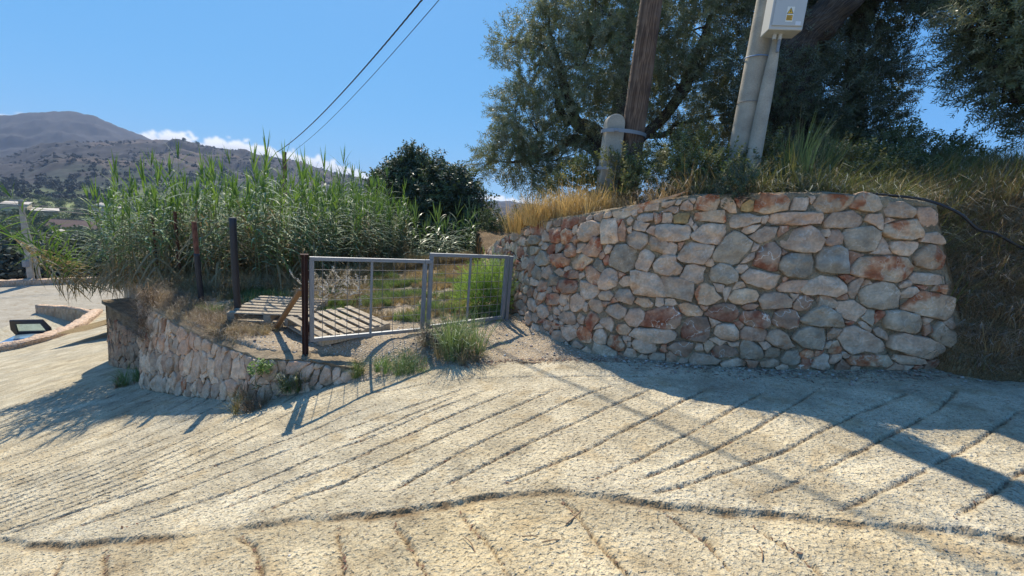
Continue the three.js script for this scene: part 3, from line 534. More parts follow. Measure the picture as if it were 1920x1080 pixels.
const WALL_CHIPS = {
  p: [[756,166,761,175,754,185,746,203,720,197,726,178,717,151,738,142,753,146],
    [1209,19,1203,22,1198,14,1199,9,1200,-1,1206,-1,1217,-1,1227,6,1215,15],
    [53,116,60,111,63,113,67,120,75,133,62,130,57,131,50,129,48,118],
    [1017,312,1015,309,1012,302,1020,301,1022,301,1031,301,1037,308,1031,315,1021,313],
    [411,119,409,113,417,109,420,107,425,109,426,111,429,115,425,121,420,119],
    [913,185,910,177,921,175,924,175,927,179,937,183,931,188,924,189,917,186],
    [1587,153,1598,157,1601,157,1603,162,1601,166,1599,169,1595,167,1590,166,1584,158],
    [402,153,403,153,407,153,409,158,406,161,404,163,399,163,400,159,392,152],
    [446,27,455,30,448,35,444,37,441,37,439,34,439,33,438,27,444,29],
    [542,165,538,157,534,155,528,150,537,150,540,149,542,149,547,153,543,156],
    [812,177,809,177,803,173,809,170,812,167,817,169,817,172,817,174,816,178],
    [1485,49,1489,57,1483,56,1478,53,1477,50,1477,48,1476,42,1483,42,1484,47]],
  b: [[877,222,883,228,880,239,873,244,864,239,856,238,859,227,861,216,870,217],
    [1563,217,1553,228,1553,235,1543,249,1537,234,1535,228,1525,220,1542,218,1546,217],
    [1677,81,1681,77,1687,74,1695,78,1691,86,1689,96,1683,95,1675,91,1669,87],
    [583,216,584,211,591,207,594,210,610,213,604,221,603,233,589,225,582,225],
    [753,61,745,55,743,49,742,43,747,39,753,37,759,41,759,47,761,57],
    [858,112,865,113,868,114,876,115,876,125,870,131,861,130,852,136,851,119],
    [994,311,985,311,976,308,987,297,993,296,1001,294,1006,295,1014,309,1006,313],
    [1184,132,1177,130,1179,123,1179,117,1187,117,1196,117,1204,120,1196,131,1190,132],
    [1314,280,1311,279,1302,277,1297,268,1302,265,1308,262,1316,265,1320,267,1329,280],
    [1701,28,1711,36,1695,36,1692,37,1687,32,1682,25,1683,19,1691,19,1697,21],
    [397,187,399,182,407,183,412,187,422,193,413,201,408,198,402,197,393,195],
    [379,151,375,151,369,151,370,143,371,139,375,129,381,141,385,145,391,151],
    [501,187,512,187,502,194,500,200,495,207,492,195,483,188,489,185,494,175],
    [625,128,622,140,617,133,613,129,606,120,607,114,620,119,623,119,628,122],
    [948,84,952,85,957,89,951,100,948,105,941,94,936,92,931,81,944,83],
    [1322,239,1321,236,1321,228,1326,229,1331,232,1332,235,1335,243,1329,242,1323,246],
    [96,91,108,87,110,83,115,82,118,85,118,92,115,97,111,104,107,94],
    [630,185,628,187,622,198,619,189,613,186,615,179,620,174,624,177,637,178],
    [1124,38,1122,47,1116,48,1112,47,1105,47,1105,40,1109,37,1116,26,1115,38],
    [1285,162,1277,164,1271,165,1263,166,1269,156,1271,152,1273,149,1283,148,1284,156],
    [1281,92,1277,93,1266,97,1269,88,1272,83,1274,74,1279,80,1282,84,1291,87],
    [193,83,197,80,200,85,209,89,201,96,195,93,192,91,181,87,189,83],
    [201,31,191,29,201,25,203,24,209,18,209,24,219,30,211,36,206,41],
    [367,124,362,122,365,118,366,115,371,105,375,113,381,118,380,125,370,127],
    [419,93,409,91,417,85,420,82,424,85,428,87,431,91,429,95,423,103],
    [968,-1,973,-1,980,2,970,9,969,10,966,13,962,9,954,3,958,-1],
    [987,56,979,54,987,49,990,49,993,48,996,52,998,56,994,59,988,62],
    [1652,94,1647,96,1642,97,1636,99,1635,93,1638,89,1639,83,1644,87,1647,88],
    [46,125,43,126,41,127,36,125,33,123,35,119,41,119,43,120,45,122],
    [421,28,419,29,413,33,411,27,415,22,415,16,421,18,425,21,431,26],
    [496,151,503,149,501,156,497,158,494,167,491,162,488,158,487,149,494,151],
    [503,4,502,7,501,17,496,11,495,7,488,1,495,0,499,-1,503,1],
    [540,33,537,41,533,32,529,29,528,25,536,25,542,19,547,23,549,31],
    [557,149,561,141,565,140,569,131,573,137,571,142,574,151,568,149,565,146],
    [701,121,695,117,704,117,709,110,716,117,713,122,707,124,704,133,701,124],
    [833,199,837,195,845,195,844,200,847,208,841,209,835,208,828,211,831,202],
    [928,89,920,94,915,87,923,82,925,80,930,78,931,84,933,86,931,91],
    [946,48,947,53,942,55,939,55,931,57,928,54,935,49,934,40,941,46],
    [1174,323,1176,325,1179,327,1180,335,1173,335,1170,332,1169,328,1168,325,1171,324],
    [1190,336,1196,331,1199,327,1203,325,1206,330,1207,333,1204,336,1202,337,1198,337],
    [1192,284,1202,283,1208,276,1208,285,1209,287,1207,291,1202,299,1199,291,1199,287],
    [1401,-1,1409,-1,1414,-1,1421,3,1418,9,1413,11,1408,11,1405,8,1397,4],
    [1405,140,1408,131,1411,138,1415,141,1417,147,1412,147,1409,147,1401,149,1401,143],
    [1527,6,1527,2,1530,-1,1532,-1,1542,0,1543,7,1534,9,1531,9,1529,8]],
  g: [[241,136,244,147,257,154,254,169,237,165,231,164,211,160,214,150,232,146],
    [474,112,482,117,478,123,477,129,469,129,466,127,459,122,465,116,471,101],
    [1537,94,1549,84,1551,94,1549,102,1549,114,1539,117,1533,106,1529,101,1534,95],
    [158,102,165,112,167,118,165,123,162,127,156,126,154,123,153,118,155,113],
    [789,280,790,291,783,292,779,293,774,293,764,291,771,283,778,281,786,274],
    [969,309,962,309,955,304,961,295,966,296,970,297,977,299,977,306,973,308],
    [158,87,165,81,170,85,165,94,161,97,159,103,153,97,149,95,152,89],
    [322,21,325,24,327,27,325,35,317,35,314,29,313,24,315,22,317,16],
    [665,213,669,212,675,206,684,209,683,217,683,224,671,221,665,221,662,219],
    [677,179,678,181,682,187,676,189,670,195,667,187,659,180,666,177,673,177],
    [778,246,773,242,771,240,765,236,764,227,775,231,778,233,790,236,786,241],
    [1040,55,1049,58,1055,59,1062,62,1056,67,1053,70,1050,71,1046,67,1043,63],
    [1538,164,1534,171,1530,171,1527,172,1524,169,1522,164,1521,156,1530,163,1533,163],
    [21,101,16,105,14,100,9,98,11,93,16,93,19,91,20,95,21,97],
    [43,57,35,61,36,53,38,49,40,47,43,43,47,48,47,51,45,56],
    [554,92,552,95,543,93,541,90,531,87,539,84,540,80,545,82,547,86],
    [899,59,905,57,906,55,912,57,919,59,911,65,908,65,906,67,897,67],
    [944,113,948,105,951,114,951,117,953,125,947,123,943,122,943,118,943,116],
    [1225,6,1222,-1,1227,-1,1233,-1,1239,-1,1241,7,1234,9,1232,11,1227,10],
    [1327,43,1327,51,1318,49,1315,48,1306,50,1310,43,1314,41,1318,41,1320,41],
    [1402,331,1407,326,1407,319,1412,315,1415,322,1417,326,1415,331,1413,330,1408,331],
    [1623,8,1620,9,1617,9,1617,5,1615,1,1620,-1,1626,-1,1633,3,1632,9]],
  r: [[913,285,923,288,935,296,922,305,910,305,902,303,897,296,902,289,906,276],
    [1491,210,1495,195,1500,206,1505,213,1517,218,1503,222,1495,225,1487,227,1489,216],
    [841,91,826,89,821,91,808,93,807,82,815,79,821,75,826,72,834,80],
    [927,246,933,238,935,245,945,251,936,255,930,264,922,261,924,254,914,247],
    [1037,219,1035,223,1033,229,1024,226,1022,223,1018,216,1023,211,1031,211,1034,213],
    [1504,11,1501,-1,1511,-1,1518,0,1525,-1,1525,12,1519,14,1510,22,1509,16],
    [947,307,942,307,938,306,926,303,936,297,931,284,942,291,951,293,958,304],
    [439,146,451,148,439,155,439,167,432,156,419,156,428,148,431,145,436,141],
    [539,185,544,181,547,183,549,188,549,195,545,196,539,196,538,193,537,187],
    [1281,334,1274,333,1279,327,1281,321,1288,314,1293,325,1300,334,1293,335,1285,335],
    [55,28,49,34,45,37,38,47,37,37,35,34,33,29,38,28,43,27],
    [373,28,370,31,368,31,358,38,359,28,364,25,365,21,370,21,371,26],
    [691,283,681,282,677,272,686,269,690,265,695,271,695,274,697,276,696,284],
    [67,95,59,96,58,105,53,96,45,94,44,89,53,90,57,88,65,87],
    [427,67,421,75,419,67,417,64,417,59,422,59,424,59,434,58,427,64],
    [500,15,504,14,505,18,512,22,505,27,501,29,497,22,497,19,497,16],
    [666,27,667,25,671,24,676,25,681,31,673,33,669,35,663,38,658,33],
    [1058,119,1054,119,1047,117,1053,114,1053,106,1059,108,1060,112,1069,117,1062,119],
    [1091,180,1084,183,1081,184,1073,187,1075,180,1076,177,1075,174,1080,171,1083,176],
    [1111,7,1110,9,1107,10,1103,10,1099,11,1101,7,1102,3,1106,-1,1111,-1],
    [1188,230,1193,234,1195,240,1196,243,1199,250,1190,248,1185,247,1187,242,1187,238],
    [1374,234,1374,229,1373,226,1373,223,1377,221,1379,224,1387,225,1382,229,1379,230],
    [1461,35,1461,32,1463,25,1469,30,1474,32,1476,39,1467,38,1464,39,1462,39]],
  o: [[1263,43,1266,39,1267,32,1275,23,1281,35,1285,40,1280,47,1274,49,1270,50],
    [1374,265,1379,267,1379,277,1371,276,1363,277,1362,271,1360,264,1363,256,1371,262],
    [1657,144,1661,141,1668,139,1669,149,1666,151,1665,158,1657,157,1646,157,1641,147],
    [1187,18,1191,17,1195,19,1201,21,1196,25,1196,36,1187,34,1185,27,1183,23],
    [1496,181,1491,183,1480,179,1488,173,1491,171,1496,165,1502,171,1511,175,1501,179],
    [229,98,227,94,228,89,231,88,237,82,240,89,246,98,237,99,232,108],
    [685,97,679,100,677,95,682,89,681,86,688,84,692,86,699,94,688,94],
    [911,21,913,30,907,30,905,35,898,33,898,30,896,24,899,19,907,13],
    [1502,135,1501,142,1498,145,1496,147,1492,144,1490,143,1481,136,1491,135,1497,136],
    [1597,9,1588,0,1598,0,1604,0,1614,0,1616,9,1605,11,1601,15,1599,12],
    [400,59,391,65,389,68,385,68,381,66,373,63,384,60,386,59,392,56],
    [1521,25,1527,28,1517,32,1514,35,1507,35,1507,30,1510,27,1510,25,1515,23],
    [17,115,17,108,24,115,27,116,32,123,26,125,20,123,17,122,11,119],
    [408,0,414,0,419,-1,421,6,418,15,413,15,407,8,405,7,400,1],
    [467,7,466,16,460,11,457,8,449,3,456,-1,459,0,466,-1,472,1],
    [1069,126,1069,123,1066,119,1070,116,1076,118,1084,120,1081,124,1077,126,1074,131],
    [1513,89,1521,93,1512,95,1510,95,1506,95,1503,93,1506,89,1507,87,1510,87],
    [1557,280,1549,283,1546,285,1543,284,1541,280,1542,277,1541,272,1546,275,1548,276],
    [1628,158,1624,159,1621,158,1612,158,1619,153,1620,151,1623,151,1628,149,1635,154]],
  v: [[1456,12,1460,21,1452,22,1447,23,1441,23,1441,14,1433,3,1448,-1,1456,0],
    [1140,307,1128,313,1131,301,1133,296,1135,286,1143,288,1147,293,1146,302,1144,309],
    [80,121,84,122,88,124,89,131,86,134,78,134,75,131,73,127,77,121],
    [707,9,708,5,708,0,716,0,727,0,723,8,718,13,713,13,709,11],
    [1334,127,1331,127,1319,120,1328,115,1333,116,1338,116,1343,117,1350,125,1338,128],
    [573,63,574,56,574,48,582,55,586,57,596,61,591,70,581,67,578,65],
    [886,85,880,85,873,83,873,77,876,75,878,71,887,64,892,73,886,79],
    [503,215,510,217,509,227,501,227,496,225,493,225,483,219,493,218,497,207],
    [576,35,581,33,589,34,583,40,579,42,575,47,573,42,571,39,574,35],
    [712,151,714,151,717,156,721,163,712,161,709,158,704,158,702,152,706,142],
    [1319,80,1324,75,1326,78,1328,81,1330,86,1326,89,1321,93,1310,88,1317,83],
    [360,93,366,93,369,93,372,93,375,97,373,100,370,107,367,100,364,99],
    [504,89,498,89,501,84,501,81,503,73,507,82,511,84,516,88,510,96],
    [1056,281,1060,289,1063,293,1068,298,1059,299,1056,299,1052,297,1053,293,1055,290],
    [1247,116,1251,112,1254,109,1258,109,1261,113,1262,119,1257,118,1254,119,1248,121],
    [1383,178,1383,176,1384,173,1385,169,1388,171,1391,172,1394,177,1390,179,1387,181],
    [1643,0,1651,5,1646,9,1640,9,1637,8,1634,7,1633,5,1635,0,1640,-1],
    [1695,9,1690,14,1688,9,1685,6,1680,0,1689,-1,1692,-1,1702,0,1697,6]]
};
const LOW_WALL_STONES = {
  b: [[47,19,36,16,34,1,53,1,63,0,74,13,72,21,56,22,52,20],
    [91,10,91,21,92,25,92,32,87,36,81,34,76,28,76,22,77,14],
    [120,33,122,27,123,17,130,10,141,14,136,29,133,34,131,42,119,44],
    [135,58,132,45,139,36,141,29,155,16,158,29,160,37,159,48,152,56],
    [224,40,216,42,203,38,199,28,198,20,199,7,212,8,215,15,218,23],
    [255,21,251,5,260,0,275,4,284,17,284,24,281,40,266,46,256,30],
    [397,-1,406,8,400,22,399,33,385,46,371,36,366,16,370,3,384,0],
    [402,36,404,20,408,10,418,1,430,0,442,10,438,23,433,35,416,42],
    [471,5,474,21,476,30,471,52,460,48,447,38,442,27,446,10,457,0],
    [560,19,553,37,542,38,531,24,534,17,534,7,541,0,551,0,562,13],
    [629,8,646,22,644,39,647,50,639,62,617,58,606,49,610,35,613,18],
    [704,39,692,45,677,39,674,26,676,17,686,0,699,6,704,22,704,30],
    [708,35,706,19,713,0,722,0,745,0,746,16,745,33,734,48,718,48],
    [752,0,764,1,780,12,780,22,780,34,766,50,749,44,748,31,750,17],
    [826,48,818,36,818,19,820,13,826,0,838,0,846,13,842,27,841,35],
    [877,44,862,56,844,35,848,21,851,13,856,0,875,0,882,18,882,28],
    [189,44,207,65,208,70,210,75,213,84,204,82,197,81,194,77,192,70],
    [247,84,231,90,223,86,216,80,210,65,216,46,226,42,240,56,244,69],
    [250,94,248,80,248,73,246,65,256,46,263,69,262,73,264,78,261,96],
    [302,90,292,104,282,102,271,93,270,87,265,67,277,55,293,70,298,82],
    [300,76,298,54,318,52,321,72,320,81,325,98,312,108,307,93,304,83],
    [359,109,356,81,356,75,367,52,384,50,393,68,392,81,391,105,377,120],
    [407,130,394,93,396,83,395,75,404,44,427,58,424,80,424,94,420,116],
    [481,62,488,84,490,91,492,103,484,122,463,106,462,98,460,87,461,71],
    [524,42,541,57,530,82,529,91,525,122,497,113,492,86,490,75,495,54],
    [600,90,598,76,607,56,623,69,628,84,630,94,625,108,609,114,599,103],
    [632,82,636,69,643,62,665,48,674,61,670,75,665,85,657,102,636,100],
    [760,79,765,90,758,114,741,90,739,83,732,67,741,48,757,59,759,73],
    [770,96,768,90,761,71,786,74,789,80,792,93,797,106,788,118,771,109],
    [431,106,445,109,450,118,446,130,442,138,436,137,425,135,420,130,423,119],
    [477,122,486,137,488,149,472,148,466,146,462,144,450,139,453,121,463,114],
    [518,149,510,158,498,154,490,144,490,134,490,125,504,118,517,125,519,137],
    [606,129,606,122,616,116,627,112,634,125,634,135,630,154,618,157,601,150],
    [778,120,789,122,796,127,798,135,800,145,791,158,781,154,776,140,776,133],
    [622,190,609,185,604,173,619,162,635,164,642,172,646,187,633,194,628,192],
    [768,232,766,202,770,191,770,185,780,160,792,183,792,197,792,208,789,222],
    [816,193,818,202,813,214,802,213,797,203,796,195,796,185,800,174,813,185],
    [820,191,820,183,829,171,841,180,838,192,837,198,836,208,822,210,820,199],
    [847,169,861,163,860,171,858,180,857,187,852,196,842,185,844,179,846,174],
    [806,228,810,220,821,216,830,224,832,236,832,247,819,248,812,246,806,237],
    [836,246,834,230,845,212,866,226,870,239,868,248,859,260,851,258,840,255],
    [884,258,873,264,872,252,874,243,874,240,880,228,883,245,884,246,883,247]],
  w: [[98,38,96,27,94,18,91,6,105,1,116,11,118,18,117,31,109,46],
    [227,33,222,22,218,11,223,0,236,0,244,0,248,9,250,22,247,40],
    [530,16,530,22,528,30,521,42,509,44,504,30,502,22,506,10,515,1],
    [604,0,610,13,610,22,606,38,590,44,583,27,584,20,582,10,590,0],
    [650,20,654,12,665,0,674,12,672,23,668,32,662,42,647,45,648,27],
    [816,16,814,26,814,46,797,50,783,47,784,23,783,6,791,0,808,0],
    [326,84,324,72,324,58,330,46,349,57,354,69,351,74,353,96,334,108],
    [456,79,453,103,427,95,427,82,430,69,429,57,446,42,459,52,458,72],
    [547,54,560,58,572,74,572,93,562,106,544,116,532,98,536,80,539,72],
    [711,108,704,86,704,75,703,54,720,52,728,68,732,77,738,90,723,106],
    [801,107,798,95,794,84,792,73,797,54,819,59,820,81,822,93,821,116],
    [824,87,824,76,821,55,837,50,846,73,848,81,850,91,841,108,825,96],
    [852,86,855,56,869,79,870,87,872,96,875,113,856,112,854,96,854,90],
    [683,118,684,132,682,139,676,162,666,160,662,142,660,134,662,123,674,112],
    [739,150,727,146,720,138,718,131,712,118,724,110,735,114,738,122,745,135],
    [882,147,881,158,866,162,846,155,852,138,855,128,870,120,881,118,882,141],
    [661,202,652,192,648,183,646,173,660,162,674,166,682,175,680,188,678,206],
    [710,188,710,180,710,170,717,158,728,177,728,182,728,189,724,204,711,204],
    [766,183,764,196,761,211,737,222,726,207,730,192,731,170,748,166,757,166]],
  o: [[180,48,164,33,161,22,160,9,173,0,182,0,194,11,194,22,187,38],
    [309,-1,323,0,338,-1,330,16,327,23,318,38,307,36,306,18,304,12],
    [554,48,560,31,563,22,571,4,581,22,580,30,580,38,575,50,559,54],
    [656,137,657,143,659,155,644,160,640,148,638,143,638,132,642,118,655,124]],
  p: [[291,53,286,36,286,33,287,26,289,16,303,23,302,29,302,35,298,46],
    [328,39,331,25,339,10,356,10,364,33,370,44,364,51,351,54,339,48],
    [500,38,496,50,484,46,482,35,480,29,477,17,491,12,499,21,498,28],
    [575,71,590,48,594,76,594,80,596,89,587,108,575,94,575,87,576,80],
    [679,108,663,105,672,80,674,75,682,50,701,63,700,79,700,87,696,108],
    [543,125,545,133,542,144,543,158,530,164,522,155,522,146,524,136,527,124],
    [548,139,548,134,550,114,561,127,562,138,564,147,561,170,548,168,546,144],
    [572,148,566,138,564,124,573,107,582,112,597,109,602,127,600,136,587,148],
    [716,145,711,160,702,168,685,167,686,149,686,144,689,129,705,118,716,137],
    [768,151,764,158,746,160,739,156,748,141,751,132,761,118,771,130,772,141],
    [826,136,826,128,830,123,838,114,853,114,850,131,847,139,844,144,831,150],
    [863,172,877,162,883,170,882,180,882,184,883,190,879,212,863,197,860,184]],
  r: [[822,142,824,146,829,158,817,172,806,162,804,151,802,141,808,126,819,126],
    [685,183,694,172,703,172,706,184,706,195,703,208,694,212,682,209,684,190]]
};
const LOW_WALL_CHIPS = {
  p: [[577,177,563,163,565,151,585,149,603,141,608,155,609,168,597,184,583,180],
    [159,51,165,36,177,48,188,51,191,66,185,77,169,73,158,69,139,62],
    [669,115,662,120,655,125,652,120,634,114,637,102,655,103,663,91,669,107],
    [794,111,799,101,805,111,812,113,814,125,805,128,798,138,796,125,787,120],
    [866,71,864,68,862,63,862,57,866,56,880,44,882,55,882,65,882,76],
    [703,104,708,113,697,122,693,125,686,134,686,119,679,115,685,109,691,109],
    [303,9,293,16,287,23,283,12,279,7,279,-1,284,0,291,-1,301,-1],
    [287,61,283,58,284,49,291,55,299,50,297,59,297,64,296,70,289,64],
    [187,5,190,-1,193,-1,197,0,205,0,199,7,197,8,194,16,192,7],
    [197,22,198,31,199,32,199,36,196,38,192,37,190,35,191,32,193,30],
    [416,1,410,7,408,9,406,7,405,6,403,4,399,1,405,0,411,0],
    [523,157,523,163,515,161,514,159,513,155,515,154,516,153,521,149,520,153],
    [523,129,519,131,519,126,517,125,513,119,521,121,522,123,525,125,525,128],
    [542,169,537,167,534,165,538,161,540,161,545,154,545,160,547,164,549,169],
    [659,156,660,147,663,153,663,156,665,157,667,162,660,161,657,161,657,158],
    [755,47,759,50,761,52,759,54,759,56,757,59,754,55,749,53,752,47]],
  w: [[767,50,776,41,784,50,797,51,792,62,793,85,778,71,770,71,760,63],
    [722,165,719,159,715,148,727,147,734,149,739,158,743,167,735,168,725,167],
    [414,50,410,40,425,40,429,37,445,39,437,49,432,53,430,57,423,54],
    [481,60,466,68,460,58,474,50,474,43,482,33,484,49,493,55,491,61],
    [545,39,557,37,552,49,551,55,544,61,539,55,533,49,525,39,540,36],
    [570,53,574,52,584,56,581,61,577,67,570,69,565,63,563,60,566,53],
    [75,13,71,8,66,1,72,0,77,-1,89,-1,91,9,84,11,79,13],
    [638,148,641,154,649,162,645,168,635,163,629,161,621,161,632,154,633,142],
    [817,57,812,57,804,54,803,48,815,47,820,42,824,47,832,50,821,54],
    [883,224,882,227,878,229,876,233,870,230,865,225,874,222,876,217,883,212],
    [342,9,333,11,338,3,339,1,344,-1,347,2,349,5,351,9,344,9],
    [566,-1,576,0,577,6,567,8,565,17,561,9,558,6,555,-1,564,-1],
    [652,45,660,43,661,50,655,53,652,55,643,58,647,50,648,47,650,45],
    [883,109,883,113,882,115,880,117,878,117,873,116,875,112,875,108,879,109],
    [215,15,213,8,212,7,206,1,212,0,216,-1,219,0,219,5,218,7],
    [499,44,501,41,504,34,507,42,511,47,507,48,503,49,500,50,497,46],
    [577,48,579,43,581,41,584,33,587,39,589,43,588,45,585,46,581,53],
    [614,115,609,119,604,124,600,117,599,113,600,111,602,105,605,110,606,111],
    [849,14,845,8,843,6,839,1,843,-1,847,-1,854,-1,853,4,851,8],
    [281,44,275,42,282,41,285,33,285,41,287,42,287,44,287,51,282,45],
    [697,2,703,-1,710,0,710,5,708,9,707,12,703,13,702,10,699,6],
    [703,168,704,167,706,165,710,166,709,169,709,172,705,179,704,171,695,171],
    [715,125,709,123,707,120,705,118,707,116,708,115,711,109,717,113,713,118],
    [747,44,749,44,752,52,745,49,744,47,736,49,740,42,742,40,747,39],
    [739,123,744,123,746,123,753,121,751,128,750,131,747,137,743,129,743,128]],
  r: [[840,196,853,198,861,189,864,199,877,213,870,224,852,217,847,211,832,212],
    [605,50,604,55,603,62,594,68,594,55,581,49,594,44,599,41,608,36],
    [445,9,444,14,442,7,441,6,434,0,440,0,444,-1,452,2,450,6]],
  b: [[717,111,730,103,735,97,739,85,747,100,749,103,756,120,740,123,736,112],
    [796,208,806,216,807,226,805,236,798,242,792,240,787,239,772,233,789,225],
    [845,155,857,160,849,167,845,174,837,175,832,171,827,161,829,156,839,147],
    [801,147,805,161,813,169,799,172,798,176,791,176,785,168,777,156,788,158],
    [142,12,137,-1,147,-1,151,-1,161,-1,159,11,159,19,150,21,141,18],
    [223,41,213,50,211,54,203,59,199,53,195,51,189,39,204,39,207,42],
    [365,120,349,117,346,116,331,114,341,105,345,101,349,99,357,102,357,108],
    [394,99,400,116,402,123,399,129,389,127,385,125,379,119,385,114,389,107],
    [301,44,317,39,320,37,327,40,333,45,326,49,325,53,318,50,312,51],
    [775,168,775,171,771,178,763,176,759,169,749,161,761,159,767,155,779,154],
    [454,103,461,99,462,106,472,115,457,116,453,121,449,112,437,107,443,101],
    [671,53,670,49,664,43,667,36,677,41,683,43,692,51,680,53,678,65],
    [841,57,839,52,837,41,850,44,853,48,859,53,853,60,853,70,843,58],
    [395,66,387,54,387,51,387,45,390,44,397,36,406,40,401,49,399,54],
    [472,-1,476,0,484,0,493,1,488,12,482,14,475,22,473,12,473,7],
    [547,120,536,122,530,122,527,117,527,113,527,107,534,101,537,107,538,110],
    [617,0,624,-1,631,7,620,11,616,15,611,15,610,9,606,1,612,0],
    [652,13,651,17,644,19,641,15,635,12,631,3,641,0,648,0,657,1],
    [711,43,717,47,717,51,708,53,705,53,695,57,699,45,703,42,705,31],
    [737,223,749,219,751,217,758,213,767,217,766,226,758,230,751,229,748,227],
    [817,121,823,112,824,109,823,101,831,101,838,107,843,114,833,118,827,127],
    [135,6,125,11,122,15,117,14,116,9,110,4,115,-1,122,-1,126,0],
    [237,53,235,49,229,44,227,36,238,39,243,39,253,41,251,50,247,56],
    [259,52,260,41,268,47,280,43,284,52,275,55,272,57,264,67,261,60],
    [358,11,354,10,348,1,357,-1,362,-1,371,-1,369,6,365,12,362,22],
    [769,127,763,118,756,117,762,109,763,101,769,109,770,111,781,115,775,126],
    [853,118,849,108,860,113,863,114,874,118,863,121,860,125,857,127,853,123],
    [325,113,322,111,316,110,317,105,322,103,328,96,331,103,333,107,333,115],
    [482,125,489,116,490,111,493,103,497,114,503,115,498,119,494,121,487,129],
    [509,5,505,11,501,18,495,12,490,12,491,7,493,4,498,-1,505,-1],
    [32,12,27,9,21,9,17,6,21,-1,29,-1,33,-1,33,4,33,6],
    [523,6,518,1,525,-1,530,-1,536,-1,535,5,533,9,529,13,526,9],
    [685,165,689,173,681,173,678,169,674,166,678,163,678,155,683,153,685,162],
    [723,54,717,51,725,50,727,49,730,50,737,53,734,58,729,65,725,56],
    [869,75,877,76,880,77,882,79,883,82,883,88,880,93,873,91,871,83],
    [881,109,877,109,874,100,873,95,876,93,879,93,883,94,883,97,883,100],
    [251,24,255,31,257,34,261,39,257,45,251,38,249,38,249,35,250,31],
    [361,59,360,63,355,67,352,59,354,55,357,54,359,53,368,51,363,58],
    [373,39,377,42,381,44,381,49,376,49,373,50,368,51,371,44,369,40],
    [411,128,413,126,416,119,420,125,419,128,424,135,416,133,413,131,411,131],
    [581,103,583,104,587,109,580,111,578,109,570,108,568,103,572,97,580,100],
    [648,198,643,196,638,195,635,192,643,190,645,187,649,190,651,193,653,200],
    [712,216,706,214,701,213,705,207,705,203,708,196,711,205,713,205,719,212],
    [719,220,720,214,727,209,731,216,733,218,735,220,731,222,729,223,727,221],
    [840,214,839,219,837,222,835,225,831,224,829,220,823,215,828,212,833,213],
    [871,253,871,256,871,258,870,264,866,263,860,261,861,256,865,255,867,251],
    [273,95,278,100,270,99,267,98,264,97,264,93,263,88,269,85,271,93],
    [307,31,308,37,309,40,307,41,305,43,299,47,301,40,303,38,302,30],
    [296,104,295,101,301,94,306,91,307,99,309,100,308,103,307,109,304,107],
    [533,36,530,37,528,35,527,33,529,31,530,27,533,29,535,32,536,35],
    [633,97,635,101,635,103,635,107,631,113,628,110,628,105,629,102,629,98],
    [819,13,816,14,815,10,813,8,811,4,818,-1,824,2,821,8,819,10],
    [841,110,843,108,844,107,845,103,853,105,850,110,848,113,845,113,843,111]],
  o: [[565,121,558,123,557,119,553,117,555,111,560,109,565,104,568,112,565,117],
    [111,48,121,45,124,43,128,43,130,47,133,50,130,56,125,55,122,53],
    [819,189,812,181,810,180,805,177,809,173,812,171,815,174,825,172,820,180],
    [653,166,652,168,650,169,648,167,649,164,647,159,650,159,658,158,655,165]]
};
const WALL_BASE = [[-0.720, -0.060, -9.400], [-0.420, -0.040, -7.400], [0.059, -0.086, -6.089], [0.333, -0.036, -5.420], [0.633, 0.010, -4.905], [0.897, 0.046, -4.570], [1.277, 0.084, -4.424], [1.680, 0.138, -4.268], [2.365, 0.229, -4.004], [2.821, 0.285, -3.914], [3.550, 0.385, -3.834], [3.916, 0.438, -3.812], [4.325, 0.494, -3.791]];
const WALL_TOP = [[-0.659, 0.560, -9.412], [-0.321, 0.975, -7.420], [0.194, 1.354, -6.140], [0.469, 1.479, -5.486], [0.763, 1.570, -4.991], [0.993, 1.646, -4.698], [1.336, 1.739, -4.578], [1.742, 1.853, -4.428], [2.415, 1.919, -4.165], [2.844, 1.960, -4.079], [3.565, 1.960, -3.991], [3.924, 1.918, -3.960], [4.332, 1.869, -3.928]];
const LOW_BASE = [[-1.450, -0.420, -4.500], [-1.806, -0.508, -4.442], [-2.243, -0.638, -4.359], [-2.703, -0.776, -4.332], [-3.481, -1.005, -4.749], [-4.296, -1.231, -5.188], [-5.454, -1.574, -5.929]];
const LOW_TOP = [-0.4, -0.33, -0.26, -0.27, -0.3, -0.26, -0.2];
// ---------- the lane: height of the concrete, its rake grooves and the step between two pours ----------
const GX = [-22, -14, -4.7, -2.85, -1.72, -1.16, 0, 1.5, 3, 5, 9], GY = [-5.6, -3.87, -1.27, -0.76, -0.42, -0.25, 0.0, 0.17, 0.36, 0.64, 1.2];
function hermite(x, X, Y) {
  const n = X.length; if (x <= X[0]) return Y[0]; if (x >= X[n - 1]) return Y[n - 1];
  let i = 0; while (i < n - 2 && X[i + 1] <= x) i++;
  const m = (k) => (k === 0 ? (Y[1] - Y[0]) / (X[1] - X[0]) : k === n - 1 ? (Y[n - 1] - Y[n - 2]) / (X[n - 1] - X[n - 2]) : (Y[k + 1] - Y[k - 1]) / (X[k + 1] - X[k - 1]));
  const h = X[i + 1] - X[i], t = (x - X[i]) / h, t2 = t * t, t3 = t2 * t;
  return (2 * t3 - 3 * t2 + 1) * Y[i] + (t3 - 2 * t2 + t) * h * m(i) + (-2 * t3 + 3 * t2) * Y[i + 1] + (t3 - t2) * h * m(i + 1);
}
const roadY = (x, z) => hermite(x, GX, GY) + 0.02 * (Math.max(z, -6) + 1.6);
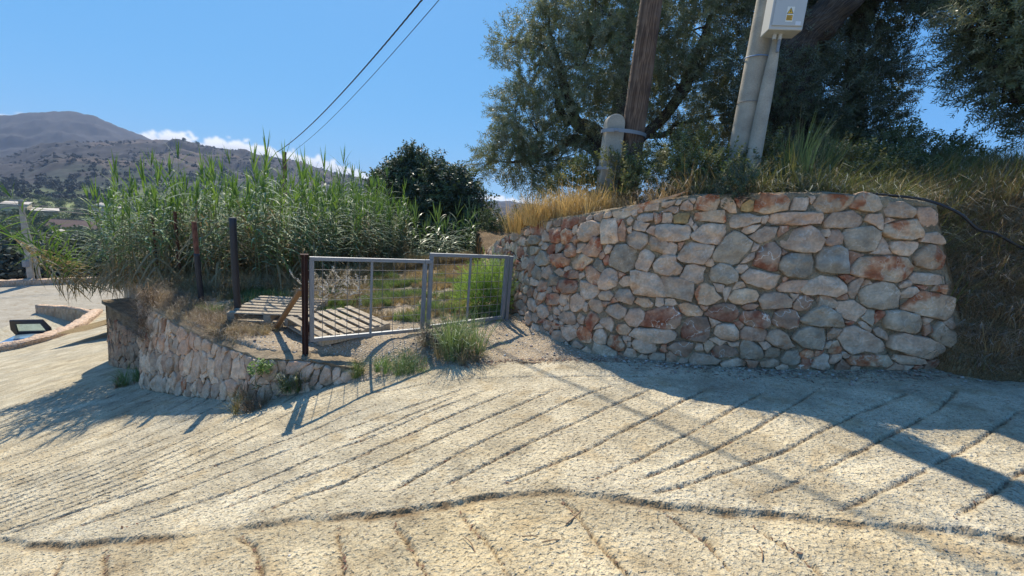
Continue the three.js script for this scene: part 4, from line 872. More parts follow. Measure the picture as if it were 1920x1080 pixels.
// grooves on the upper pour (x, z along each), traced by eye
const GROOVES = [
  [[-2.9, -2.36], [-2.24, -2.65], [-1.71, -3.0], [-1.28, -3.17], [-0.82, -3.42], [-0.3, -3.75]], [[-3.4, -2.46], [-2.87, -2.68], [-2.17, -2.98], [-1.82, -3.18], [-1.1, -3.62]], [[-2.35, -2.31], [-1.82, -2.52], [-1.48, -2.7], [-0.96, -2.99], [-0.05, -3.7]],
  [[-1.8, -2.34], [-1.25, -2.55], [-0.85, -2.75]], [[-1.4, -2.21], [-0.97, -2.41], [-0.27, -2.94], [0.56, -3.65]], [[-0.66, -2.21], [-0.25, -2.6], [0.54, -3.32], [1.06, -3.69]],
  [[-0.4, -2.17], [0.14, -2.62], [0.65, -3.03], [1.41, -3.65]], [[-0.04, -2.18], [0.55, -2.55], [1.48, -3.3], [1.87, -3.62]], [[0.53, -2.21], [1.28, -2.74], [2.48, -3.65]], [[0.76, -2.21], [1.16, -2.42], [1.77, -2.8], [2.88, -3.6]],
  [[0.85, -2.13], [1.06, -2.18], [1.83, -2.53], [2.63, -2.99], [3.43, -3.38]], [[1.35, -2.04], [2.25, -2.48], [2.75, -2.75], [3.3, -3.05], [3.8, -3.4]], [[1.73, -1.96], [2.33, -2.21], [3.12, -2.59], [3.9, -3.03]], [[2.28, -1.9], [2.7, -2.1], [3.03, -2.26], [3.9, -2.7]],
  [[-1.07, -2.64], [-0.5, -3.08], [0.24, -3.69]], [[-1.19, -2.94], [-0.75, -3.26], [-0.35, -3.6]],
  [[-1.5, -3.98], [-1.16, -3.88], [-0.6, -3.95], [0.08, -3.9], [0.8, -3.86], [1.49, -3.87]],
];
{ // the left part of the pour: lines of the same rake, closer together, running on down the lane
  const R = rng(21);
  for (let k = 0; k < 26; k++) { const x0 = -3.75 - k * 0.3 * (1 + k * 0.012), z0 = -2.35 - (k * 0.06); GROOVES.push([[x0 - 0.3, z0 + 0.12], [x0 + 0.45, z0 - 0.22 + (R() - 0.5) * 0.04], [x0 + 1.15, z0 - 0.72], [x0 + 1.75, z0 - 1.55 - k * 0.05], [x0 + 1.9, z0 - 2.6 - k * 0.1]]); }
  for (let k = 0; k < 26; k++) { const x0 = -3.6 - k * 0.3 * (1 + k * 0.012), z0 = -2.3 - (k * 0.06); const a = 0.1 + R() * 0.4; GROOVES.push([[x0 + a, z0 - a * 0.45], [x0 + 1.15, z0 - 0.72], [x0 + 1.6, z0 - 1.25]]); }
}
const LOWER = [[[-0.82, -2.0], [-0.74, -1.85], [-0.66, -1.7], [-0.6, -1.4]], [[-0.52, -1.98], [-0.42, -1.85], [-0.27, -1.63], [-0.1, -1.35]], [[-0.18, -2.03], [-0.05, -1.85], [0.11, -1.61], [0.25, -1.35]], [[0.37, -2.1], [0.44, -1.97], [0.5, -1.83], [0.62, -1.6], [0.7, -1.3]], [[-1.45, -2.1], [-1.25, -1.95], [-1.08, -1.73], [-0.95, -1.4]], [[-2.27, -2.16], [-2.16, -2.05], [-2.04, -1.92], [-1.9, -1.6]], [[-2.55, -2.2], [-2.42, -1.99], [-2.3, -1.7]], [[0.9, -2.0], [1.02, -1.8], [1.1, -1.5]], [[1.3, -1.9], [1.42, -1.7], [1.5, -1.4]]];
const STEP = [[-9, -3.2], [-5, -2.75], [-3.61, -2.51], [-3.3, -2.45], [-2.66, -2.28], [-2.15, -2.21], [-1.86, -2.17], [-1.35, -2.13], [-0.66, -2.07], [-0.02, -2.14], [0.37, -2.17], [0.8, -2.08], [1.57, -1.94], [2.5, -1.78], [2.76, -1.74], [6, -1.3], [9, -1]];
const SX = STEP.map((p) => p[0]), SZ = STEP.map((p) => p[1]);
function segDist(px, pz, a, b) { const dx = b[0] - a[0], dz = b[1] - a[1], t = clamp(((px - a[0]) * dx + (pz - a[1]) * dz) / (dx * dx + dz * dz)); return [Math.hypot(px - a[0] - dx * t, pz - a[1] - dz * t), t]; }
// grooves in buckets of 0.25 m so that each point looks at the near ones only
const bucket = new Map();
function addGroove(line, kind) {
  for (let i = 0; i + 1 < line.length; i++) {
    const a = line[i], b = line[i + 1], n = Math.ceil(Math.hypot(b[0] - a[0], b[1] - a[1]) / 0.1), s = { a, b, kind, w: 0.6 + 0.6 * Math.abs(n2(a[0] * 2, a[1] * 2)), ends: [i === 0, i + 2 === line.length] };
    const seen = new Set();
    for (let k = 0; k <= n; k++) for (let u = -1; u <= 1; u++) for (let w = -1; w <= 1; w++) { const key = (Math.floor(mix(a[0], b[0], k / n) / 0.25) + u) * 4096 + Math.floor(mix(a[1], b[1], k / n) / 0.25) + w; if (!seen.has(key)) { seen.add(key); if (!bucket.has(key)) bucket.set(key, []); bucket.get(key).push(s); } }
  }
}
GROOVES.forEach((g) => addGroove(g, 0)); LOWER.forEach((g) => addGroove(g, 1));
function laneDetail(x, z, coarse) {                    // [height above roadY, dirt 0..1]
  const wob = n2(x * 2.1, z * 2.1) * 0.02 + n2(x * 9, z * 9) * 0.005 + n2(x * 33, z * 33) * 0.003;
  const d = interp(x, SX, SZ) - z + wob;               // positive: beyond the step, on the upper pour
  const stepK = (0.72 + 0.35 * smooth(-0.55, 0.25, n2(x * 0.9 + 2, 3))) * (1 - 0.8 * smooth(-1.9, -1.75, x) * smooth(-1.35, -1.5, x)); let h = smooth(-0.008, 0.008, d) * 0.016 * stepK - 0.016, dirt = 0;
  if (Math.abs(d) < 0.07) { const e = Math.exp(-(((d + 0.02) / 0.022) ** 2)); h -= 0.006 * e * stepK; dirt = Math.max(dirt, stepK * (0.6 + 0.55 * n2(x * 5, z * 5)) * smooth(-0.06, -0.02, d) * smooth(0.02, 0.005, d)); }
  const list = bucket.get(Math.floor(x / 0.25) * 4096 + Math.floor(z / 0.25));
  if (list) for (const s of list) {
    if ((s.kind === 1) !== (d < 0)) continue;
    const [q0, t] = segDist(x + wob * 0.6, z - wob * 0.6, s.a, s.b), q = q0 + n2(x * 40, z * 40) * 0.004;
    let k = 1; if (s.ends[0]) k *= smooth(0, 0.35, t); if (s.ends[1]) k *= smooth(1, 0.65, t);
    const keep = smooth(-1.1, -0.55, n2(x * 1.7 + 40, z * 1.7)) * k, wd = 0.0125 * (s.kind ? 1.05 : 1) * (0.75 + 0.35 * n2(x * 2.3, z * 2.3));
    const e = Math.exp(-((q / wd) ** 2)) * keep; h -= (s.kind ? 0.017 : 0.018) * e - 0.003 * Math.exp(-(((q - 0.034) / 0.014) ** 2)) * keep;
    dirt = Math.max(dirt, smooth(0.2, 0.75, e) * (0.72 + 0.3 * n2(x * 6, z * 6)));
  }
  if (!coarse) h += n2(x * 38, z * 38) * 0.0022 + n2(x * 75, z * 75) * 0.0013 + n2(x * 9, z * 9) * 0.002;
  return [h + n2(x * 1.3, z * 1.3) * 0.006, dirt];
}
function axis(a, b, spacing) { const o = [a]; while (o[o.length - 1] < b) o.push(o[o.length - 1] + spacing(o[o.length - 1])); return o; }
function sheet(xs, zs, fn, skip) {                     // fn(x, z) -> [y, [r, g, b]]
  const nx = xs.length, nz = zs.length, P = new Float32Array(nx * nz * 3), Cc = new Float32Array(nx * nz * 3), U = new Float32Array(nx * nz * 2), I = [];
  let o = 0; for (const z of zs) for (const x of xs) { const [y, c] = fn(x, z); P[o * 3] = x; P[o * 3 + 1] = y; P[o * 3 + 2] = z; Cc.set(c, o * 3); U[o * 2] = x / 1.6; U[o * 2 + 1] = z / 1.6; o++; }
  for (let j = 0; j + 1 < nz; j++) for (let i = 0; i + 1 < nx; i++) { if (skip && skip((xs[i] + xs[i + 1]) / 2, (zs[j] + zs[j + 1]) / 2)) continue; const a = j * nx + i; I.push(a, a + nx, a + 1, a + 1, a + nx, a + nx + 1); }
  const g = new THREE.BufferGeometry(); g.setAttribute('position', new THREE.BufferAttribute(P, 3)); g.setAttribute('color', new THREE.BufferAttribute(Cc, 3)); g.setAttribute('uv', new THREE.BufferAttribute(U, 2)); g.setIndex(I); g.computeVertexNormals(); return g;
}
const CONC = [1.0, 0.99, 0.96], DIRT = [0.36, 0.26, 0.16];
function laneColor(x, z, dirt) {
  const big = fbm2(x * 0.45, z * 0.45, 3), spot = smooth(0.18, 0.5, fbm2(x * 1.1 + 9, z * 1.1, 4)), lower = interp(x, SX, SZ) - z < 0 ? 1 : 0;
  const warm = clamp(0.16 + lower * 0.34 + big * 0.4), d = clamp(dirt + spot * (0.12 + 0.34 * lower));
  const worn = smooth(-0.25, 0.35, fbm2(x * 0.8 + 20, z * 1.6, 5)), stain = smooth(0.22, 0.34, fbm2(x * 2.2 - 7, z * 2.2, 5)), c0 = mixc(CONC, [1.0, 0.88, 0.66], warm), kk = mix(0.86, 1.07, worn) * (1 - 0.16 * stain), c = [c0[0] * kk, c0[1] * kk, c0[2] * kk]; return mixc(c, DIRT, d * 0.92);
}
{
  const xs = axis(-7, 6.6, (x) => 0.0125 + 0.0045 * Math.max(0, Math.abs(x + 0.3) - 2.6)), zs = axis(-6.4, -0.45, (z) => 0.0125 + 0.0045 * Math.max(0, -z - 2.4));
  structure('lane', sheet(xs, zs, (x, z) => { const [h, d] = laneDetail(x, z); return [roadY(x, z) + h, laneColor(x, z, d)]; }, (x, z) => z < -5 && x > -2.2), concrete);
  // the lane behind the photographer and further down the hill
  structure('lane', sheet(axis(-9, 6.6, () => 0.4), axis(-0.45, 9, () => 0.4), (x, z) => [roadY(x, z) - 0.016 - 0.5 * smooth(6, 9, z), laneColor(x, z, 0)]), concrete);
}
// parapet line: the lane ends at it on the left
const PAR = [[-24, -9.5], [-18.6, -12], [-16.9, -12.6], [-15.9, -13.4], [-16.2, -15.0], [-17.6, -17.1], [-19.5, -19.5]];
{
  const ramp = (x, z) => { const [h, d] = laneDetail(x, z, true); return [roadY(x, z) + h * 1.2, laneColor(x, z, d)]; };
  const leftOf = (x, z) => { for (let i = 0; i + 1 < PAR.length; i++) { const a = PAR[i], b = PAR[i + 1]; if (z <= a[1] && z > b[1]) return x < mix(a[0], b[0], (z - a[1]) / (b[1] - a[1])) - 0.05; } return z > PAR[0][1] ? false : x < -20.2; };
  structure('lane', sheet(axis(-24, -4.6, (x) => 0.035 + 0.006 * Math.max(0, -7 - x)), axis(-23, -2.2, (z) => 0.04 + 0.012 * Math.max(0, -z - 6)), ramp, (x, z) => leftOf(x, z) || (x > -7.02 && z > -6.37)), concrete);
}
// ---------- the yard behind the low wall, the apron before the gate, the bank behind the high wall ----------
const EDGE = [[-9.2, -9.75], [-8.4, -8.9], [-6.85, -7.75], [-6.1, -7.1], [-5.6, -6.15], [-4.42, -5.3], [-3.6, -4.88], [-2.78, -4.46], [-2.24, -4.47], [-1.8, -4.42], [-1.41, -4.3], [-1.13, -4.33], [-0.61, -4.3], [0.07, -4.3], [1.02, -4.25], [1.7, -4.2]];
const edgeZ = (x) => interp(x, EDGE.map((p) => p[0]), EDGE.map((p) => p[1]));
const yardLevel = (x, z) => Math.max(-0.25, 0.1 * x) + 0.03 * smooth(-8, -14, z) + n2(x * 0.9, z * 0.9) * 0.02;
function yardY(x, z) {
  const d = edgeZ(x) - z, wall = smooth(-1.7, -2.3, x), w = mix(0.75, 0.12, wall);
  const lev = yardLevel(x, z) + n2(x * 3, z * 3) * 0.012 + n2(x * 9, z * 9) * 0.006, r = roadY(x, z);
  const t = smooth(-0.02, w, d);
  return d < -0.02 ? r - 0.07 : mix(r + mix(0.004, -0.05, smooth(0.4, 1.2, x) * 0) - 0.05 * (1 - smooth(-0.02, 0.06, d)), lev, t);
}
{
  const skip = (x, z) => z > edgeZ(x) + 0.2;
  structure('yard_ground', sheet(axis(-9, 1.75, () => 0.05), axis(-13, -3.9, (z) => 0.03 + 0.006 * Math.max(0, -z - 5)), (x, z) => {
    const d = edgeZ(x) - z, dry = smooth(-0.05, 0.3, fbm2(x * 0.6, z * 0.6 + 4, 4)) * smooth(1.2, 2.4, d), k = 1 + 0.12 * fbm2(x * 2, z * 2, 3);
    const c = mixc([1.02, 0.98, 0.93], [0.8, 0.62, 0.36], dry * 0.8); return [yardY(x, z), [c[0] * k, c[1] * k, c[2] * k]];
  }, skip), gravel);
  structure('field_ground', sheet(axis(-30, 12, () => 0.5), axis(-40, -12.9, () => 0.5), (x, z) => { const y = mix(yardLevel(x, z), -3.5, smooth(-7, -14, x)) - 2.2 * smooth(-20, -40, z) - 3 * smooth(-14, -26, x); return [y - 0.02, [0.7, 0.58, 0.34]]; }, (x, z) => x < -14 && z > -30), gravel);
}
// plan of the high wall, and the bank behind it
const wallS = [0]; for (let i = 1; i < WALL_BASE.length; i++) wallS.push(wallS[i - 1] + Math.hypot(WALL_BASE[i][0] - WALL_BASE[i - 1][0], WALL_BASE[i][2] - WALL_BASE[i - 1][2]));
const lineX = (arr, s, k) => interp(s, wallS, arr.map((p) => p[k]));
function behindWall(x, z) {                            // distance behind the wall line (negative in front), top height there
  let best = 1e9, top = 0, side = 1;
  for (let i = 0; i + 1 < WALL_BASE.length; i++) {
    const a = WALL_BASE[i], b = WALL_BASE[i + 1], [d, t] = segDist(x, z, [a[0], a[2]], [b[0], b[2]]);
    if (d < best) { best = d; top = mix(WALL_TOP[i][1], WALL_TOP[i + 1][1], t); const dx = b[0] - a[0], dz = b[2] - a[2]; side = dx * (z - a[2]) - dz * (x - a[0]) < 0 ? 1 : -1; }
  }
  return [best * side, top];
}
const WALL_END = V(4.05, 0, -3.82);
function bankY(x, z) {
  const [d, top] = behindWall(x, z), rough = fbm2(x * 1.3, z * 1.3, 3) * 0.12;
  const up = top - 0.03 + 0.2 * smooth(0.3, 2.5, d) + (0.07 * Math.max(0, Math.min(d, 6) - 1.2)) * smooth(0.5, 2.5, x) + rough * smooth(0.3, 1, d);
  const foot = roadY(x, z), e = x - 3.7;               // past the end of the wall the bank comes down to the lane
  const slope = foot - 0.03 + 1.25 * Math.max(0, -z - (3.62 - 0.3 * Math.max(0, e))) + 0.05 * fbm2(x * 4, z * 4, 3);
  const past = smooth(3.72, 4.15, x);
  const wallPart = d < 0.1 ? foot - 0.4 : mix(foot - 0.2, up, smooth(0.12, 0.3, d));
  return mix(wallPart, Math.min(slope, up + 0.2 * clamp(e - 0.5, 0, 1.5)), past);
}
{
  structure('bank', sheet(axis(-1.2, 14, (x) => (x < 7 ? 0.06 : 0.3)), axis(-24, -2.2, (z) => (z > -7 ? 0.05 : 0.25)), (x, z) => { const k = 1 + 0.25 * fbm2(x * 1.7, z * 1.7, 3); return [bankY(x, z), [0.5 * k, 0.38 * k, 0.23 * k]]; }, (x, z) => { const [d] = behindWall(x, z); return x < 3.72 ? d < 0.13 : z > -2.6 + 0 * d; }), soil);
}
// ---------- rubble walls ----------
function wallFace(base, top, lean) {                   // maps (s, h, out) on a wall face to a point
  const S = [0]; for (let i = 1; i < base.length; i++) S.push(S[i - 1] + Math.hypot(base[i][0] - base[i - 1][0], base[i][2] - base[i - 1][2]));
  const normals = base.map((_, i) => { const a = base[Math.max(0, i - 1)], b = base[Math.min(base.length - 1, i + 1)], dx = b[0] - a[0], dz = b[2] - a[2], l = Math.hypot(dx, dz); return lean * dx >= 0 ? [-dz / l * lean, dx / l * lean] : [-dz / l * lean, dx / l * lean]; });
  const at = (s, h, o = 0) => {
    s = clamp(s, 0, S[S.length - 1] - 1e-6); let i = 0; while (i < S.length - 2 && S[i + 1] <= s) i++;
    const t = (s - S[i]) / (S[i + 1] - S[i]), B = base[i].map((v, k) => mix(v, base[i + 1][k], t)), T = top[i].map((v, k) => mix(v, top[i + 1][k], t)), f = h / (T[1] - B[1]), nx = mix(normals[i][0], normals[i + 1][0], t), nz = mix(normals[i][1], normals[i + 1][1], t);
    return V(mix(B[0], T[0], f) + nx * o, B[1] + h, mix(B[2], T[2], f) + nz * o);
  };
  const height = (s) => interp(s, S, top.map((p) => p[1])) - interp(s, S, base.map((p) => p[1]));
  return { at, height, length: S[S.length - 1] };
}
function stoneGeo(face, poly, R, proud) {              // one stone: outline rounded and chipped, front uneven, sides running back into the mortar
  const P = []; for (let i = 0; i < poly.length; i += 2) P.push([poly[i] * 0.005, poly[i + 1] * 0.005]);
  let area = 0, cx = 0, cy = 0; P.forEach((p, i) => { const q = P[(i + 1) % P.length]; area += p[0] * q[1] - q[0] * p[1]; cx += p[0]; cy += p[1]; });
  for (let i = P.length - 1; i >= 0; i--) { const q = P[(i + 1) % P.length]; if (Math.hypot(q[0] - P[i][0], q[1] - P[i][1]) < 0.004) P.splice(i, 1); }
  if (area < 0) P.reverse(); area = Math.abs(area) / 2; cx /= P.length; cy /= P.length;
  const out = [], size = Math.sqrt(area), segL = Math.max(0.02, size * 0.17);
  P.forEach((p, i) => { const q = P[(i + 1) % P.length], L = Math.hypot(q[0] - p[0], q[1] - p[1]), n = clamp(Math.round(L / segL), 1, 6);
    for (let k = 0; k < n; k++) { const t = k / n, j = k ? (R() - 0.5) * 0.08 * L : 0, ease = 1, x = mix(p[0], q[0], t) - (q[1] - p[1]) / L * j * 0.6, y = mix(p[1], q[1], t) + (q[0] - p[0]) / L * j * 0.6; out.push([cx + (x - cx) * ease, cy + (y - cy) * ease]); } });
  const th = proud * (0.55 + 0.6 * R()) * clamp(size / 0.2, 0.5, 1.15), tx = (R() - 0.5) * 0.22, ty = (R() - 0.5) * 0.2, sd = R() * 100, T = new Tri(), u0 = R(), v0 = R(), n = out.length;
  const rings = [[1.06, -0.05], [1.05, -0.004], [1.035, th * 0.6], [1.01, th * 0.92], [0.92, th], [0.62, th * 1.04], [0.3, th * 1.06]];
  const cuts = [0, 1, 2].map(() => [R() * 6.2832, 0.12 + 0.3 * R(), 0.7 + 1.3 * R()]);
  const put = (x, y, o, k) => { if (k > 1) for (const [a, c0, sl] of cuts) o -= Math.min(th * 0.75, Math.max(0, ((x - cx) * Math.cos(a) + (y - cy) * Math.sin(a)) / size - c0) * th * sl * 1.5); const bump = k < 2 ? 0 : (n3(x * 7 + sd, y * 7, sd) * 0.5 + Math.abs(n3(x * 12 + sd, y * 12, sd)) * 0.3 + n3(x * 26 + sd, y * 26, sd) * 0.14) * th * (k > 3 ? 1 : 0.5); const w = face.at(x, y, o + bump + (k > 1 ? (tx * (x - cx) + ty * (y - cy)) * 0.6 : 0)); return T.v(w.x, w.y, w.z, x / 0.9 + u0, y / 0.9 + v0); };
  rings.forEach(([s, o], k) => out.forEach((p) => put(cx + (p[0] - cx) * s, cy + (p[1] - cy) * s, o, k)));
  for (let k = 0; k + 1 < rings.length; k++) for (let i = 0; i < n; i++) { const a = k * n + i, b = k * n + (i + 1) % n; T.q(a, b, b + n, a + n); }
  const c = put(cx, cy, th * 1.12, 5); for (let i = 0; i < n; i++) T.t((rings.length - 1) * n + i, (rings.length - 1) * n + (i + 1) % n, c);
  return [T.geo(), area];
}
function wallBody(face, s0, s1, hTop, thick, back) {    // the mortar core: front face just behind the stones, top, ends and back
  const T = new Tri(), ns = Math.ceil((s1 - s0) / 0.035), nh = 44, rows = [];
  for (let j = 0; j <= nh + 6; j++) for (let i = 0; i <= ns; i++) {
    const s0i = mix(s0, s1, i / ns), hf = Math.min(1, j / nh), H = hTop(s0i), s = Math.min(s0i, face.endAt ? face.endAt(hf * H) : 1e9);
    const edge = hf > 0.96 ? 0 : n3(s * 4, hf * 5, 2) * 0.016 + n3(s * 14, hf * 22, 7) * 0.012 - 0.014; const lip = j > nh ? (j - nh) / 6 : 0;
    const w = face.at(s, hf * H + (j > nh ? 0.015 * Math.sin(lip * 3.1) + n3(s * 9, lip * 4, 5) * 0.012 : hf > 0.97 ? n3(s * 9, 0, 5) * 0.012 : 0) - (j === 0 ? 0.35 : 0), j > nh ? -lip * thick : edge); T.v(w.x, w.y, w.z, s / 1.1, (hf * H + lip * thick) / 1.1);
  }
  for (let j = 0; j < nh + 6; j++) for (let i = 0; i < ns; i++) { const a = j * (ns + 1) + i; T.q(a, a + 1, a + ns + 2, a + ns + 1); }
  for (const [i, flip] of [[0, 0], [ns, 1]]) {          // end faces
    const o = T.p.length / 3; for (let j = 0; j <= nh; j++) { const s0i = i ? s1 : s0, H = hTop(s0i), h = j / nh * H, s = Math.min(s0i, face.endAt ? face.endAt(h) : 1e9); for (let k = 0; k <= 5; k++) { const w = face.at(s, h - (j ? 0 : 0.35), -k / 5 * thick + (k ? n3(h * 8, k, 3) * 0.02 : 0)); T.v(w.x, w.y, w.z, k / 5 * thick / 1.1, h / 1.1); } }
    for (let j = 0; j < nh; j++) for (let k = 0; k < 5; k++) { const a = o + j * 6 + k; flip ? T.q(a, a + 1, a + 7, a + 6) : T.q(a, a + 6, a + 7, a + 1); }
  }
  return T.geo();
}
function buildWall(root, face, stones, chips, seed, proud, most = 300, mats = stoneMats) {
  const R = rng(seed), all = [];
  for (const set of [stones, chips]) for (const [kind, list] of Object.entries(set)) for (const poly of list) { const [g, area] = stoneGeo(face, poly, R, proud); all.push([g, area, kind, Math.floor(R() * 3)]); }
  all.sort((a, b) => b[1] - a[1]);
  all.slice(0, most).forEach(([g, , kind, k]) => part('stone', g, mats[kind][k], root));
  const rest = {}; all.slice(most).forEach(([g, , kind]) => (rest[kind === 'r' || kind === 'o' || kind === 'v' ? 'r' : 'b'] ??= []).push(g));
  for (const [kind, list] of Object.entries(rest)) part('stone_chip', mergeGeometries(list), mats[kind][0], root, undefined, 'stuff');
}
{
  const face = wallFace(WALL_BASE, WALL_TOP, 1); face.endAt = (h) => 8.66 - 0.36 * h;
  const root = thing('stone_wall', 'tall curved rubble stone retaining wall with grey and rust red stones', 'stone wall');
  part('mortar_core', wallBody(face, 0, face.length, face.height, 0.42), mortar, root);
  buildWall(root, face, WALL_STONES, WALL_CHIPS, 31, 0.038);
}
const lowFace = wallFace(LOW_BASE, LOW_BASE.map((p, i) => { const a = LOW_BASE[Math.max(0, i - 1)], b = LOW_BASE[Math.min(LOW_BASE.length - 1, i + 1)], dx = b[0] - a[0], dz = b[2] - a[2], l = Math.hypot(dx, dz); return [p[0] - dz / l * 0.06, LOW_TOP[i], p[2] + dx / l * 0.06]; }), -1);
{
  const root = thing('low_stone_wall', 'low rubble wall of pale upright stones below the black fence posts', 'stone wall');
  part('mortar_core', wallBody(lowFace, 0, lowFace.length, lowFace.height, 0.34), mortar, root);
  buildWall(root, lowFace, LOW_WALL_STONES, LOW_WALL_CHIPS, 37, 0.03);
}
{ // the darker wall set back beyond the corner of the low wall
  const base = [[-6.0, -1.85, -6.9], [-6.7, -2.05, -7.25], [-7.5, -2.3, -7.75], [-8.25, -2.5, -8.3]], root = thing('field_wall', 'dark stone wall set back beyond the low wall corner', 'stone wall');
  const face = wallFace(base, base.map((p, i) => [p[0] + 0.03, -0.92 - 0.05 * i, p[2] - 0.03]), -1);
  const pick = (set, s0) => { const o = {}; for (const [k, l] of Object.entries(set)) { const f = l.map((p) => p.map((v, i) => (i % 2 ? v + 8 : v - s0))).filter((p) => p.every((v, i) => (i % 2 ? v > 2 && v * 0.005 < 1.12 : v > 4 && v * 0.005 < face.length - 0.03))); if (f.length) o[k] = f; } return o; };
  const dark = Object.fromEntries(Object.entries(stoneMats).map(([k, l]) => [k, l.map((m) => { const d = m.clone(); d.color.multiply(lin(0.6, 0.56, 0.52)); return d; })])); const darkMortar = mortar.clone(); darkMortar.color = lin(0.62, 0.58, 0.54);  // copies of the common stone and mortar materials, multiplied darker for this wall
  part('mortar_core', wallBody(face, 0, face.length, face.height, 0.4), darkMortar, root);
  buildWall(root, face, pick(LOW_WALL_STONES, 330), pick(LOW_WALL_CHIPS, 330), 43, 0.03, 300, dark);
  const cap = new Tri(); for (let i = 0; i <= 24; i++) for (const [o, dy] of [[0.05, 0], [0.05, 0.07], [-0.45, 0.08], [-0.45, 0]]) { const s = face.length * i / 24, w = face.at(s, face.height(s) + dy + n2(s * 5, o * 9) * 0.008, o + n2(s * 6, dy * 40) * 0.012); cap.v(w.x, w.y, w.z, s, o + dy); }
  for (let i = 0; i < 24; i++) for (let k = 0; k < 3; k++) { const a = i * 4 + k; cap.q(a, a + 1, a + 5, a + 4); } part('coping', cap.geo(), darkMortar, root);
}
// ---------- the valley, the hills ----------
function hillY(az, r) {                                 // az in degrees from straight ahead, r in metres
  const near = interp(az, [-115, -80, -62, -55, -50, -47, -43.5, -39.9, -37.8, -35, -32.2, -29, -24.7, -19.3, -14.7, -8, -3.7, 6, 40, 115], [0.5, 0.3, 0.0, -0.3, 0.05, 1.7, 2.5, 3.2, 3.42, 3.2, 3.2, 2.75, 2.3, 1.35, 0.45, 0.0, -0.4, -0.7, -0.3, 0.5]);
  const peak = interp(az, [-115, -75, -60, -51.5, -49.8, -48.6, -47.2, -45.7, -44, -42.2, -39.9, -36, -30, -10, 8, 40, 115], [2.5, 2.2, 2.6, 3.1, 3.6, 4.05, 4.55, 4.7, 4.68, 3.95, 3.15, 2.0, 0.6, 0.05, 0.3, 0.7, 1]);
  const floor = interp(Math.log(r), [28, 40, 60, 110, 220, 350, 620, 5000].map(Math.log), [-6.4, -7.6, -11, -16, -23.5, -28, -31, -31]);
  const yn = 1500 * Math.tan(near * D2R) + 1.6, yp = 2500 * Math.tan(peak * D2R) + 1.6, wx = Math.sin(az * D2R) * r, wz = -Math.cos(az * D2R) * r;
  const a = smooth(600, 1480, r), ramp = Math.pow(clamp((r - 620) / 870), 0.85);
  let y = r < 620 ? floor : r < 1500 ? mix(-31, yn, ramp) : r < 1900 ? mix(yn, Math.min(yn, yp) * 0.72, smooth(1500, 1900, r)) : mix(Math.min(yn, yp) * 0.72, yp, Math.pow(clamp((r - 1900) / 600), 0.9));
  if (r > 2500) y = mix(yp, -60, smooth(2500, 3400, r));
  const gully = fbm2(wx / 210, wz / 210, 5), hillK = smooth(500, 1100, r) * smooth(-1, 40, Math.max(yn, yp) + 31);
  return y + gully * 26 * hillK * (1 - 0.72 * smooth(1300, 1500, r) * smooth(1750, 1500, r)) * (1 - 0.6 * smooth(2200, 2500, r)) + fbm2(wx / 40, wz / 40, 3) * mix(0.5, 4.5, hillK);
}
{
  const A = axis(-112, 112, (a) => (a > -56 && a < -12 ? 0.13 : 0.7)), Rr = axis(27, 3400, (r) => r * (r < 600 ? 0.03 : r < 1500 ? 0.008 : 0.011)), T = new Tri();
  for (const r of Rr) for (const a of A) {
    const x = Math.sin(a * D2R) * r, z = -Math.cos(a * D2R) * r, hill = smooth(560, 760, r), k = fbm2(x / 60, z / 60, 4), m = fbm2(x / 260 + 3, z / 260, 4), s = fbm2(x / 22, z / 22, 3);
    let c = mixc([0.09, 0.12, 0.035], [0.21, 0.24, 0.07], smooth(-0.1, 0.25, m + k * 0.5));        // valley fields
    const scrub = mixc([0.014, 0.0125, 0.014], [0.028, 0.022, 0.02], smooth(-0.25, 0.3, k + s * 0.5)), tan = smooth(0.16, 0.3, m + k * 0.35) * smooth(1900, 1500, r);
    const green = smooth(980, 640, r + k * 260); let h = mixc(scrub, [0.12, 0.078, 0.05], tan * 0.6); h = mixc(h, [0.02, 0.036, 0.016], green * 0.9);
    c = mixc(c, h, hill); T.v(x, hillY(a, r), z, x / 4, z / 4, c);
  }
  const n = A.length; for (let j = 0; j + 1 < Rr.length; j++) for (let i = 0; i + 1 < n; i++) { const a = j * n + i; T.q(a, a + 1, a + n + 1, a + n); }
  structure('hills', T.geo(), new THREE.MeshStandardMaterial({ vertexColors: true, roughness: 1, name: 'hillside' }));
}
const valleyY = (x, z) => hillY(Math.atan2(x, -z) / D2R, Math.hypot(x, z));
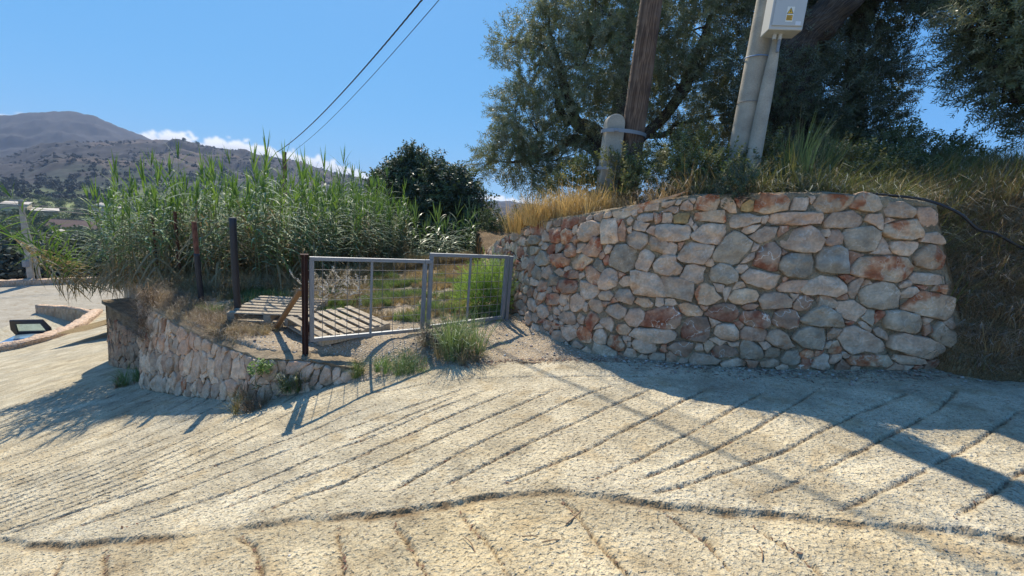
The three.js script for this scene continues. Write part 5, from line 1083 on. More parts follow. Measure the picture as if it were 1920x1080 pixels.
// ---------- the road below, its kerbs, the sunken driveway ----------
function flat(pts, uvs = 1.6) { const T = new Tri(); pts.forEach((p) => T.v(p[0], p[1], p[2], p[0] / uvs, p[2] / uvs, [0.95, 0.95, 0.95])); for (let i = 1; i + 1 < pts.length; i++) T.t(0, i + 1, i); return T; }
const asphalt = new THREE.MeshStandardMaterial({ map: concreteMap, bumpMap: concreteBump, bumpScale: 0.004, roughness: 0.95, color: lin(0.7, 0.7, 0.74), name: 'worn_asphalt' });
{
  const y = -5.8, road = new THREE.Shape([[-21, 13], [-23.6, 20.6], [-22.3, 21.9], [-13, 21.9], [-6, 30], [-6, 36], [-16, 31.5], [-26, 28.2], [-29.4, 25.6], [-34, 21], [-44, 14], [-40, 6], [-24, 8]].map((p) => new THREE.Vector2(...p)));
  const g = new THREE.ShapeGeometry(road); g.rotateX(-Math.PI / 2); g.translate(0, y, 0); const P = g.attributes.position, U = g.attributes.uv; for (let i = 0; i < P.count; i++) U.setXY(i, P.getX(i) / 2.4, P.getZ(i) / 2.4);
  structure('lower_road', g, asphalt);
  const d = flat([[-21, y, -13], [-23.6, y, -20.6], [-22.3, y - 1.0, -21.9], [-17, y - 1.2, -21.9], [-14.5, y - 1.25, -16], [-14.5, y - 1.1, -11.5], [-20, y - 0.3, -11]]); d.p.length; structure('driveway', d.geo(), concrete);
  const t = flat([[-60, -7.2, -5], [-12, -6.9, -5], [-4, -6.9, -34], [-60, -7.6, -38]]); structure('verge_ground', t.geo(), soil);
}
function lineWall(name, label, pts, h, thick, mat, drop = 0.4, group) {   // a long low wall along pts [x, y, z] of its foot
  const T = new Tri(), c = new THREE.CatmullRomCurve3(pts.map((p) => V(...p))), n = Math.ceil(c.getLength() / 0.22);
  const prof = [[1, -drop], [1, h * 0.3], [1, h * 0.8], [0.94, h * 0.98], [0.3, h * 1.01], [-0.3, h * 1.01], [-0.94, h * 0.98], [-1, h * 0.8], [-1, -drop]];
  for (let i = 0; i <= n; i++) { const p = c.getPoint(i / n), d = c.getTangent(i / n), sx = -d.z, sz = d.x, l = Math.hypot(sx, sz); prof.forEach(([o, y], k) => { const w = o * thick / 2 * (1 + 0.16 * n3(p.x * 2.2, k * 1.7, p.z * 2.2)); T.v(p.x + sx / l * w, p.y + y + (k > 1 && k < 7 ? 0.05 * n3(p.x * 2, k, p.z * 2) : 0), p.z + sz / l * w, i * 0.22, k * 0.14); }); }
  const m = prof.length; for (let i = 0; i < n; i++) for (let k = 0; k + 1 < m; k++) { const a = i * m + k; T.q(a, a + 1, a + m + 1, a + m); }
  for (const e of [0, n]) { const o = e * m, c0 = T.v(T.p[o * 3] * 0.5 + T.p[(o + m - 1) * 3] * 0.5, T.p[o * 3 + 1] + 0.3, T.p[o * 3 + 2] * 0.5 + T.p[(o + m - 1) * 3 + 2] * 0.5); for (let k = 0; k + 1 < m; k++) e ? T.t(o + k, o + k + 1, c0) : T.t(o + k + 1, o + k, c0); }
  const g = T.geo(), o = shadows(new THREE.Mesh(g, mat)); o.name = numbered(name); scene.add(o); return tag(o, label, 'wall', group);
}
const rubbleMat = new THREE.MeshStandardMaterial({ map: ST.b, bumpMap: stoneBump, bumpScale: 0.06, roughness: 0.95, name: 'rubble' });
lineWall('parapet_wall', 'low curved stone parapet along the lane beside the parked car', PAR.slice(0, 7).map(([x, z]) => [x - 0.3, roadY(x, z) - 0.05, z - 0.1]), 0.2, 0.4, rubbleMat, 2.6);
lineWall('driveway_wall', 'short stone retaining wall behind the raised tailgate', [[-23.8, -6.0, -20.5], [-22.9, -6.2, -21.3], [-21.6, -6.6, -21.75], [-19.8, -6.8, -21.8]], 0.62, 0.3, rubbleMat, 1.2);
lineWall('roadside_wall', 'low stone kerb wall on the far side of the lower road', [[-44, -5.9, -14], [-34, -5.9, -21], [-29.6, -5.9, -25.6], [-26, -5.9, -28.4], [-16, -5.9, -31.7]], 0.45, 0.4, rubbleMat, 1.2);
// ---------- houses down in the valley ----------
const render = new THREE.MeshStandardMaterial({ map: mortarMap, color: lin(1.9, 1.95, 2.0), roughness: 0.9, name: 'white_render' }), tiles = new THREE.MeshStandardMaterial({ color: lin(0.2, 0.12, 0.09), roughness: 0.9, name: 'roof_tile' }), paleTile = new THREE.MeshStandardMaterial({ color: lin(0.5, 0.44, 0.36), roughness: 0.9, name: 'pale_roof' }), paneMat = new THREE.MeshStandardMaterial({ color: lin(0.03, 0.035, 0.045), roughness: 0.2, name: 'dark_window' }), plaster = new THREE.MeshStandardMaterial({ map: mortarMap, color: lin(1.2, 1.1, 1.0), roughness: 0.95, name: 'plaster' });
function house(az, r, w, d, h, turn, roof, wallM, roofM, label, yOff = 0) {
  const x = Math.sin(az * D2R) * r, z = -Math.cos(az * D2R) * r, o = thing('house', label, 'house', [x, hillY(az, r) + yOff, z], turn, 'houses down in the valley');
  if (roof === 'gable') {
    const s = new THREE.Shape([[-w / 2, 0], [w / 2, 0], [w / 2, h], [0, h + w * 0.3], [-w / 2, h]].map((p) => new THREE.Vector2(...p))), g = new THREE.ExtrudeGeometry(s, { depth: d, bevelEnabled: false }); g.translate(0, -1, -d / 2); part('wall', g, wallM, o);
    for (const e of [-1, 1]) { const L = Math.hypot(w / 2, w * 0.3) + 0.5, rg = new THREE.BoxGeometry(L, 0.25, d + 0.9); rg.rotateZ(-e * Math.atan2(w * 0.3, w / 2)); rg.translate(e * w * 0.26, h + w * 0.15 - 1 + 0.18, 0); part('roof', rg, roofM, o); }
  } else if (roof === 'hip') {
    part('wall', box(w, h + 1, d, 0, h / 2 - 0.5, 0, 0.02), wallM, o); const T = new Tri(), e = 0.5, W = w / 2 + e, Dd = d / 2 + e, t = h + Math.min(w, d) * 0.3, k = Math.max(0, W - Dd); const v = [[-W, h, -Dd], [W, h, -Dd], [W, h, Dd], [-W, h, Dd], [-k, t, 0], [k, t, 0]].map((p) => T.v(...p)); T.q(v[3], v[2], v[5], v[4]); T.q(v[1], v[0], v[4], v[5]); T.t(v[2], v[1], v[5]); T.t(v[0], v[3], v[4]); T.q(v[0], v[1], v[2], v[3]); part('roof', T.geo(), roofM, o);
  } else { part('wall', box(w, h + 1, d, 0, h / 2 - 0.5, 0, 0.02), wallM, o); part('roof', box(w + 0.8, 0.3, d + 0.8, 0, h + 0.16, 0, 0.03), roofM, o); }
  for (let k = 0; k < 3; k++) part('window', box(1.1, 1.3, 0.14, (k - 1) * w * 0.28, h * 0.5 - 0.2, d / 2 + 0.02, 0.02), paneMat, o);
  return o;
}
house(-45.9, 205, 8, 13, 4.6, -1.15, 'gable', render, tiles, 'white gabled house with dark tiled roof in the valley', 0.5);
house(-46.7, 200, 6, 8, 2.6, -0.9, 'gable', plaster, tiles, 'small dark roofed outbuilding left of the white gabled house', 0.2);
house(-47.1, 176, 10, 8, 2.8, -0.8, 'hip', plaster, paleTile, 'house with pale hipped roof low among the olive trees', -0.4);
house(-49.6, 380, 26, 10, 4.5, -0.8, 'flat', render, paleTile, 'long flat white building at the left edge of the valley', 2);
house(-47.9, 330, 20, 9, 4.2, -0.75, 'flat', plaster, paleTile, 'long pale flat roofed shed left of the white gabled house', 1.5);
house(-44.2, 390, 15, 9, 4, -0.75, 'hip', render, paleTile, 'pale house with hipped roof behind the reed tips', 2);
house(-43.2, 400, 12, 8, 3.6, -0.75, 'flat', render, paleTile, 'rightmost small white house in the valley beside the reeds', 2);
// ---------- far power pole ----------
{
  const p = thing('far_power_pole', 'grey concrete power pole on the far side of the lower road', 'power pole', [-29.9, -6, -25.7]);
  part('shaft', taper([V(0, -0.3, 0), V(0, 2.6, 0), V(0, 5.4, 0)], [0.17, 0.145, 0.11], 10), greyConcrete, p);
  part('brace', taper([V(0.26, -0.3, -0.3), V(0.18, 1.8, -0.2), V(0.04, 4.0, -0.06)], [0.1, 0.09, 0.07], 8), greyConcrete, p);
  part('meter_box', box(0.26, 0.4, 0.2, 0.02, 1.5, 0.2, 0.02), galvanised, p);
  for (const [y, w] of [[5.05, 0.7], [5.3, 0.9]]) part('crossarm', bar(V(-w / 2, y, 0.18), V(w / 2, y, 0.1), 0.07, 0.07), galvanised, p);
  for (const [k, [a, b]] of [[[-29.9, -0.85, -25.6], [-44, 0.6, -14]], [[-29.7, -1.0, -25.6], [-46, -0.7, -13.5]], [[-29.9, -0.9, -25.8], [-12, -1.2, -45]], [[-30.0, -1.1, -25.8], [-13, -1.9, -46]]].entries()) {
    const pts = []; for (let i = 0; i <= 12; i++) { const t = i / 12; pts.push(V(mix(a[0], b[0], t), mix(a[1], b[1], t) - 0.5 * 4 * t * (1 - t), mix(a[2], b[2], t))); }
    const c = part('x', new THREE.TubeGeometry(new THREE.CatmullRomCurve3(pts), 24, 0.02, 5), wire, scene); c.name = numbered('valley_wire'); tag(c, ['upper wire running left from the far power pole', 'lower wire running left from the far power pole', 'upper wire running right from the far power pole', 'lower wire running right from the far power pole'][k], 'wire');
  }
}
// ---------- the parked hatchback with its tailgate up ----------
{
  const paint = new THREE.MeshPhysicalMaterial({ color: lin(0.4, 0.46, 0.54), metalness: 0.3, roughness: 0.35, clearcoat: 1, clearcoatRoughness: 0.08, name: 'car_paint' }), dark = new THREE.MeshStandardMaterial({ color: lin(0.015, 0.016, 0.02), roughness: 0.4, name: 'car_trim' }), glass = new THREE.MeshPhysicalMaterial({ color: lin(0.75, 0.85, 0.85), transmission: 1, thickness: 0, roughness: 0.03, name: 'car_glass' }), tint = new THREE.MeshStandardMaterial({ color: lin(0.02, 0.025, 0.03), roughness: 0.08, name: 'tinted_glass' }), tyre = new THREE.MeshStandardMaterial({ color: lin(0.02, 0.02, 0.02), roughness: 0.9, name: 'tyre' });
  const car = thing('parked_car', 'blue grey hatchback with its black framed tailgate raised behind the parapet', 'car', [-19.9, -6.95, -16.3], 0.42); car.scale.setScalar(0.9);   // nose towards +z
  const side = new THREE.Shape(); side.moveTo(1.95, 0.28); side.lineTo(-1.75, 0.28); side.quadraticCurveTo(-1.9, 0.4, -1.88, 0.75); side.lineTo(-1.82, 0.95); side.lineTo(0.9, 0.98); side.quadraticCurveTo(1.7, 0.9, 1.95, 0.68); side.lineTo(1.95, 0.28);
  let g = new THREE.ExtrudeGeometry(side, { depth: 1.5, bevelEnabled: true, bevelThickness: 0.07, bevelSize: 0.06, bevelSegments: 3 }); g.translate(0, 0, -0.75); g.rotateY(-Math.PI / 2); part('body', g, paint, car);
  const T = new Tri(), sec = [[-1.78, 0.95, 0.72, 0.95], [-1.55, 1.42, 0.55, 1.42], [-1.2, 1.5, 0.56, 1.5], [0.0, 1.5, 0.57, 1.5], [0.3, 1.43, 0.58, 1.43], [1.0, 0.98, 0.7, 0.98]];
  sec.forEach(([z, y, w]) => { for (const e of [-1, -0.7, 0, 0.7, 1]) T.v(e * w, y + 0.045 * (1 - e * e), z); }); for (let i = 1; i < 3; i++) for (let k = 0; k < 4; k++) { const a = i * 5 + k; T.q(a, a + 5, a + 6, a + 1); } { const i = 3; for (let k = 0; k < 4; k++) { const a = i * 5 + k; T.q(a, a + 5, a + 6, a + 1); } } part('roof', T.geo(), paint, car);
  const W = new Tri(); [[-0.66, 0.99, 1.0], [0.66, 0.99, 1.0], [0.56, 1.44, 0.3], [-0.56, 1.44, 0.3]].forEach((p) => W.v(...p)); W.q(0, 1, 2, 3); part('windscreen', W.geo(), tint, car);
  for (const e of [-1, 1]) { const w = new Tri(); [[e * 0.74, 0.97, 0.95], [e * 0.74, 0.97, -1.7], [e * 0.58, 1.44, -1.4], [e * 0.58, 1.44, 0.28]].forEach((p) => w.v(...p)); w.q(0, 1, 2, 3); part('side_window', w.geo(), tint, car); part('headlight', box(0.36, 0.16, 0.1, e * 0.55, 0.72, 1.93, 0.04), galvanised, car); part('mirror', box(0.16, 0.12, 0.1, e * 0.86, 1.0, 0.75, 0.04), dark, car);
    for (const z of [-1.25, 1.25]) { const c = new THREE.CylinderGeometry(0.3, 0.3, 0.2, 24); c.rotateZ(Math.PI / 2); c.translate(e * 0.72, 0.3, z); const wl = part('wheel', c, tyre, car); const rm = new THREE.CylinderGeometry(0.19, 0.19, 0.21, 20); rm.rotateZ(Math.PI / 2); rm.translate(e * 0.725, 0.3, z); part('rim', rm, galvanised, wl); } }
  const gate = new THREE.Group(); gate.name = 'tailgate'; gate.position.set(0, 1.5, -1.32); gate.rotation.x = 0.95; car.add(gate);
  const fr = new THREE.Shape([[-0.62, 0], [0.62, 0], [0.68, 0.35], [0.55, 0.9], [-0.55, 0.9], [-0.68, 0.35]].map((p) => new THREE.Vector2(...p))), hole = new THREE.Path([[-0.52, 0.16], [-0.44, 0.72], [0.44, 0.72], [0.52, 0.16]].map((p) => new THREE.Vector2(...p))); fr.holes.push(hole);
  g = new THREE.ExtrudeGeometry(fr, { depth: 0.06, bevelEnabled: true, bevelSize: 0.02, bevelThickness: 0.02, bevelSegments: 2 }); g.rotateX(-0.45); part('tailgate_frame', g, dark, gate); const pane = new THREE.BoxGeometry(1.0, 0.58, 0.008); pane.translate(0, 0.44, 0.03); pane.rotateX(-0.45); part('rear_window', pane, glass, gate);
}
// ---------- the double gate ----------
function gateLeaf(label, a, b, topA, topB, botA, botB, nSplit, wiresPerBay, rows) {
  const len = Math.hypot(b[0] - a[0], b[1] - a[1]), yaw = Math.atan2(-(b[1] - a[1]), b[0] - a[0]), o = thing('gate_leaf', label, 'gate', [a[0], 0, a[1]], yaw, 'leaves of the wire mesh gate'), s = 0.042;
  const top = (t) => mix(topA, topB, t), bot = (t) => mix(botA, botB, t);
  part('top_rail', bar(V(0, topA - s / 2, 0), V(len, topB - s / 2, 0), s, s), galvanised, o);
  part('bottom_rail', bar(V(s, botA + s / 2, 0), V(len - s, botB + s / 2, 0), s, s), galvanised, o);
  part('stile', bar(V(s / 2, botA - 0.0, 0), V(s / 2, topA - s, 0), s + 0.002, s + 0.006), galvanised, o); part('stile', bar(V(len - s / 2, botB, 0), V(len - s / 2, topB - s, 0), s + 0.002, s + 0.006), galvanised, o);
  const mid = bar(V(len / 2, bot(0.5) + s, 0.001), V(len / 2, top(0.5) - s, 0.001), 0.026, 0.026); part('middle_bar', mid, galvanised, o);
  const tube = (p, q) => { const c = new THREE.TubeGeometry(new THREE.LineCurve3(p, q), 1, 0.0036, 5); return c; };
  for (let k = 1; k < wiresPerBay * 2 + 2; k++) { if (k === wiresPerBay + 1) continue; const t = k / (wiresPerBay * 2 + 2), dx = n2(k * 3.3, a[0]) * 0.006; part('wire', tube(V(len * t + dx, bot(t) + 0.01, -0.012), V(len * t - dx, top(t) - 0.02, -0.012)), wire, o); }
  for (let k = 1; k <= rows; k++) { const t = k / (rows + 1); part('wire', tube(V(0.02, mix(botA, topA - 0.03, t), -0.018), V(len - 0.02, mix(botB, topB - 0.03, t) - 0.006 * Math.sin(k * 4), -0.018)), wire, o); }
  return [o, yaw, len];
}
const [leafA] = gateLeaf('left leaf of the grey mesh gate beside the rusty post', [-2.226, -4.584], [-1.085, -5.262], 0.86, 0.84, -0.11, -0.085, 2, 4, 7);
for (const y of [0.05, 0.66]) { const c = new THREE.CylinderGeometry(0.014, 0.014, 0.09, 10); c.translate(-0.018, y, 0); part('hinge', c, rust, leafA); }
const [leafB] = gateLeaf('right leaf of the grey mesh gate against the tall stone wall', [-1.055, -5.285], [-0.085, -5.82], 0.925, 0.915, -0.055, 0.02, 2, 4, 7);
part('latch', box(0.09, 0.05, 0.03, -0.02, 0.82, 0.03, 0.006), galvanised, leafB);
{
  const p = thing('gate_post', 'dark rusty steel post carrying the left gate leaf', 'post', [-2.262, -0.42, -4.545], 0.53), h = 1.3;
  part('flange', bar(V(0, 0, -0.038), V(0, h, -0.038), 0.076, 0.01), rust, p); part('flange', bar(V(0, 0, 0.038), V(0, h, 0.038), 0.076, 0.01), rust, p); part('web', bar(V(0.004, 0, 0), V(0.004, h, 0), 0.008, 0.066), rust, p); part('cap', box(0.082, 0.008, 0.09, 0, h + 0.004, 0, 0.002), rust, p);
  const f = thing('post_footing', 'rough concrete footing at the foot of the rusty gate post', 'footing', [-2.262, -0.62, -4.53]); part('block', taper([V(0, 0, 0), V(0.01, 0.2, 0), V(0, 0.37, 0)], [0.15, 0.12, 0.085], 9, 0.25, 4), mortar, f);
  const q = thing('gate_post', 'grey steel post fixed to the stone wall beside the gate', 'post', [-0.045, -0.12, -5.86], 0.5); part('shaft', bar(V(0, 0, 0), V(0, 1.02, 0), 0.05, 0.05), galvanised, q); part('cap', box(0.055, 0.006, 0.055, 0, 1.023, 0, 0.002), galvanised, q);
}
// ---------- pallets ----------
function pallet(label, o, ax, ay, nSlat, slatW, tiltX, tiltZ, seed, noise) {
  const R = rng(seed), L = Math.hypot(...ax), Dp = Math.hypot(...ay), yaw = Math.atan2(-ax[1], ax[0]), t = thing('wooden_pallet', label, 'pallet', o, 0, 'weathered pallets lying in the yard'); t.rotation.set(tiltX, yaw, tiltZ, 'YXZ');
  for (let k = 0; k < 3; k++) { const x = 0.05 + k / 2 * (L - 0.1); const bm = part('bearer', box(0.09, 0.085, Dp, x, 0.06, -Dp / 2, 0.004), palletWood[k % 3], t); }
  for (let k = 0; k < 3; k++) part('bottom_board', box(L, 0.017, 0.09, L / 2 + (R() - 0.5) * 0.02, 0.009, -0.05 - k / 2 * (Dp - 0.1), 0.002), palletWood[(k + 1) % 3], t);
  for (let k = 0; k < nSlat; k++) { const g = box(L * (0.97 + R() * 0.04), 0.019, slatW * (0.85 + R() * 0.3), 0, 0, 0, 0.003); g.rotateY((R() - 0.5) * noise); g.rotateZ((R() - 0.5) * noise * 0.3); g.translate(L / 2, 0.113 + R() * 0.004, -0.05 - k / (nSlat - 1) * (Dp - 0.1)); part('slat', g, palletWood[Math.floor(R() * 3)], t); }
  return t;
}
pallet('weathered pallet lying on the gravel right behind the left gate leaf', [-2.92, -0.2, -5.33], [0.78, 0.62], [0.44, -0.82], 7, 0.085, 0.03, -0.02, 3, 0.03);
pallet('weathered pallet lying behind the black post, left of the other pallet', [-3.66, -0.2, -5.3], [0.98, -0.14], [-0.25, -0.95], 7, 0.09, 0.0, 0.01, 8, 0.05);
{ const g = bar(V(-3.04, -0.27, -5.3), V(-2.45, 0.42, -4.84), 0.07, 0.026, 0.004); const m = shadows(new THREE.Mesh(g, plankWood)); m.name = 'leaning_plank'; scene.add(m); tag(m, 'brown plank leaning as a brace against the rusty gate post', 'plank'); }
// ---------- fence posts ----------
function fencePost(label, p, h, r, blackTo, lean, bands) {
  const o = thing('fence_post', label, 'post', p, 0, 'fence posts along the low wall'); o.rotation.set(lean[0], 0.4, lean[1]);
  const cyl = (y0, y1, rr) => { const c = new THREE.CylinderGeometry(rr, rr, y1 - y0, 14); c.translate(0, (y0 + y1) / 2, 0); return c; };
  if (blackTo > 0) { const T = taper([V(0, -0.1, 0), V(0.004, h * 0.2, 0), V(-0.003, h * 0.5, 0), V(0, blackTo, 0)], [r, r * 0.97, r * 1.02, r], 12, 0.05, p[0]); part('black_sleeve', T, blackPlastic, o); }
  if (blackTo < h) part('iron_pipe', cyl(Math.max(-0.2, blackTo - 0.05), h, r * 0.82), rustLight, o); else part('cap', cyl(h - 0.002, h + 0.006, r * 0.96), blackPlastic, o);
  for (const y of bands) part('yellow_band', cyl(y, y + 0.028, r * 1.07), new THREE.MeshStandardMaterial({ color: lin(0.62, 0.4, 0.03), roughness: 0.5, name: 'yellow_tape' }), o);
}
fencePost('tall black post with a yellow band near its foot', [-3.68, -0.28, -5.56], 1.4, 0.043, 1.4, [0, 0.012], [0.14]);
fencePost('post with orange rusty top and black lower sleeve', [-4.52, -0.3, -6.03], 1.28, 0.038, 0.83, [0, 0.03], []);
fencePost('bare rusty iron post among the reeds', [-5.75, -0.3, -7.2], 1.3, 0.032, 0, [0, 0.01], []);
fencePost('thin rusty stake at the left end of the fence', [-6.2, -0.3, -7.3], 1.25, 0.02, 0.5, [0, 0.03], []);
// ---------- power poles on the bank ----------
{
  const p = thing('wooden_pole', 'brown weathered wooden pole strapped to a concrete stub', 'utility pole', [1.4, 1.5, -5.9]);
  part('shaft', taper([V(0, 0, 0), V(0.005, 1.5, 0), V(0.01, 3, 0), V(0.0, 6.6, 0)], [0.155, 0.145, 0.135, 0.11], 16, 0.03, 3), poleWood, p);
  part('crossarm', bar(V(-0.6, 5.85, 0.14), V(0.6, 5.85, 0.14), 0.09, 0.1), poleWood, p);
  const s = thing('concrete_stub', 'pale concrete stub post with rounded top beside the wooden pole', 'post', [1.13, 1.3, -5.78], 0.1);
  const sh = new THREE.Shape(); sh.moveTo(-0.115, 0); sh.lineTo(-0.105, 1.42); sh.quadraticCurveTo(-0.1, 1.52, 0, 1.525); sh.quadraticCurveTo(0.1, 1.52, 0.105, 1.42); sh.lineTo(0.115, 0); const g = new THREE.ExtrudeGeometry(sh, { depth: 0.15, bevelEnabled: true, bevelSize: 0.012, bevelThickness: 0.012, bevelSegments: 2 }); g.translate(0, 0, -0.1); part('shaft', g, greyConcrete, s);
  for (const [k, y] of [1.32, 0.86].entries()) {
    const b = thing('steel_strap', k ? 'lower steel strap around the wooden pole and concrete stub' : 'upper steel strap around the wooden pole and concrete stub', 'strap', [1.27, 1.3 + y, -5.84]);
    const pts = []; for (let i = 0; i < 22; i++) { const a = i / 22 * 6.2832; pts.push(V(Math.cos(a) * 0.305, 0.01 * Math.sin(a), Math.sin(a) * 0.19 + 0.0 + Math.cos(a) * -0.05)); }
    const c = new THREE.CatmullRomCurve3(pts, true), T = new Tri(); for (let i = 0; i <= 60; i++) { const q = c.getPoint(i / 60); T.v(q.x, q.y - 0.022, q.z); T.v(q.x, q.y + 0.022, q.z); } for (let i = 0; i < 60; i++) T.q(i * 2, i * 2 + 2, i * 2 + 3, i * 2 + 1); part('band', T.geo(), galvanised, b);
    part('bolt', box(0.05, 0.03, 0.03, -0.14, 0, 0.2, 0.008), galvanised, b);
  }
  const c = thing('concrete_pole', 'pale round concrete power pole carrying the meter box', 'utility pole', [2.5, 1.7, -5.2]);
  part('shaft', taper([V(0, 0, 0), V(0.01, 1.5, 0), V(0.02, 4, 0), V(0.03, 6.6, 0)], [0.142, 0.13, 0.115, 0.1], 24, 0), greyConcrete, c);
  const t1 = new THREE.TorusGeometry(0.139, 0.006, 6, 28); t1.rotateX(Math.PI / 2); t1.translate(0.006, 1.72, 0); part('blue_tie', t1, new THREE.MeshStandardMaterial({ color: lin(0.18, 0.3, 0.5), roughness: 0.6, name: 'blue_tape' }), c);
  const t2 = new THREE.TorusGeometry(0.137, 0.004, 6, 28); t2.rotateX(Math.PI / 2); t2.translate(0.005, 1.25, 0.012); part('wire_tie', t2, wire, c);
  const f = thing('conduit_duct', 'slim concrete duct rising to the meter box beside the pole', 'duct', [2.56, 1.75, -5.0]); part('duct', taper([V(0, 0, 0), V(0.003, 0.9, 0), V(0.01, 1.5, 0.0), V(0.012, 1.86, 0)], [0.088, 0.076, 0.06, 0.034], 14, 0.02, 3), greyConcrete, f);
  const m = new THREE.MeshStandardMaterial({ color: lin(0.52, 0.51, 0.47), roughness: 0.5, name: 'grey_box_paint' });
  const bx = thing('meter_box', 'grey electrical meter box with yellow warning sticker on the concrete pole', 'meter box', [2.55, 3.57, -4.9], -0.14);
  part('case', box(0.32, 0.56, 0.22, 0, 0.28, 0, 0.012), m, bx);
  const door = part('door', box(0.29, 0.5, 0.012, 0.004, 0.285, 0.117, 0.005), m, bx); part('lock', box(0.02, 0.035, 0.014, -0.1, 0.3, 0.13, 0.004), blackPlastic, door);
  const cv = document.createElement('canvas'); cv.width = 128; cv.height = 256; const x = cv.getContext('2d'); x.fillStyle = '#e9e4d4'; x.fillRect(0, 0, 128, 256); x.fillStyle = '#e8b42c'; x.beginPath(); x.moveTo(64, 20); x.lineTo(118, 118); x.lineTo(10, 118); x.closePath(); x.fill(); x.strokeStyle = '#1a1a1a'; x.lineWidth = 7; x.stroke(); x.fillStyle = '#1a1a1a'; x.beginPath(); x.moveTo(70, 48); x.lineTo(52, 84); x.lineTo(64, 84); x.lineTo(58, 110); x.lineTo(78, 74); x.lineTo(66, 74); x.closePath(); x.fill(); x.fillStyle = '#dca62e'; x.fillRect(10, 140, 108, 92); x.fillStyle = '#3a3020'; for (let i = 0; i < 5; i++) x.fillRect(18, 150 + i * 16, 92 - (i % 2) * 22, 6);
  const tx = new THREE.CanvasTexture(cv); tx.colorSpace = THREE.SRGBColorSpace; const st = new THREE.PlaneGeometry(0.068, 0.14); st.translate(0.01, 0.14, 0.1245); part('warning_sticker', st, new THREE.MeshStandardMaterial({ map: tx, roughness: 0.5, name: 'sticker' }), door);
  const l2 = new THREE.PlaneGeometry(0.05, 0.035); l2.translate(0.1, 0.06, 0.1245); part('rating_label', l2, new THREE.MeshStandardMaterial({ color: lin(0.7, 0.7, 0.7), roughness: 0.5, name: 'paper_label' }), door);
  for (const dx of [-0.055, 0.0]) { const e = new THREE.CylinderGeometry(0.02, 0.02, 0.05, 12); e.translate(dx, -0.025, 0.0); part('cable_gland', e, m, bx); } const pipe = new THREE.CylinderGeometry(0.016, 0.016, 0.14, 12); pipe.translate(0, -0.1, 0); part('conduit', pipe, galvanised, bx);
}
// ---------- overhead cables ----------
for (const [k, [A, B, sag, r, twist]] of [[[1.35, 7.5, -5.76], [-14.603, 3.473, -26.206], 0.6, 0.017, 1], [[1.5, 7.3, -5.76], [-13.728, 3.757, -26.675], 0.45, 0.009, 0]].entries()) {
  const strands = twist ? [0, 2.1, 4.2] : [0]; const gs = strands.map((ph) => { const pts = []; for (let i = 0; i <= 260; i++) { const t = i / 260, a = t * 190 + ph, o = twist ? 0.011 : 0; pts.push(V(mix(A[0], B[0], t) + Math.cos(a) * o, mix(A[1], B[1], t) - 4 * sag * t * (1 - t) + Math.sin(a) * o, mix(A[2], B[2], t))); } return new THREE.TubeGeometry(new THREE.CatmullRomCurve3(pts), 520, twist ? 0.0105 : r, 5); });
  const m = shadows(new THREE.Mesh(mergeGeometries(gs), cableMat)); m.name = numbered('overhead_cable'); scene.add(m); tag(m, k ? 'thin single overhead cable, the right of the two' : 'thick twisted overhead cable, the left of the two', 'cable');
}
{ const p = thing('distant_cable_pole', 'dark pole behind the reeds where the overhead cables end', 'utility pole', [-14.4, -4, -26.6]); part('shaft', taper([V(0, 0, 0), V(0, 4, 0), V(0, 7.55, 0)], [0.16, 0.14, 0.11], 10), poleWood, p); part('insulator', box(0.08, 0.12, 0.08, 0, 7.5, 0.05, 0.02), poleWood, p); }
{ const g = new THREE.TubeGeometry(new THREE.CatmullRomCurve3([V(3.3, 2.0, -4.25), V(3.42, 1.98, -4.05), V(3.58, 1.95, -3.9), V(3.78, 1.86, -3.8), V(4.0, 1.74, -3.82), V(4.3, 1.72, -3.95), V(4.7, 1.6, -4.0), V(5.2, 1.62, -4.1)]), 60, 0.012, 7), m = shadows(new THREE.Mesh(g, blackPlastic)); m.name = 'irrigation_hose'; scene.add(m); tag(m, 'black irrigation hose trailing off the right end of the wall top', 'hose'); }
// ---------- leaves ----------
function sprigGeo(n, len, leafL, leafW, seed, spread = 0.9, stemW = 0.004) {   // a twig along +y with leaves in pairs
  const R = rng(seed), T = new Tri(), bend = V((R() - 0.5) * 0.3, 1, (R() - 0.5) * 0.3);
  ribbon(T, [V(0, 0, 0), V(bend.x * len * 0.4, len * 0.5, bend.z * len * 0.4), V(bend.x * len, len, bend.z * len)], [stemW, stemW, stemW * 0.4], V(1, 0, 0));
  for (let k = 0; k < n; k++) {
    const t = 0.12 + 0.88 * k / n, a = k * 2.4 + R(), up = 0.35 + 0.5 * R(), p = V(bend.x * len * t * t, len * t, bend.z * len * t * t), L = leafL * (0.7 + 0.5 * R());
    const d = V(Math.cos(a) * spread, up, Math.sin(a) * spread).normalize(), s = V(-Math.sin(a) + (R() - 0.5), (R() - 0.5) * 1.2, Math.cos(a) + (R() - 0.5)).cross(d).cross(d).normalize();
    const m = p.clone().addScaledVector(d, L * 0.5), e = p.clone().addScaledVector(d, L); e.y -= L * 0.12 * R();
    const i = T.v(p.x, p.y, p.z); T.v(m.x - s.x * leafW / 2, m.y - s.y * leafW / 2, m.z - s.z * leafW / 2); T.v(m.x + s.x * leafW / 2, m.y + s.y * leafW / 2, m.z + s.z * leafW / 2); T.v(e.x, e.y, e.z); T.t(i, i + 1, i + 2); T.t(i + 1, i + 3, i + 2);
  }
  return T.geo();
}
const oliveSprigs = [1, 2, 3].map((s) => sprigGeo(24, 0.26, 0.068, 0.0145, s)), broadSprigs = [4, 5].map((s) => sprigGeo(12, 0.34, 0.13, 0.055, s, 0.9, 0.006)), smallSprigs = [6, 7].map((s) => sprigGeo(16, 0.2, 0.045, 0.024, s));
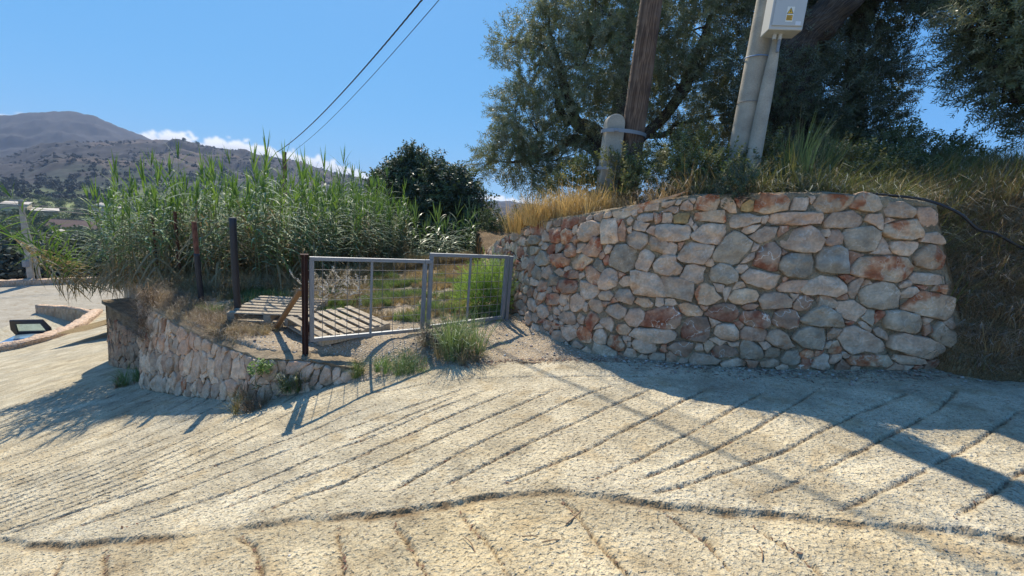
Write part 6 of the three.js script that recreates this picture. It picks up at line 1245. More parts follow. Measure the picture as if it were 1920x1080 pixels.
const oliveLeaf = leafMat(1, 1, 1, 0.45, 0.3), broadLeaf = leafMat(1, 1, 1, 0.36, 0.25), shrubLeaf = leafMat(1, 1, 1, 0.42), grassLeaf = leafMat(1, 1, 1, 0.42), dryLeaf = leafMat(1, 1, 1, 0.35);
const tone = (R, list, j = 0.25) => { const c = list[Math.floor(R() * list.length)], k = 1 - j / 2 + R() * j * 1.3; return lin(c[0] * k, c[1] * k, c[2] * k); };
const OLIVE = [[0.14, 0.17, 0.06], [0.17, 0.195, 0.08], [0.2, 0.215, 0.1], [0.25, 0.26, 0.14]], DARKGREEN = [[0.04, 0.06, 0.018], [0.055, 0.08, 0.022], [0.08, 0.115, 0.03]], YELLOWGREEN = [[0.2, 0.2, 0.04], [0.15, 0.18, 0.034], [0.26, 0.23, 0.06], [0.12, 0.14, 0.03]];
function sprigs(parent, name, lobes, geos, mat, tones, density, seed, gap = -0.25, scale = [0.8, 1.3], hang = 0.3) {   // fills lobes [x, y, z, r]
  const R = rng(seed), lists = geos.map(() => []), q = new THREE.Quaternion(), up = V(0, 1, 0);
  for (const [x, y, z, r, fy = 1] of lobes) { const n = Math.ceil(density * r * r + 4); for (let k = 0; k < n; k++) {
    const d = V(R() * 2 - 1, R() * 2 - 1, R() * 2 - 1); if (d.lengthSq() > 1 || d.lengthSq() < 0.02) { k--; continue; } d.normalize();
    const rr = r * (0.25 + 0.75 * Math.pow(R(), 0.55)) * (0.86 + 0.3 * n3(d.x * 2 + x, d.y * 2 + y, d.z * 2 + z)), p = V(x + d.x * rr, y + d.y * rr * fy, z + d.z * rr); if (n3(p.x * 2.1, p.y * 2.1, p.z * 2.1) < gap) continue;
    const o = d.clone().multiplyScalar(0.8).add(V((R() - 0.5), (R() - 0.5) + 0.55 - hang * R() * 2, (R() - 0.5))).normalize(); q.setFromUnitVectors(up, o); q.multiply(new THREE.Quaternion().setFromAxisAngle(up, R() * 6.28)); const s = mix(scale[0], scale[1], R());
    lists[Math.floor(R() * geos.length)].push(new THREE.Matrix4().compose(p, q, V(s, s, s)));
  } }
  lists.forEach((l, i) => { if (l.length) { const C = rng(seed + i + 50); instanced(name, geos[i], mat, l, parent, () => tone(C, tones)); } });
}
function branches(lobes, nodes, R, r0, n) {             // thin limbs from the nearest thick limb into each lobe, and twigs within it
  const out = []; for (const [x, y, z, r] of lobes) {
    let best = nodes[0], bd = 1e9; for (const p of nodes) { const d = p.distanceTo(V(x, y, z)) + (p.y > y ? 0.5 : 0); if (d < bd) { bd = d; best = p; } }
    const c = V(x, y, z), mid = best.clone().lerp(c, 0.5).add(V((R() - 0.5) * 0.3, (R() - 0.2) * 0.25, (R() - 0.5) * 0.3)); if (bd > 0.15) out.push(taper([best, mid, c], [r0 * clamp(bd, 0.5, 1.2), r0 * 0.6, r0 * 0.32], 5));
    for (let k = 0; k < n; k++) { const e = c.clone().add(V(R() - 0.5, R() - 0.4, R() - 0.5).multiplyScalar(r * 1.8)); out.push(taper([mid.clone().lerp(c, 0.3 + 0.7 * R()), c.clone().lerp(e, 0.5).add(V(0, (R() - 0.5) * 0.1, 0)), e], [r0 * 0.3, r0 * 0.2, r0 * 0.08], 4)); }
  }
  return out;
}
function tree(name, label, group, limbs, lobes, opt) {
  const R = rng(opt.seed), b = limbs[0].pts[0], o = thing(name, label, 'tree', b, 0, group), off = ([x, y, z]) => V(x - b[0], y - b[1], z - b[2]), L = lobes.map(([x, y, z, r, f]) => [x - b[0], y - b[1], z - b[2], r, f]);
  const nodes = [], thick = limbs.map((l, i) => { const pts = l.pts.map(off); new THREE.CatmullRomCurve3(pts).getPoints(8).forEach((p, k) => (i || k > 5 || limbs.length === 1) && nodes.push(p)); return taper(pts, l.r, i ? 8 : 14, opt.gnarl ?? 0.2, i * 3 + opt.seed, i ? 0.1 : 0.25); });
  part('trunk', thick[0], opt.bark || bark, o); thick.slice(1).forEach((g) => part('limb', g, opt.bark || bark, o));
  part('branch', mergeGeometries(branches(L, nodes, R, opt.twig ?? 0.035, opt.twigs ?? 3)), opt.bark || bark, o, undefined, 'stuff');
  sprigs(o, 'crown', L, opt.geos, opt.mat, opt.tones, opt.density, opt.seed + 7, opt.gap ?? -0.25, opt.scale ?? [0.8, 1.3], opt.hang ?? 0.3); return o;
}
// ---------- the big trees on the bank ----------
const LA = [[-0.18, 2.6, -8.6, 0.67], [0.32, 2.18, -8.4, 0.47], [-0.59, 2.44, -8.8, 0.42], [0.13, 3.1, -8.5, 0.74], [-0.29, 3.32, -8.8, 0.5], [0.78, 2.49, -8.2, 0.5], [0.83, 3.4, -8.3, 0.8], [0.04, 4.13, -8.7, 0.6], [-0.46, 4.63, -8.9, 0.38], [0.38, 4.68, -8.6, 0.7], [0.1, 5.2, -8.8, 0.45], [1.07, 4.16, -8.2, 0.87], [1.17, 5.11, -8.4, 0.85], [2.15, 3.85, -9.2, 0.75], [2.06, 4.77, -9, 1.01], [2.89, 4.16, -9, 0.85], [2.93, 5.12, -9, 1.05], [3.2, 3.1, -9.5, 0.6], [3.54, 3.32, -9, 0.62], [1.0, 5.8, -8.8, 0.6], [1.9, 6.0, -9, 0.9], [3.16, 6.1, -9, 1], [3.94, 4.63, -9, 0.79], [4.13, 3.83, -9.3, 0.81], [2.5, 2.7, -9.6, 0.5]];
tree('olive_tree', 'big silvery olive tree spreading behind the wooden pole', undefined, [
  { pts: [[1.95, 1.5, -8.5], [1.88, 2.02, -8.5], [1.74, 2.41, -8.5], [1.58, 2.83, -8.5]], r: [0.42, 0.34, 0.3, 0.24] }, { pts: [[1.67, 2.6, -8.5], [1.3, 3.1, -8.5], [0.98, 3.2, -8.5], [0.77, 3.53, -8.5], [0.53, 4.12, -8.5], [0.27, 4.76, -8.6]], r: [0.2, 0.15, 0.12, 0.1, 0.07, 0.03] }, { pts: [[1.68, 2.5, -8.5], [1.28, 2.81, -8.5], [0.91, 2.91, -8.5], [0.49, 2.6, -8.5], [0.04, 2.47, -8.6]], r: [0.18, 0.13, 0.09, 0.06, 0.03] }, { pts: [[0.81, 3.16, -8.5], [0.57, 3.45, -8.4], [0.48, 3.81, -8.4]], r: [0.08, 0.06, 0.03] },
  { pts: [[1.65, 2.69, -8.5], [1.73, 3.4, -8.6], [1.74, 4.11, -8.8], [1.81, 5.03, -9], [1.79, 5.95, -9]], r: [0.22, 0.15, 0.12, 0.08, 0.04] }, { pts: [[1.79, 2.62, -8.6], [2.29, 3.13, -8.8], [2.75, 3.61, -9], [3.03, 4.17, -9], [3.19, 4.76, -9], [3.32, 5.52, -9]], r: [0.14, 0.1, 0.1, 0.12, 0.1, 0.04] }, { pts: [[2.29, 3.13, -8.8], [2.81, 3.26, -9], [2.91, 3.42, -9]], r: [0.06, 0.05, 0.03] },
], LA, { seed: 101, geos: oliveSprigs, mat: oliveLeaf, tones: OLIVE, density: 880, gap: -0.3, hang: 0.6 });
const LB = [[4.03, 3.86, -7.8, 0.73], [4.2, 3.13, -8, 0.6], [4.79, 3.44, -8, 0.85], [5.36, 4.07, -8.2, 0.87], [6.07, 3.49, -8.2, 0.68], [6.4, 4.21, -8.4, 0.55], [5.82, 3.21, -8.3, 0.7], [6.45, 4.6, -8.5, 0.42], [4.61, 4.6, -8.4, 0.73], [6, 4.93, -8.8, 0.72], [5.38, 5.59, -9, 0.9], [4.37, 5.52, -8.8, 0.88], [6.09, 5.49, -8.6, 0.6], [6.45, 5.5, -8.2, 0.45], [3.94, 6.19, -8.8, 0.9], [5.38, 6.49, -9, 1], [6.25, 6.36, -8.6, 0.9], [6.75, 5.85, -8, 0.5], [6.75, 3.2, -8.4, 0.45], [5.09, 2.93, -8, 0.55], [6.3, 2.8, -8.3, 0.5]];
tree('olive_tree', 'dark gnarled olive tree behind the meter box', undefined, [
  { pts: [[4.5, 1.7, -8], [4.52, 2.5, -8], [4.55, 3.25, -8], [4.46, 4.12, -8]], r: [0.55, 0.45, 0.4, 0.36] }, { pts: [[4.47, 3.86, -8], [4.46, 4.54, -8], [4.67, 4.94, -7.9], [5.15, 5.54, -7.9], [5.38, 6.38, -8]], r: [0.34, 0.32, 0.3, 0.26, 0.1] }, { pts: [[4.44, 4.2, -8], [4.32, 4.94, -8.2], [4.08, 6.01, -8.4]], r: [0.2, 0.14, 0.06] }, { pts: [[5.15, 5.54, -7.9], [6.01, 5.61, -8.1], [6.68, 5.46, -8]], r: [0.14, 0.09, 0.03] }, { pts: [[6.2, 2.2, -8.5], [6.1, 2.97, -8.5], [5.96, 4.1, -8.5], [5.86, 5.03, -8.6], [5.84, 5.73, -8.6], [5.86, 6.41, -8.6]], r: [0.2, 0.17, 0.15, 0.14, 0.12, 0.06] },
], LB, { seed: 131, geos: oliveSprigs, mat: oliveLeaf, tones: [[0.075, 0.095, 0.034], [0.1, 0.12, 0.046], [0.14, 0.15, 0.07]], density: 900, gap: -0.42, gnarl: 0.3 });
const LC = [[6.01, 4.25, -6.3, 0.55], [6.43, 3.79, -6.2, 0.5], [6.19, 3.95, -6.6, 0.4], [6.13, 4.36, -6.8, 0.34], [6.5, 3.6, -6.4, 0.34], [6.35, 4.37, -6.2, 0.6], [5.97, 4.74, -6.4, 0.6], [5.94, 4.8, -6.8, 0.34], [6.93, 3.38, -6.3, 0.43], [6.51, 4.76, -6.2, 0.7], [5.93, 5.19, -6.3, 0.65], [7.2, 4.2, -6.1, 0.7], [7.3, 5.1, -6, 0.8]].map(([x, y, z, r]) => [x + 0.22, y, z, r]);
tree('olive_tree', 'olive tree whose crown hangs into the right edge', undefined, [{ pts: [[7.9, 1.6, -6], [7.7, 2.3, -6], [7.34, 3.16, -6], [6.75, 4.08, -6], [6.4, 4.71, -6.1]], r: [0.3, 0.24, 0.18, 0.12, 0.05] }, { pts: [[6.88, 3.9, -6], [6.47, 3.99, -6.2], [6.13, 3.96, -6.4]], r: [0.07, 0.05, 0.02] }, { pts: [[6.53, 4.53, -6.1], [6.14, 4.52, -6.3], [5.89, 4.48, -6.6]], r: [0.07, 0.05, 0.02] }, { pts: [[7.21, 3.35, -6], [6.75, 3.55, -6.2], [6.54, 3.58, -6.4]], r: [0.07, 0.05, 0.02] }],
  LC, { seed: 151, geos: oliveSprigs, mat: oliveLeaf, tones: OLIVE, density: 1100, gap: -0.35, hang: 0.5 });
// ---------- dark evergreens beyond the reeds ----------
tree('evergreen_tree', 'dark pointed evergreen tree rising behind the reed bed', 'evergreens behind the reeds', [{ pts: [[-4.4, -1.2, -17], [-4.35, 0.5, -17], [-4.3, 2.6, -17]], r: [0.2, 0.14, 0.04] }], [[-4.36, 1.33, -17, 1.6], [-4.3, 2.55, -17, 0.72], [-4.25, 3.05, -17, 0.35], [-4.87, 0.87, -17, 1.2], [-4.86, 2.01, -17.2, 0.7], [-4.9, 2.6, -17.2, 0.3], [-4.11, 1.97, -17, 0.9], [-4.31, 0.11, -16.6, 1.4], [-5.42, 1.65, -17, 0.42], [-5.6, 2.0, -17, 0.25], [-5.28, 0.42, -17, 0.96]], { seed: 171, geos: broadSprigs, mat: broadLeaf, tones: DARKGREEN, density: 520, gap: -0.5, twig: 0.03, twigs: 2, scale: [0.8, 1.4] });
tree('evergreen_tree', 'rounded evergreen tree right of the pointed one behind the reeds', 'evergreens behind the reeds', [{ pts: [[-2.6, -1.2, -16], [-2.6, 0.4, -16], [-2.7, 2.2, -16]], r: [0.2, 0.13, 0.04] }], [[-2.65, 1.7, -16, 1.05], [-2.01, 1.14, -16, 1.1], [-2.98, 0.66, -16, 1.35], [-1.62, 0.41, -15.6, 0.9], [-3.22, 2.3, -16.3, 0.5], [-3.25, 2.75, -16.3, 0.22], [-3.25, 3.05, -16.3, 0.1], [-2.27, 2.0, -16, 0.72], [-2.1, 0.0, -15.6, 1.2]], { seed: 181, geos: broadSprigs, mat: broadLeaf, tones: [...DARKGREEN, [0.07, 0.1, 0.03]], density: 520, gap: -0.5, twig: 0.03, twigs: 2, scale: [0.8, 1.4] });
tree('evergreen_tree', 'small evergreen bush at the far end of the stone wall', 'evergreens behind the reeds', [{ pts: [[-0.7, -0.4, -13.4], [-0.7, 0.3, -13.4], [-0.72, 0.9, -13.4]], r: [0.08, 0.06, 0.02] }], [[-0.76, 0.96, -13.5, 0.42], [-0.39, 0.68, -13.2, 0.4], [-0.88, 0.36, -13.5, 0.5], [-0.2, 0.3, -13, 0.5], [0.3, 0.7, -13, 0.6], [0.2, 1.2, -12.8, 0.4]], { seed: 191, geos: smallSprigs, mat: shrubLeaf, tones: [...DARKGREEN, [0.09, 0.12, 0.03]], density: 900, gap: -0.5, twig: 0.02, twigs: 2, scale: [1, 1.6] });
// ---------- giant reeds ----------
function reedParts(seed, h, dry) {                      // [stem, leaves, dry leaves]
  const R = rng(seed), stem = new Tri(), G = new Tri(), Y = new Tri(), lean = V((R() - 0.5) * 0.16 * h, 0, (R() - 0.5) * 0.16 * h), at = (t) => V(lean.x * t * t, h * t, lean.z * t * t);
  const st = taper([at(0), at(0.35), at(0.7), at(1)], [0.011, 0.009, 0.006, 0.002], 5);
  const n = Math.round(h * 11);
  for (let k = 0; k < n; k++) {
    const t = 0.1 + 0.88 * k / n, a = (k % 2) * Math.PI + seed + (R() - 0.5) * 1.3, topK = smooth(0.72, 1, t), L = (0.42 + 0.2 * R()) * (0.75 + 0.5 * Math.sin(t * 3.0)), w = (0.034 + 0.014 * R()) * (1 - 0.35 * topK), up = mix(0.5 + 0.45 * R(), 1.8 + R(), topK), isDry = t < dry * (0.75 + 0.5 * R());
    const d = V(Math.cos(a), 0, Math.sin(a)), p0 = at(t), droop = isDry ? 1.5 : mix(0.55 + 0.6 * R(), 0.12, topK), pts = [];
    for (let i = 0; i <= 4; i++) { const u = i / 4, f = Math.sqrt(1 + up * up); pts.push(p0.clone().addScaledVector(d, L * u / f * (1 + 0.25 * u)).add(V(0, L * (u * (isDry ? 0.2 : up) / f - droop * u * u * 0.75), 0))); }
    const side = V(-d.z, 0.25 * (R() - 0.5), d.x).normalize(); ribbon(isDry ? Y : G, pts, [w * 0.5, w, w * 0.85, w * 0.5, 0], side);
  }
  for (let k = 0; k < 5; k++) { const a = R() * 6.28, L = 0.3 + 0.25 * R(), d = V(Math.cos(a) * 0.22, 1, Math.sin(a) * 0.22).normalize(), p0 = at(0.97); ribbon(G, [p0, p0.clone().addScaledVector(d, L * 0.5), p0.clone().addScaledVector(d, L)], [0.018, 0.02, 0], V(-Math.sin(a), 0, Math.cos(a))); }
  return [st, G.geo(), Y.p.length ? Y.geo() : null];
}
const reedStem = new THREE.MeshStandardMaterial({ color: lin(0.2, 0.19, 0.08), roughness: 0.7, name: 'reed_stem' });
const reedGreens = [[0.13, 0.225, 0.028], [0.165, 0.265, 0.034], [0.105, 0.195, 0.028]].map((c) => leafMat(c[0], c[1], c[2], 0.5, 0.14)), reedDry = leafMat(0.34, 0.25, 0.12, 0.35);
const reedKinds = []; for (let k = 0; k < 7; k++) { const h = 2.0 + 0.1 * k; reedKinds.push([reedParts(300 + k, h, [0.3, 0.2, 0.4, 0.28, 0.34, 0.22, 0.3][k]), reedGreens[k % 3]]); } for (let k = 0; k < 2; k++) reedKinds.push([reedParts(320 + k, 1.9, 0.95), reedGreens[k]]);
const shootKinds = [0, 1, 2].map((k) => [reedParts(340 + k, 0.95 + 0.1 * k, 0.12), leafMat(0.12, 0.2, 0.045, 0.45, 0.4)]);
const inPoly = (x, z, P) => { let c = false; for (let i = 0, j = P.length - 1; i < P.length; j = i++) if ((P[i][1] > z) !== (P[j][1] > z) && x < (P[j][0] - P[i][0]) * (z - P[i][1]) / (P[j][1] - P[i][1]) + P[i][0]) c = !c; return c; };
{
  const R = rng(401), BED = [[-7.5, -7.2], [-6.3, -6.7], [-4.9, -6.85], [-4.0, -7.45], [-3.4, -8.8], [-3.1, -10.4], [-3.0, -12.6], [-4.5, -13.2], [-7, -11], [-8.3, -8.9]], spots = [];
  while (spots.length < 560) { const x = mix(-8.3, -2.6, R()), z = mix(-13.2, -6.65, R()); if (inPoly(x, z, BED)) spots.push([x, z]); }
  for (let k = 0; k < 10; k++) spots.push([-7.5 - R() * 0.5, -7.45 - R() * 0.6, 1]);
  spots.sort((a, b) => b[1] + 0.3 * b[0] - a[1] - 0.3 * a[0]);
  const groundAt = (x, z) => yardLevel(x, z) - 0.35 * smooth(-6.3, -7.6, x) - 0.03, protos = reedKinds.map(([[st, g, y], mat], k) => { const o = new THREE.Group(); o.name = 'giant_reed'; part('stem', st, reedStem, o); part('leaves', g, mat, o); if (y) part('dry_leaves', y, reedDry, o); return o; });
  const rest = reedKinds.map(() => []);
  spots.forEach(([x, z, leanOut], i) => {
    const k = Math.floor(R() * reedKinds.length), tall = interp(x - z * 0.0, [-8.3, -7, -5.8, -4.8, -4.2, -3.2], [0.68, 0.73, 0.8, 0.9, 0.86, 0.74]) * (R() < 0.035 ? 1.14 : 0.78 + 0.38 * R() * R()), p = V(x, groundAt(x, z), z), bent = R() < 0.1 ? 3 : 1, rx = (R() - 0.5) * 0.24 * bent, rz = leanOut ? 0.5 + 0.5 * R() : (R() - 0.5) * 0.26 * bent;
    if (i < 150) { const c = protos[k].clone(); c.name = numbered('giant_reed'); c.position.copy(p); c.rotation.set(rx, R() * 6.28, rz, 'XZY'); c.scale.setScalar(tall); scene.add(c); tag(c, 'tall green giant reed at the front of the reed bed behind the fence posts', 'reed', 'giant reeds at the front of the reed bed'); }
    else rest[k].push(new THREE.Matrix4().compose(p, new THREE.Quaternion().setFromEuler(new THREE.Euler(rx, R() * 6.28, rz, 'XZY')), V(tall, tall, tall)));
  });
  const bed = new THREE.Group(); bed.name = 'reed_bed'; tag(bed, 'dense green reed bed standing behind the front reeds', 'reeds', null, 'stuff'); scene.add(bed);
  rest.forEach((l, k) => { const [[st, g, y], mat] = reedKinds[k]; instanced('stem', st, reedStem, l, bed); instanced('leaves', g, mat, l, bed); if (y) instanced('dry_leaves', y, reedDry, l, bed); });
  // young shoots to the right of the bed
  const sp = []; for (let k = 0; k < 46; k++) { const t = R(); sp.push(V(mix(-3.3, -1.15, t) + (R() - 0.5) * 0.4, 0, mix(-11.2, -13, t) + (R() - 0.5) * 1.4)); }
  const pr = shootKinds.map(([[st, g, y], mat]) => { const o = new THREE.Group(); part('stem', st, reedStem, o); part('leaves', g, mat, o); return o; });
  sp.forEach((p) => { const c = pr[Math.floor(R() * 3)].clone(), s = 0.7 + 0.55 * R(); c.name = numbered('reed_shoot'); c.position.set(p.x, yardLevel(p.x, p.z) - 0.03, p.z); c.rotation.set((R() - 0.5) * 0.25, R() * 6.28, (R() - 0.5) * 0.25); c.scale.setScalar(s); scene.add(c); tag(c, 'short bright green reed shoot in front of the dark evergreens', 'reed', 'young reed shoots right of the reed bed'); });
}
// ---------- grasses ----------
function tuftGeo(n, h, w, spread, seed, droop = 0.5, seg = 3) { const R = rng(seed), T = new Tri(); for (let k = 0; k < n; k++) { const a = R() * 6.28, L = h * (0.55 + 0.6 * R()), d = V(Math.cos(a), 0, Math.sin(a)), r0 = spread * 0.35 * R(), out = spread * (0.3 + R()), pts = [], ws = []; for (let i = 0; i <= seg; i++) { const u = i / seg; pts.push(V(d.x * (r0 + out * u * u), L * (u - droop * u * u * R() * 0.6), d.z * (r0 + out * u * u))); ws.push(i === seg ? 0 : w * (1 - 0.6 * u)); } ribbon(T, pts, ws, V(-d.z, 0, d.x)); } return T.geo(); }
const shortTuft = tuftGeo(26, 0.12, 0.006, 0.08, 1, 0.5, 2), midTuft = tuftGeo(30, 0.34, 0.007, 0.2, 2, 0.8), longTuft = tuftGeo(34, 0.7, 0.007, 0.3, 3, 0.9, 4), tangle = tuftGeo(40, 0.42, 0.006, 0.5, 4, 1.6, 4), upright = tuftGeo(46, 0.95, 0.01, 0.24, 5, 0.25, 4);
const DRY = [[0.42, 0.3, 0.12], [0.36, 0.27, 0.13], [0.3, 0.22, 0.11], [0.46, 0.36, 0.17]], BROWN = [[0.2, 0.13, 0.062], [0.26, 0.17, 0.08], [0.15, 0.1, 0.05], [0.32, 0.22, 0.1]], GREEN = [[0.15, 0.24, 0.045], [0.12, 0.2, 0.04], [0.2, 0.27, 0.07]], BANKGREEN = [[0.12, 0.145, 0.026], [0.15, 0.17, 0.032], [0.19, 0.175, 0.045], [0.25, 0.19, 0.07]];
function grass(name, label, geo, mat, tones, n, seed, where, scale) { const R = rng(seed), l = []; let guard = 0; while (l.length < n && guard++ < n * 60) { const p = where(R); if (p) l.push(place(p, R() * 6.28, mix(scale[0], scale[1], R()), (R() - 0.5) * 0.5, (R() - 0.5) * 0.5)); } const C = rng(seed + 1), m = instanced(name, geo, mat, l, scene, () => tone(C, tones)); m.name = numbered(name); tag(m, label, 'grass', null, 'stuff'); return m; }
const yardSpot = (x0, x1, z0, z1, test) => (R) => { const x = mix(x0, x1, R()), z = mix(z0, z1, R()); if (z > edgeZ(x) - 0.15 || (test && !test(x, z, R))) return null; if (behindWall(x, z)[0] > -0.12 && z > -9.4) return null; return V(x, yardY(x, z) - 0.01, z); };
grass('dry_grass', 'short dry golden grass over the yard behind the gate', shortTuft, dryLeaf, DRY, 5200, 501, yardSpot(-5.6, 0.4, -12.8, -5.9, (x, z, R) => fbm2(x * 0.6, z * 0.6 + 4, 4) + 0.3 * R() > -0.02), [0.6, 1.5]);
grass('tall_dry_grass', 'taller straw coloured grass at the foot of the reeds', midTuft, dryLeaf, DRY, 900, 502, yardSpot(-7.4, -0.6, -12.5, -6.6, (x, z, R) => Math.abs(z - interp(x, [-7.5, -6.3, -4.9, -4, -3.4, -3.1, -2.4, -0.6], [-7.3, -6.85, -7.05, -7.6, -8.6, -10, -11.4, -12.4])) < 0.5), [0.7, 1.4]);
grass('green_grass', 'patches of short green grass in the yard', shortTuft, grassLeaf, GREEN, 2000, 503, yardSpot(-4.5, 0, -9.5, -5.6, (x, z) => n2(x * 0.8 + 3, z * 1.6) > 0.38), [0.7, 1.7]);
const onLow = (R) => { const s = mix(1.2, lowFace.length, R()), w = lowFace.at(s, lowFace.height(s), -0.05 - 0.45 * R()); w.y = Math.max(w.y, yardY(w.x, w.z)) - 0.02; return w; };
grass('wall_top_grass', 'dry matted grass spilling over the top of the low wall', tangle, dryLeaf, [...BROWN, [0.3, 0.22, 0.11], [0.24, 0.2, 0.1]], 190, 504, (R) => { const p = onLow(R); return R() < smooth(-2.9, -3.8, p.x) ? p : null; }, [0.3, 0.62]);
grass('straw_patch', 'golden dry grass patch at the foot of the tall black post', midTuft, dryLeaf, DRY, 70, 505, (R) => { const x = mix(-3.75, -2.95, R()), z = mix(-5.4, -4.95, R()); return z > edgeZ(x) - 0.1 ? null : V(x, yardY(x, z) - 0.02, z); }, [0.3, 0.6]);
grass('hanging_brush', 'brown dry brush hanging over the corner of the low wall', tangle, dryLeaf, BROWN, 70, 506, (R) => { const s = mix(3.9, 4.4, R()), w = lowFace.at(s, lowFace.height(s) * mix(0.55, 1.1, R()), 0.0 - 0.1 * R()); return w; }, [0.4, 0.8]);
// bank
const bankSpot = (x0, x1, z0, z1, test) => (R) => { const x = mix(x0, x1, R()), z = mix(z0, z1, R()), d = behindWall(x, z)[0]; if (x < 3.75 && d < 0.3) return null; if (test && !test(x, z, d, R)) return null; return V(x, bankY(x, z) - 0.03, z); };
grass('bank_grass', 'tangled dark green grass along the bank above the stone wall', tangle, grassLeaf, BANKGREEN, 1500, 511, bankSpot(1.9, 8, -7.5, -4.0, (x, z, d) => (x < 4.2 || z < -4.6) && (d > 0.42 || x > 3.7)), [0.5, 1.1]);
grass('bank_grass', 'long green grass blades standing on the bank under the olive', longTuft, grassLeaf, BANKGREEN, 420, 512, bankSpot(2.0, 7.5, -7.5, -4.3, (x, z, d) => d > 0.75), [0.5, 0.95]);
grass('bank_straw', 'dry brown matted grass on the shaded bank past the wall end', tangle, dryLeaf, [[0.3, 0.19, 0.085], [0.36, 0.23, 0.1], [0.22, 0.14, 0.065], [0.42, 0.29, 0.13], [0.2, 0.18, 0.055]], 1900, 513, bankSpot(3.95, 8, -6.2, -3.0, (x, z) => bankY(x, z) > roadY(x, z) + 0.02), [0.35, 0.9]);
grass('bank_straw', 'sparse brown grass under the bushes along the wall top', tangle, dryLeaf, [...BROWN, ...DRY], 420, 514, bankSpot(-0.6, 2.4, -9, -4.5), [0.4, 0.9]);
function clump(name, label, p, list, group) { const o = thing(name, label, 'grass clump', p, 0, group); for (const [nm, geo, mat, tones, n, r, sc, seed] of list) { const R = rng(seed), l = []; for (let k = 0; k < n; k++) { const a = R() * 6.28, q = r * Math.sqrt(R()); l.push(place(V(Math.cos(a) * q, 0, Math.sin(a) * q), R() * 6.28, mix(sc[0], sc[1], R()), (R() - 0.5) * 0.5, (R() - 0.5) * 0.5)); } const C = rng(seed + 1); instanced(nm, geo, mat, l, o, () => tone(C, tones)); } return o; }
for (const [k, [x, z, n]] of [[0.45, -5.95, 44], [0.75, -5.6, 44], [0.22, -6.5, 34], [1.0, -5.3, 20]].entries()) clump('golden_grass', ['golden dry grass clump at the dip of the wall top', 'golden dry grass clump nearest the concrete stub on the wall top', 'golden grass clump farthest along the wall top', 'sparse golden grass just left of the concrete stub'][k], [x, bankY(x, z) - 0.03, z], [['blades', longTuft, dryLeaf, [[0.6, 0.4, 0.13], [0.5, 0.33, 0.11], [0.68, 0.48, 0.18]], n, 0.34, [0.6, 1.0], 530 + k]], 'golden grass clumps on the wall top');
clump('tall_green_grass', 'tall upright green grass clump right of the concrete pole', [3.15, bankY(3.15, -5) - 0.03, -5], [['blades', upright, grassLeaf, [[0.07, 0.12, 0.045], [0.09, 0.14, 0.05]], 9, 0.3, [0.7, 1.05], 541]]);
// ---------- weeds at the gate ----------
clump('gate_weed', 'low bright green grass clump before the middle of the gate', [-1.12, yardY(-1.12, -4.42) - 0.02, -4.42], [['blades', midTuft, grassLeaf, GREEN, 34, 0.3, [0.5, 0.85], 551]], 'weeds at the foot of the gate');
clump('gate_weed', 'tall pale green grass clump before the right gate leaf', [-0.52, yardY(-0.52, -4.62) - 0.02, -4.62], [['blades', longTuft, grassLeaf, [[0.2, 0.27, 0.08], [0.16, 0.23, 0.06], [0.26, 0.28, 0.12]], 15, 0.2, [0.8, 1.15], 552], ['low_blades', midTuft, grassLeaf, [...GREEN, ...DRY], 18, 0.3, [0.5, 0.9], 553]], 'weeds at the foot of the gate');
clump('gate_weed', 'scrubby grey green weed under the meeting stiles of the gate', [-0.86, yardY(-0.86, -4.95) - 0.02, -4.95], [['blades', tangle, grassLeaf, [[0.14, 0.15, 0.08], [0.1, 0.11, 0.06], [0.22, 0.17, 0.09]], 16, 0.2, [0.5, 0.95], 554], ['dry_blades', midTuft, dryLeaf, [[0.24, 0.11, 0.06], [0.3, 0.2, 0.1]], 5, 0.2, [0.5, 0.9], 555]], 'weeds at the foot of the gate');
clump('gate_weed', 'thin weed growing at the foot of the gravel apron', [-1.66, yardY(-1.66, -4.5), -4.5], [['blades', midTuft, grassLeaf, [...BANKGREEN, [0.16, 0.22, 0.05]], 8, 0.08, [0.5, 0.95], 556]], 'weeds at the foot of the gate');
clump('gate_weed', 'dark weed around the footing of the rusty gate post', [-2.3, -0.6, -4.4], [['blades', midTuft, grassLeaf, [...BANKGREEN, [0.1, 0.17, 0.035]], 16, 0.13, [0.7, 1.25], 557]], 'weeds at the foot of the gate');
clump('wall_foot_weed', 'brown and green weeds at the near foot of the low wall', [-2.62, roadY(-2.62, -4.25) - 0.01, -4.26], [['blades', midTuft, dryLeaf, [...BROWN, ...BANKGREEN], 26, 0.26, [0.4, 0.8], 558]]);
clump('corner_weed', 'green weed at the far corner of the low wall', [-5.95, roadY(-5.95, -6.35) - 0.01, -6.35], [['blades', midTuft, grassLeaf, GREEN, 14, 0.22, [0.6, 1.0], 559], ['dry_blades', midTuft, dryLeaf, [[0.3, 0.14, 0.07]], 6, 0.3, [0.3, 0.5], 560]]);
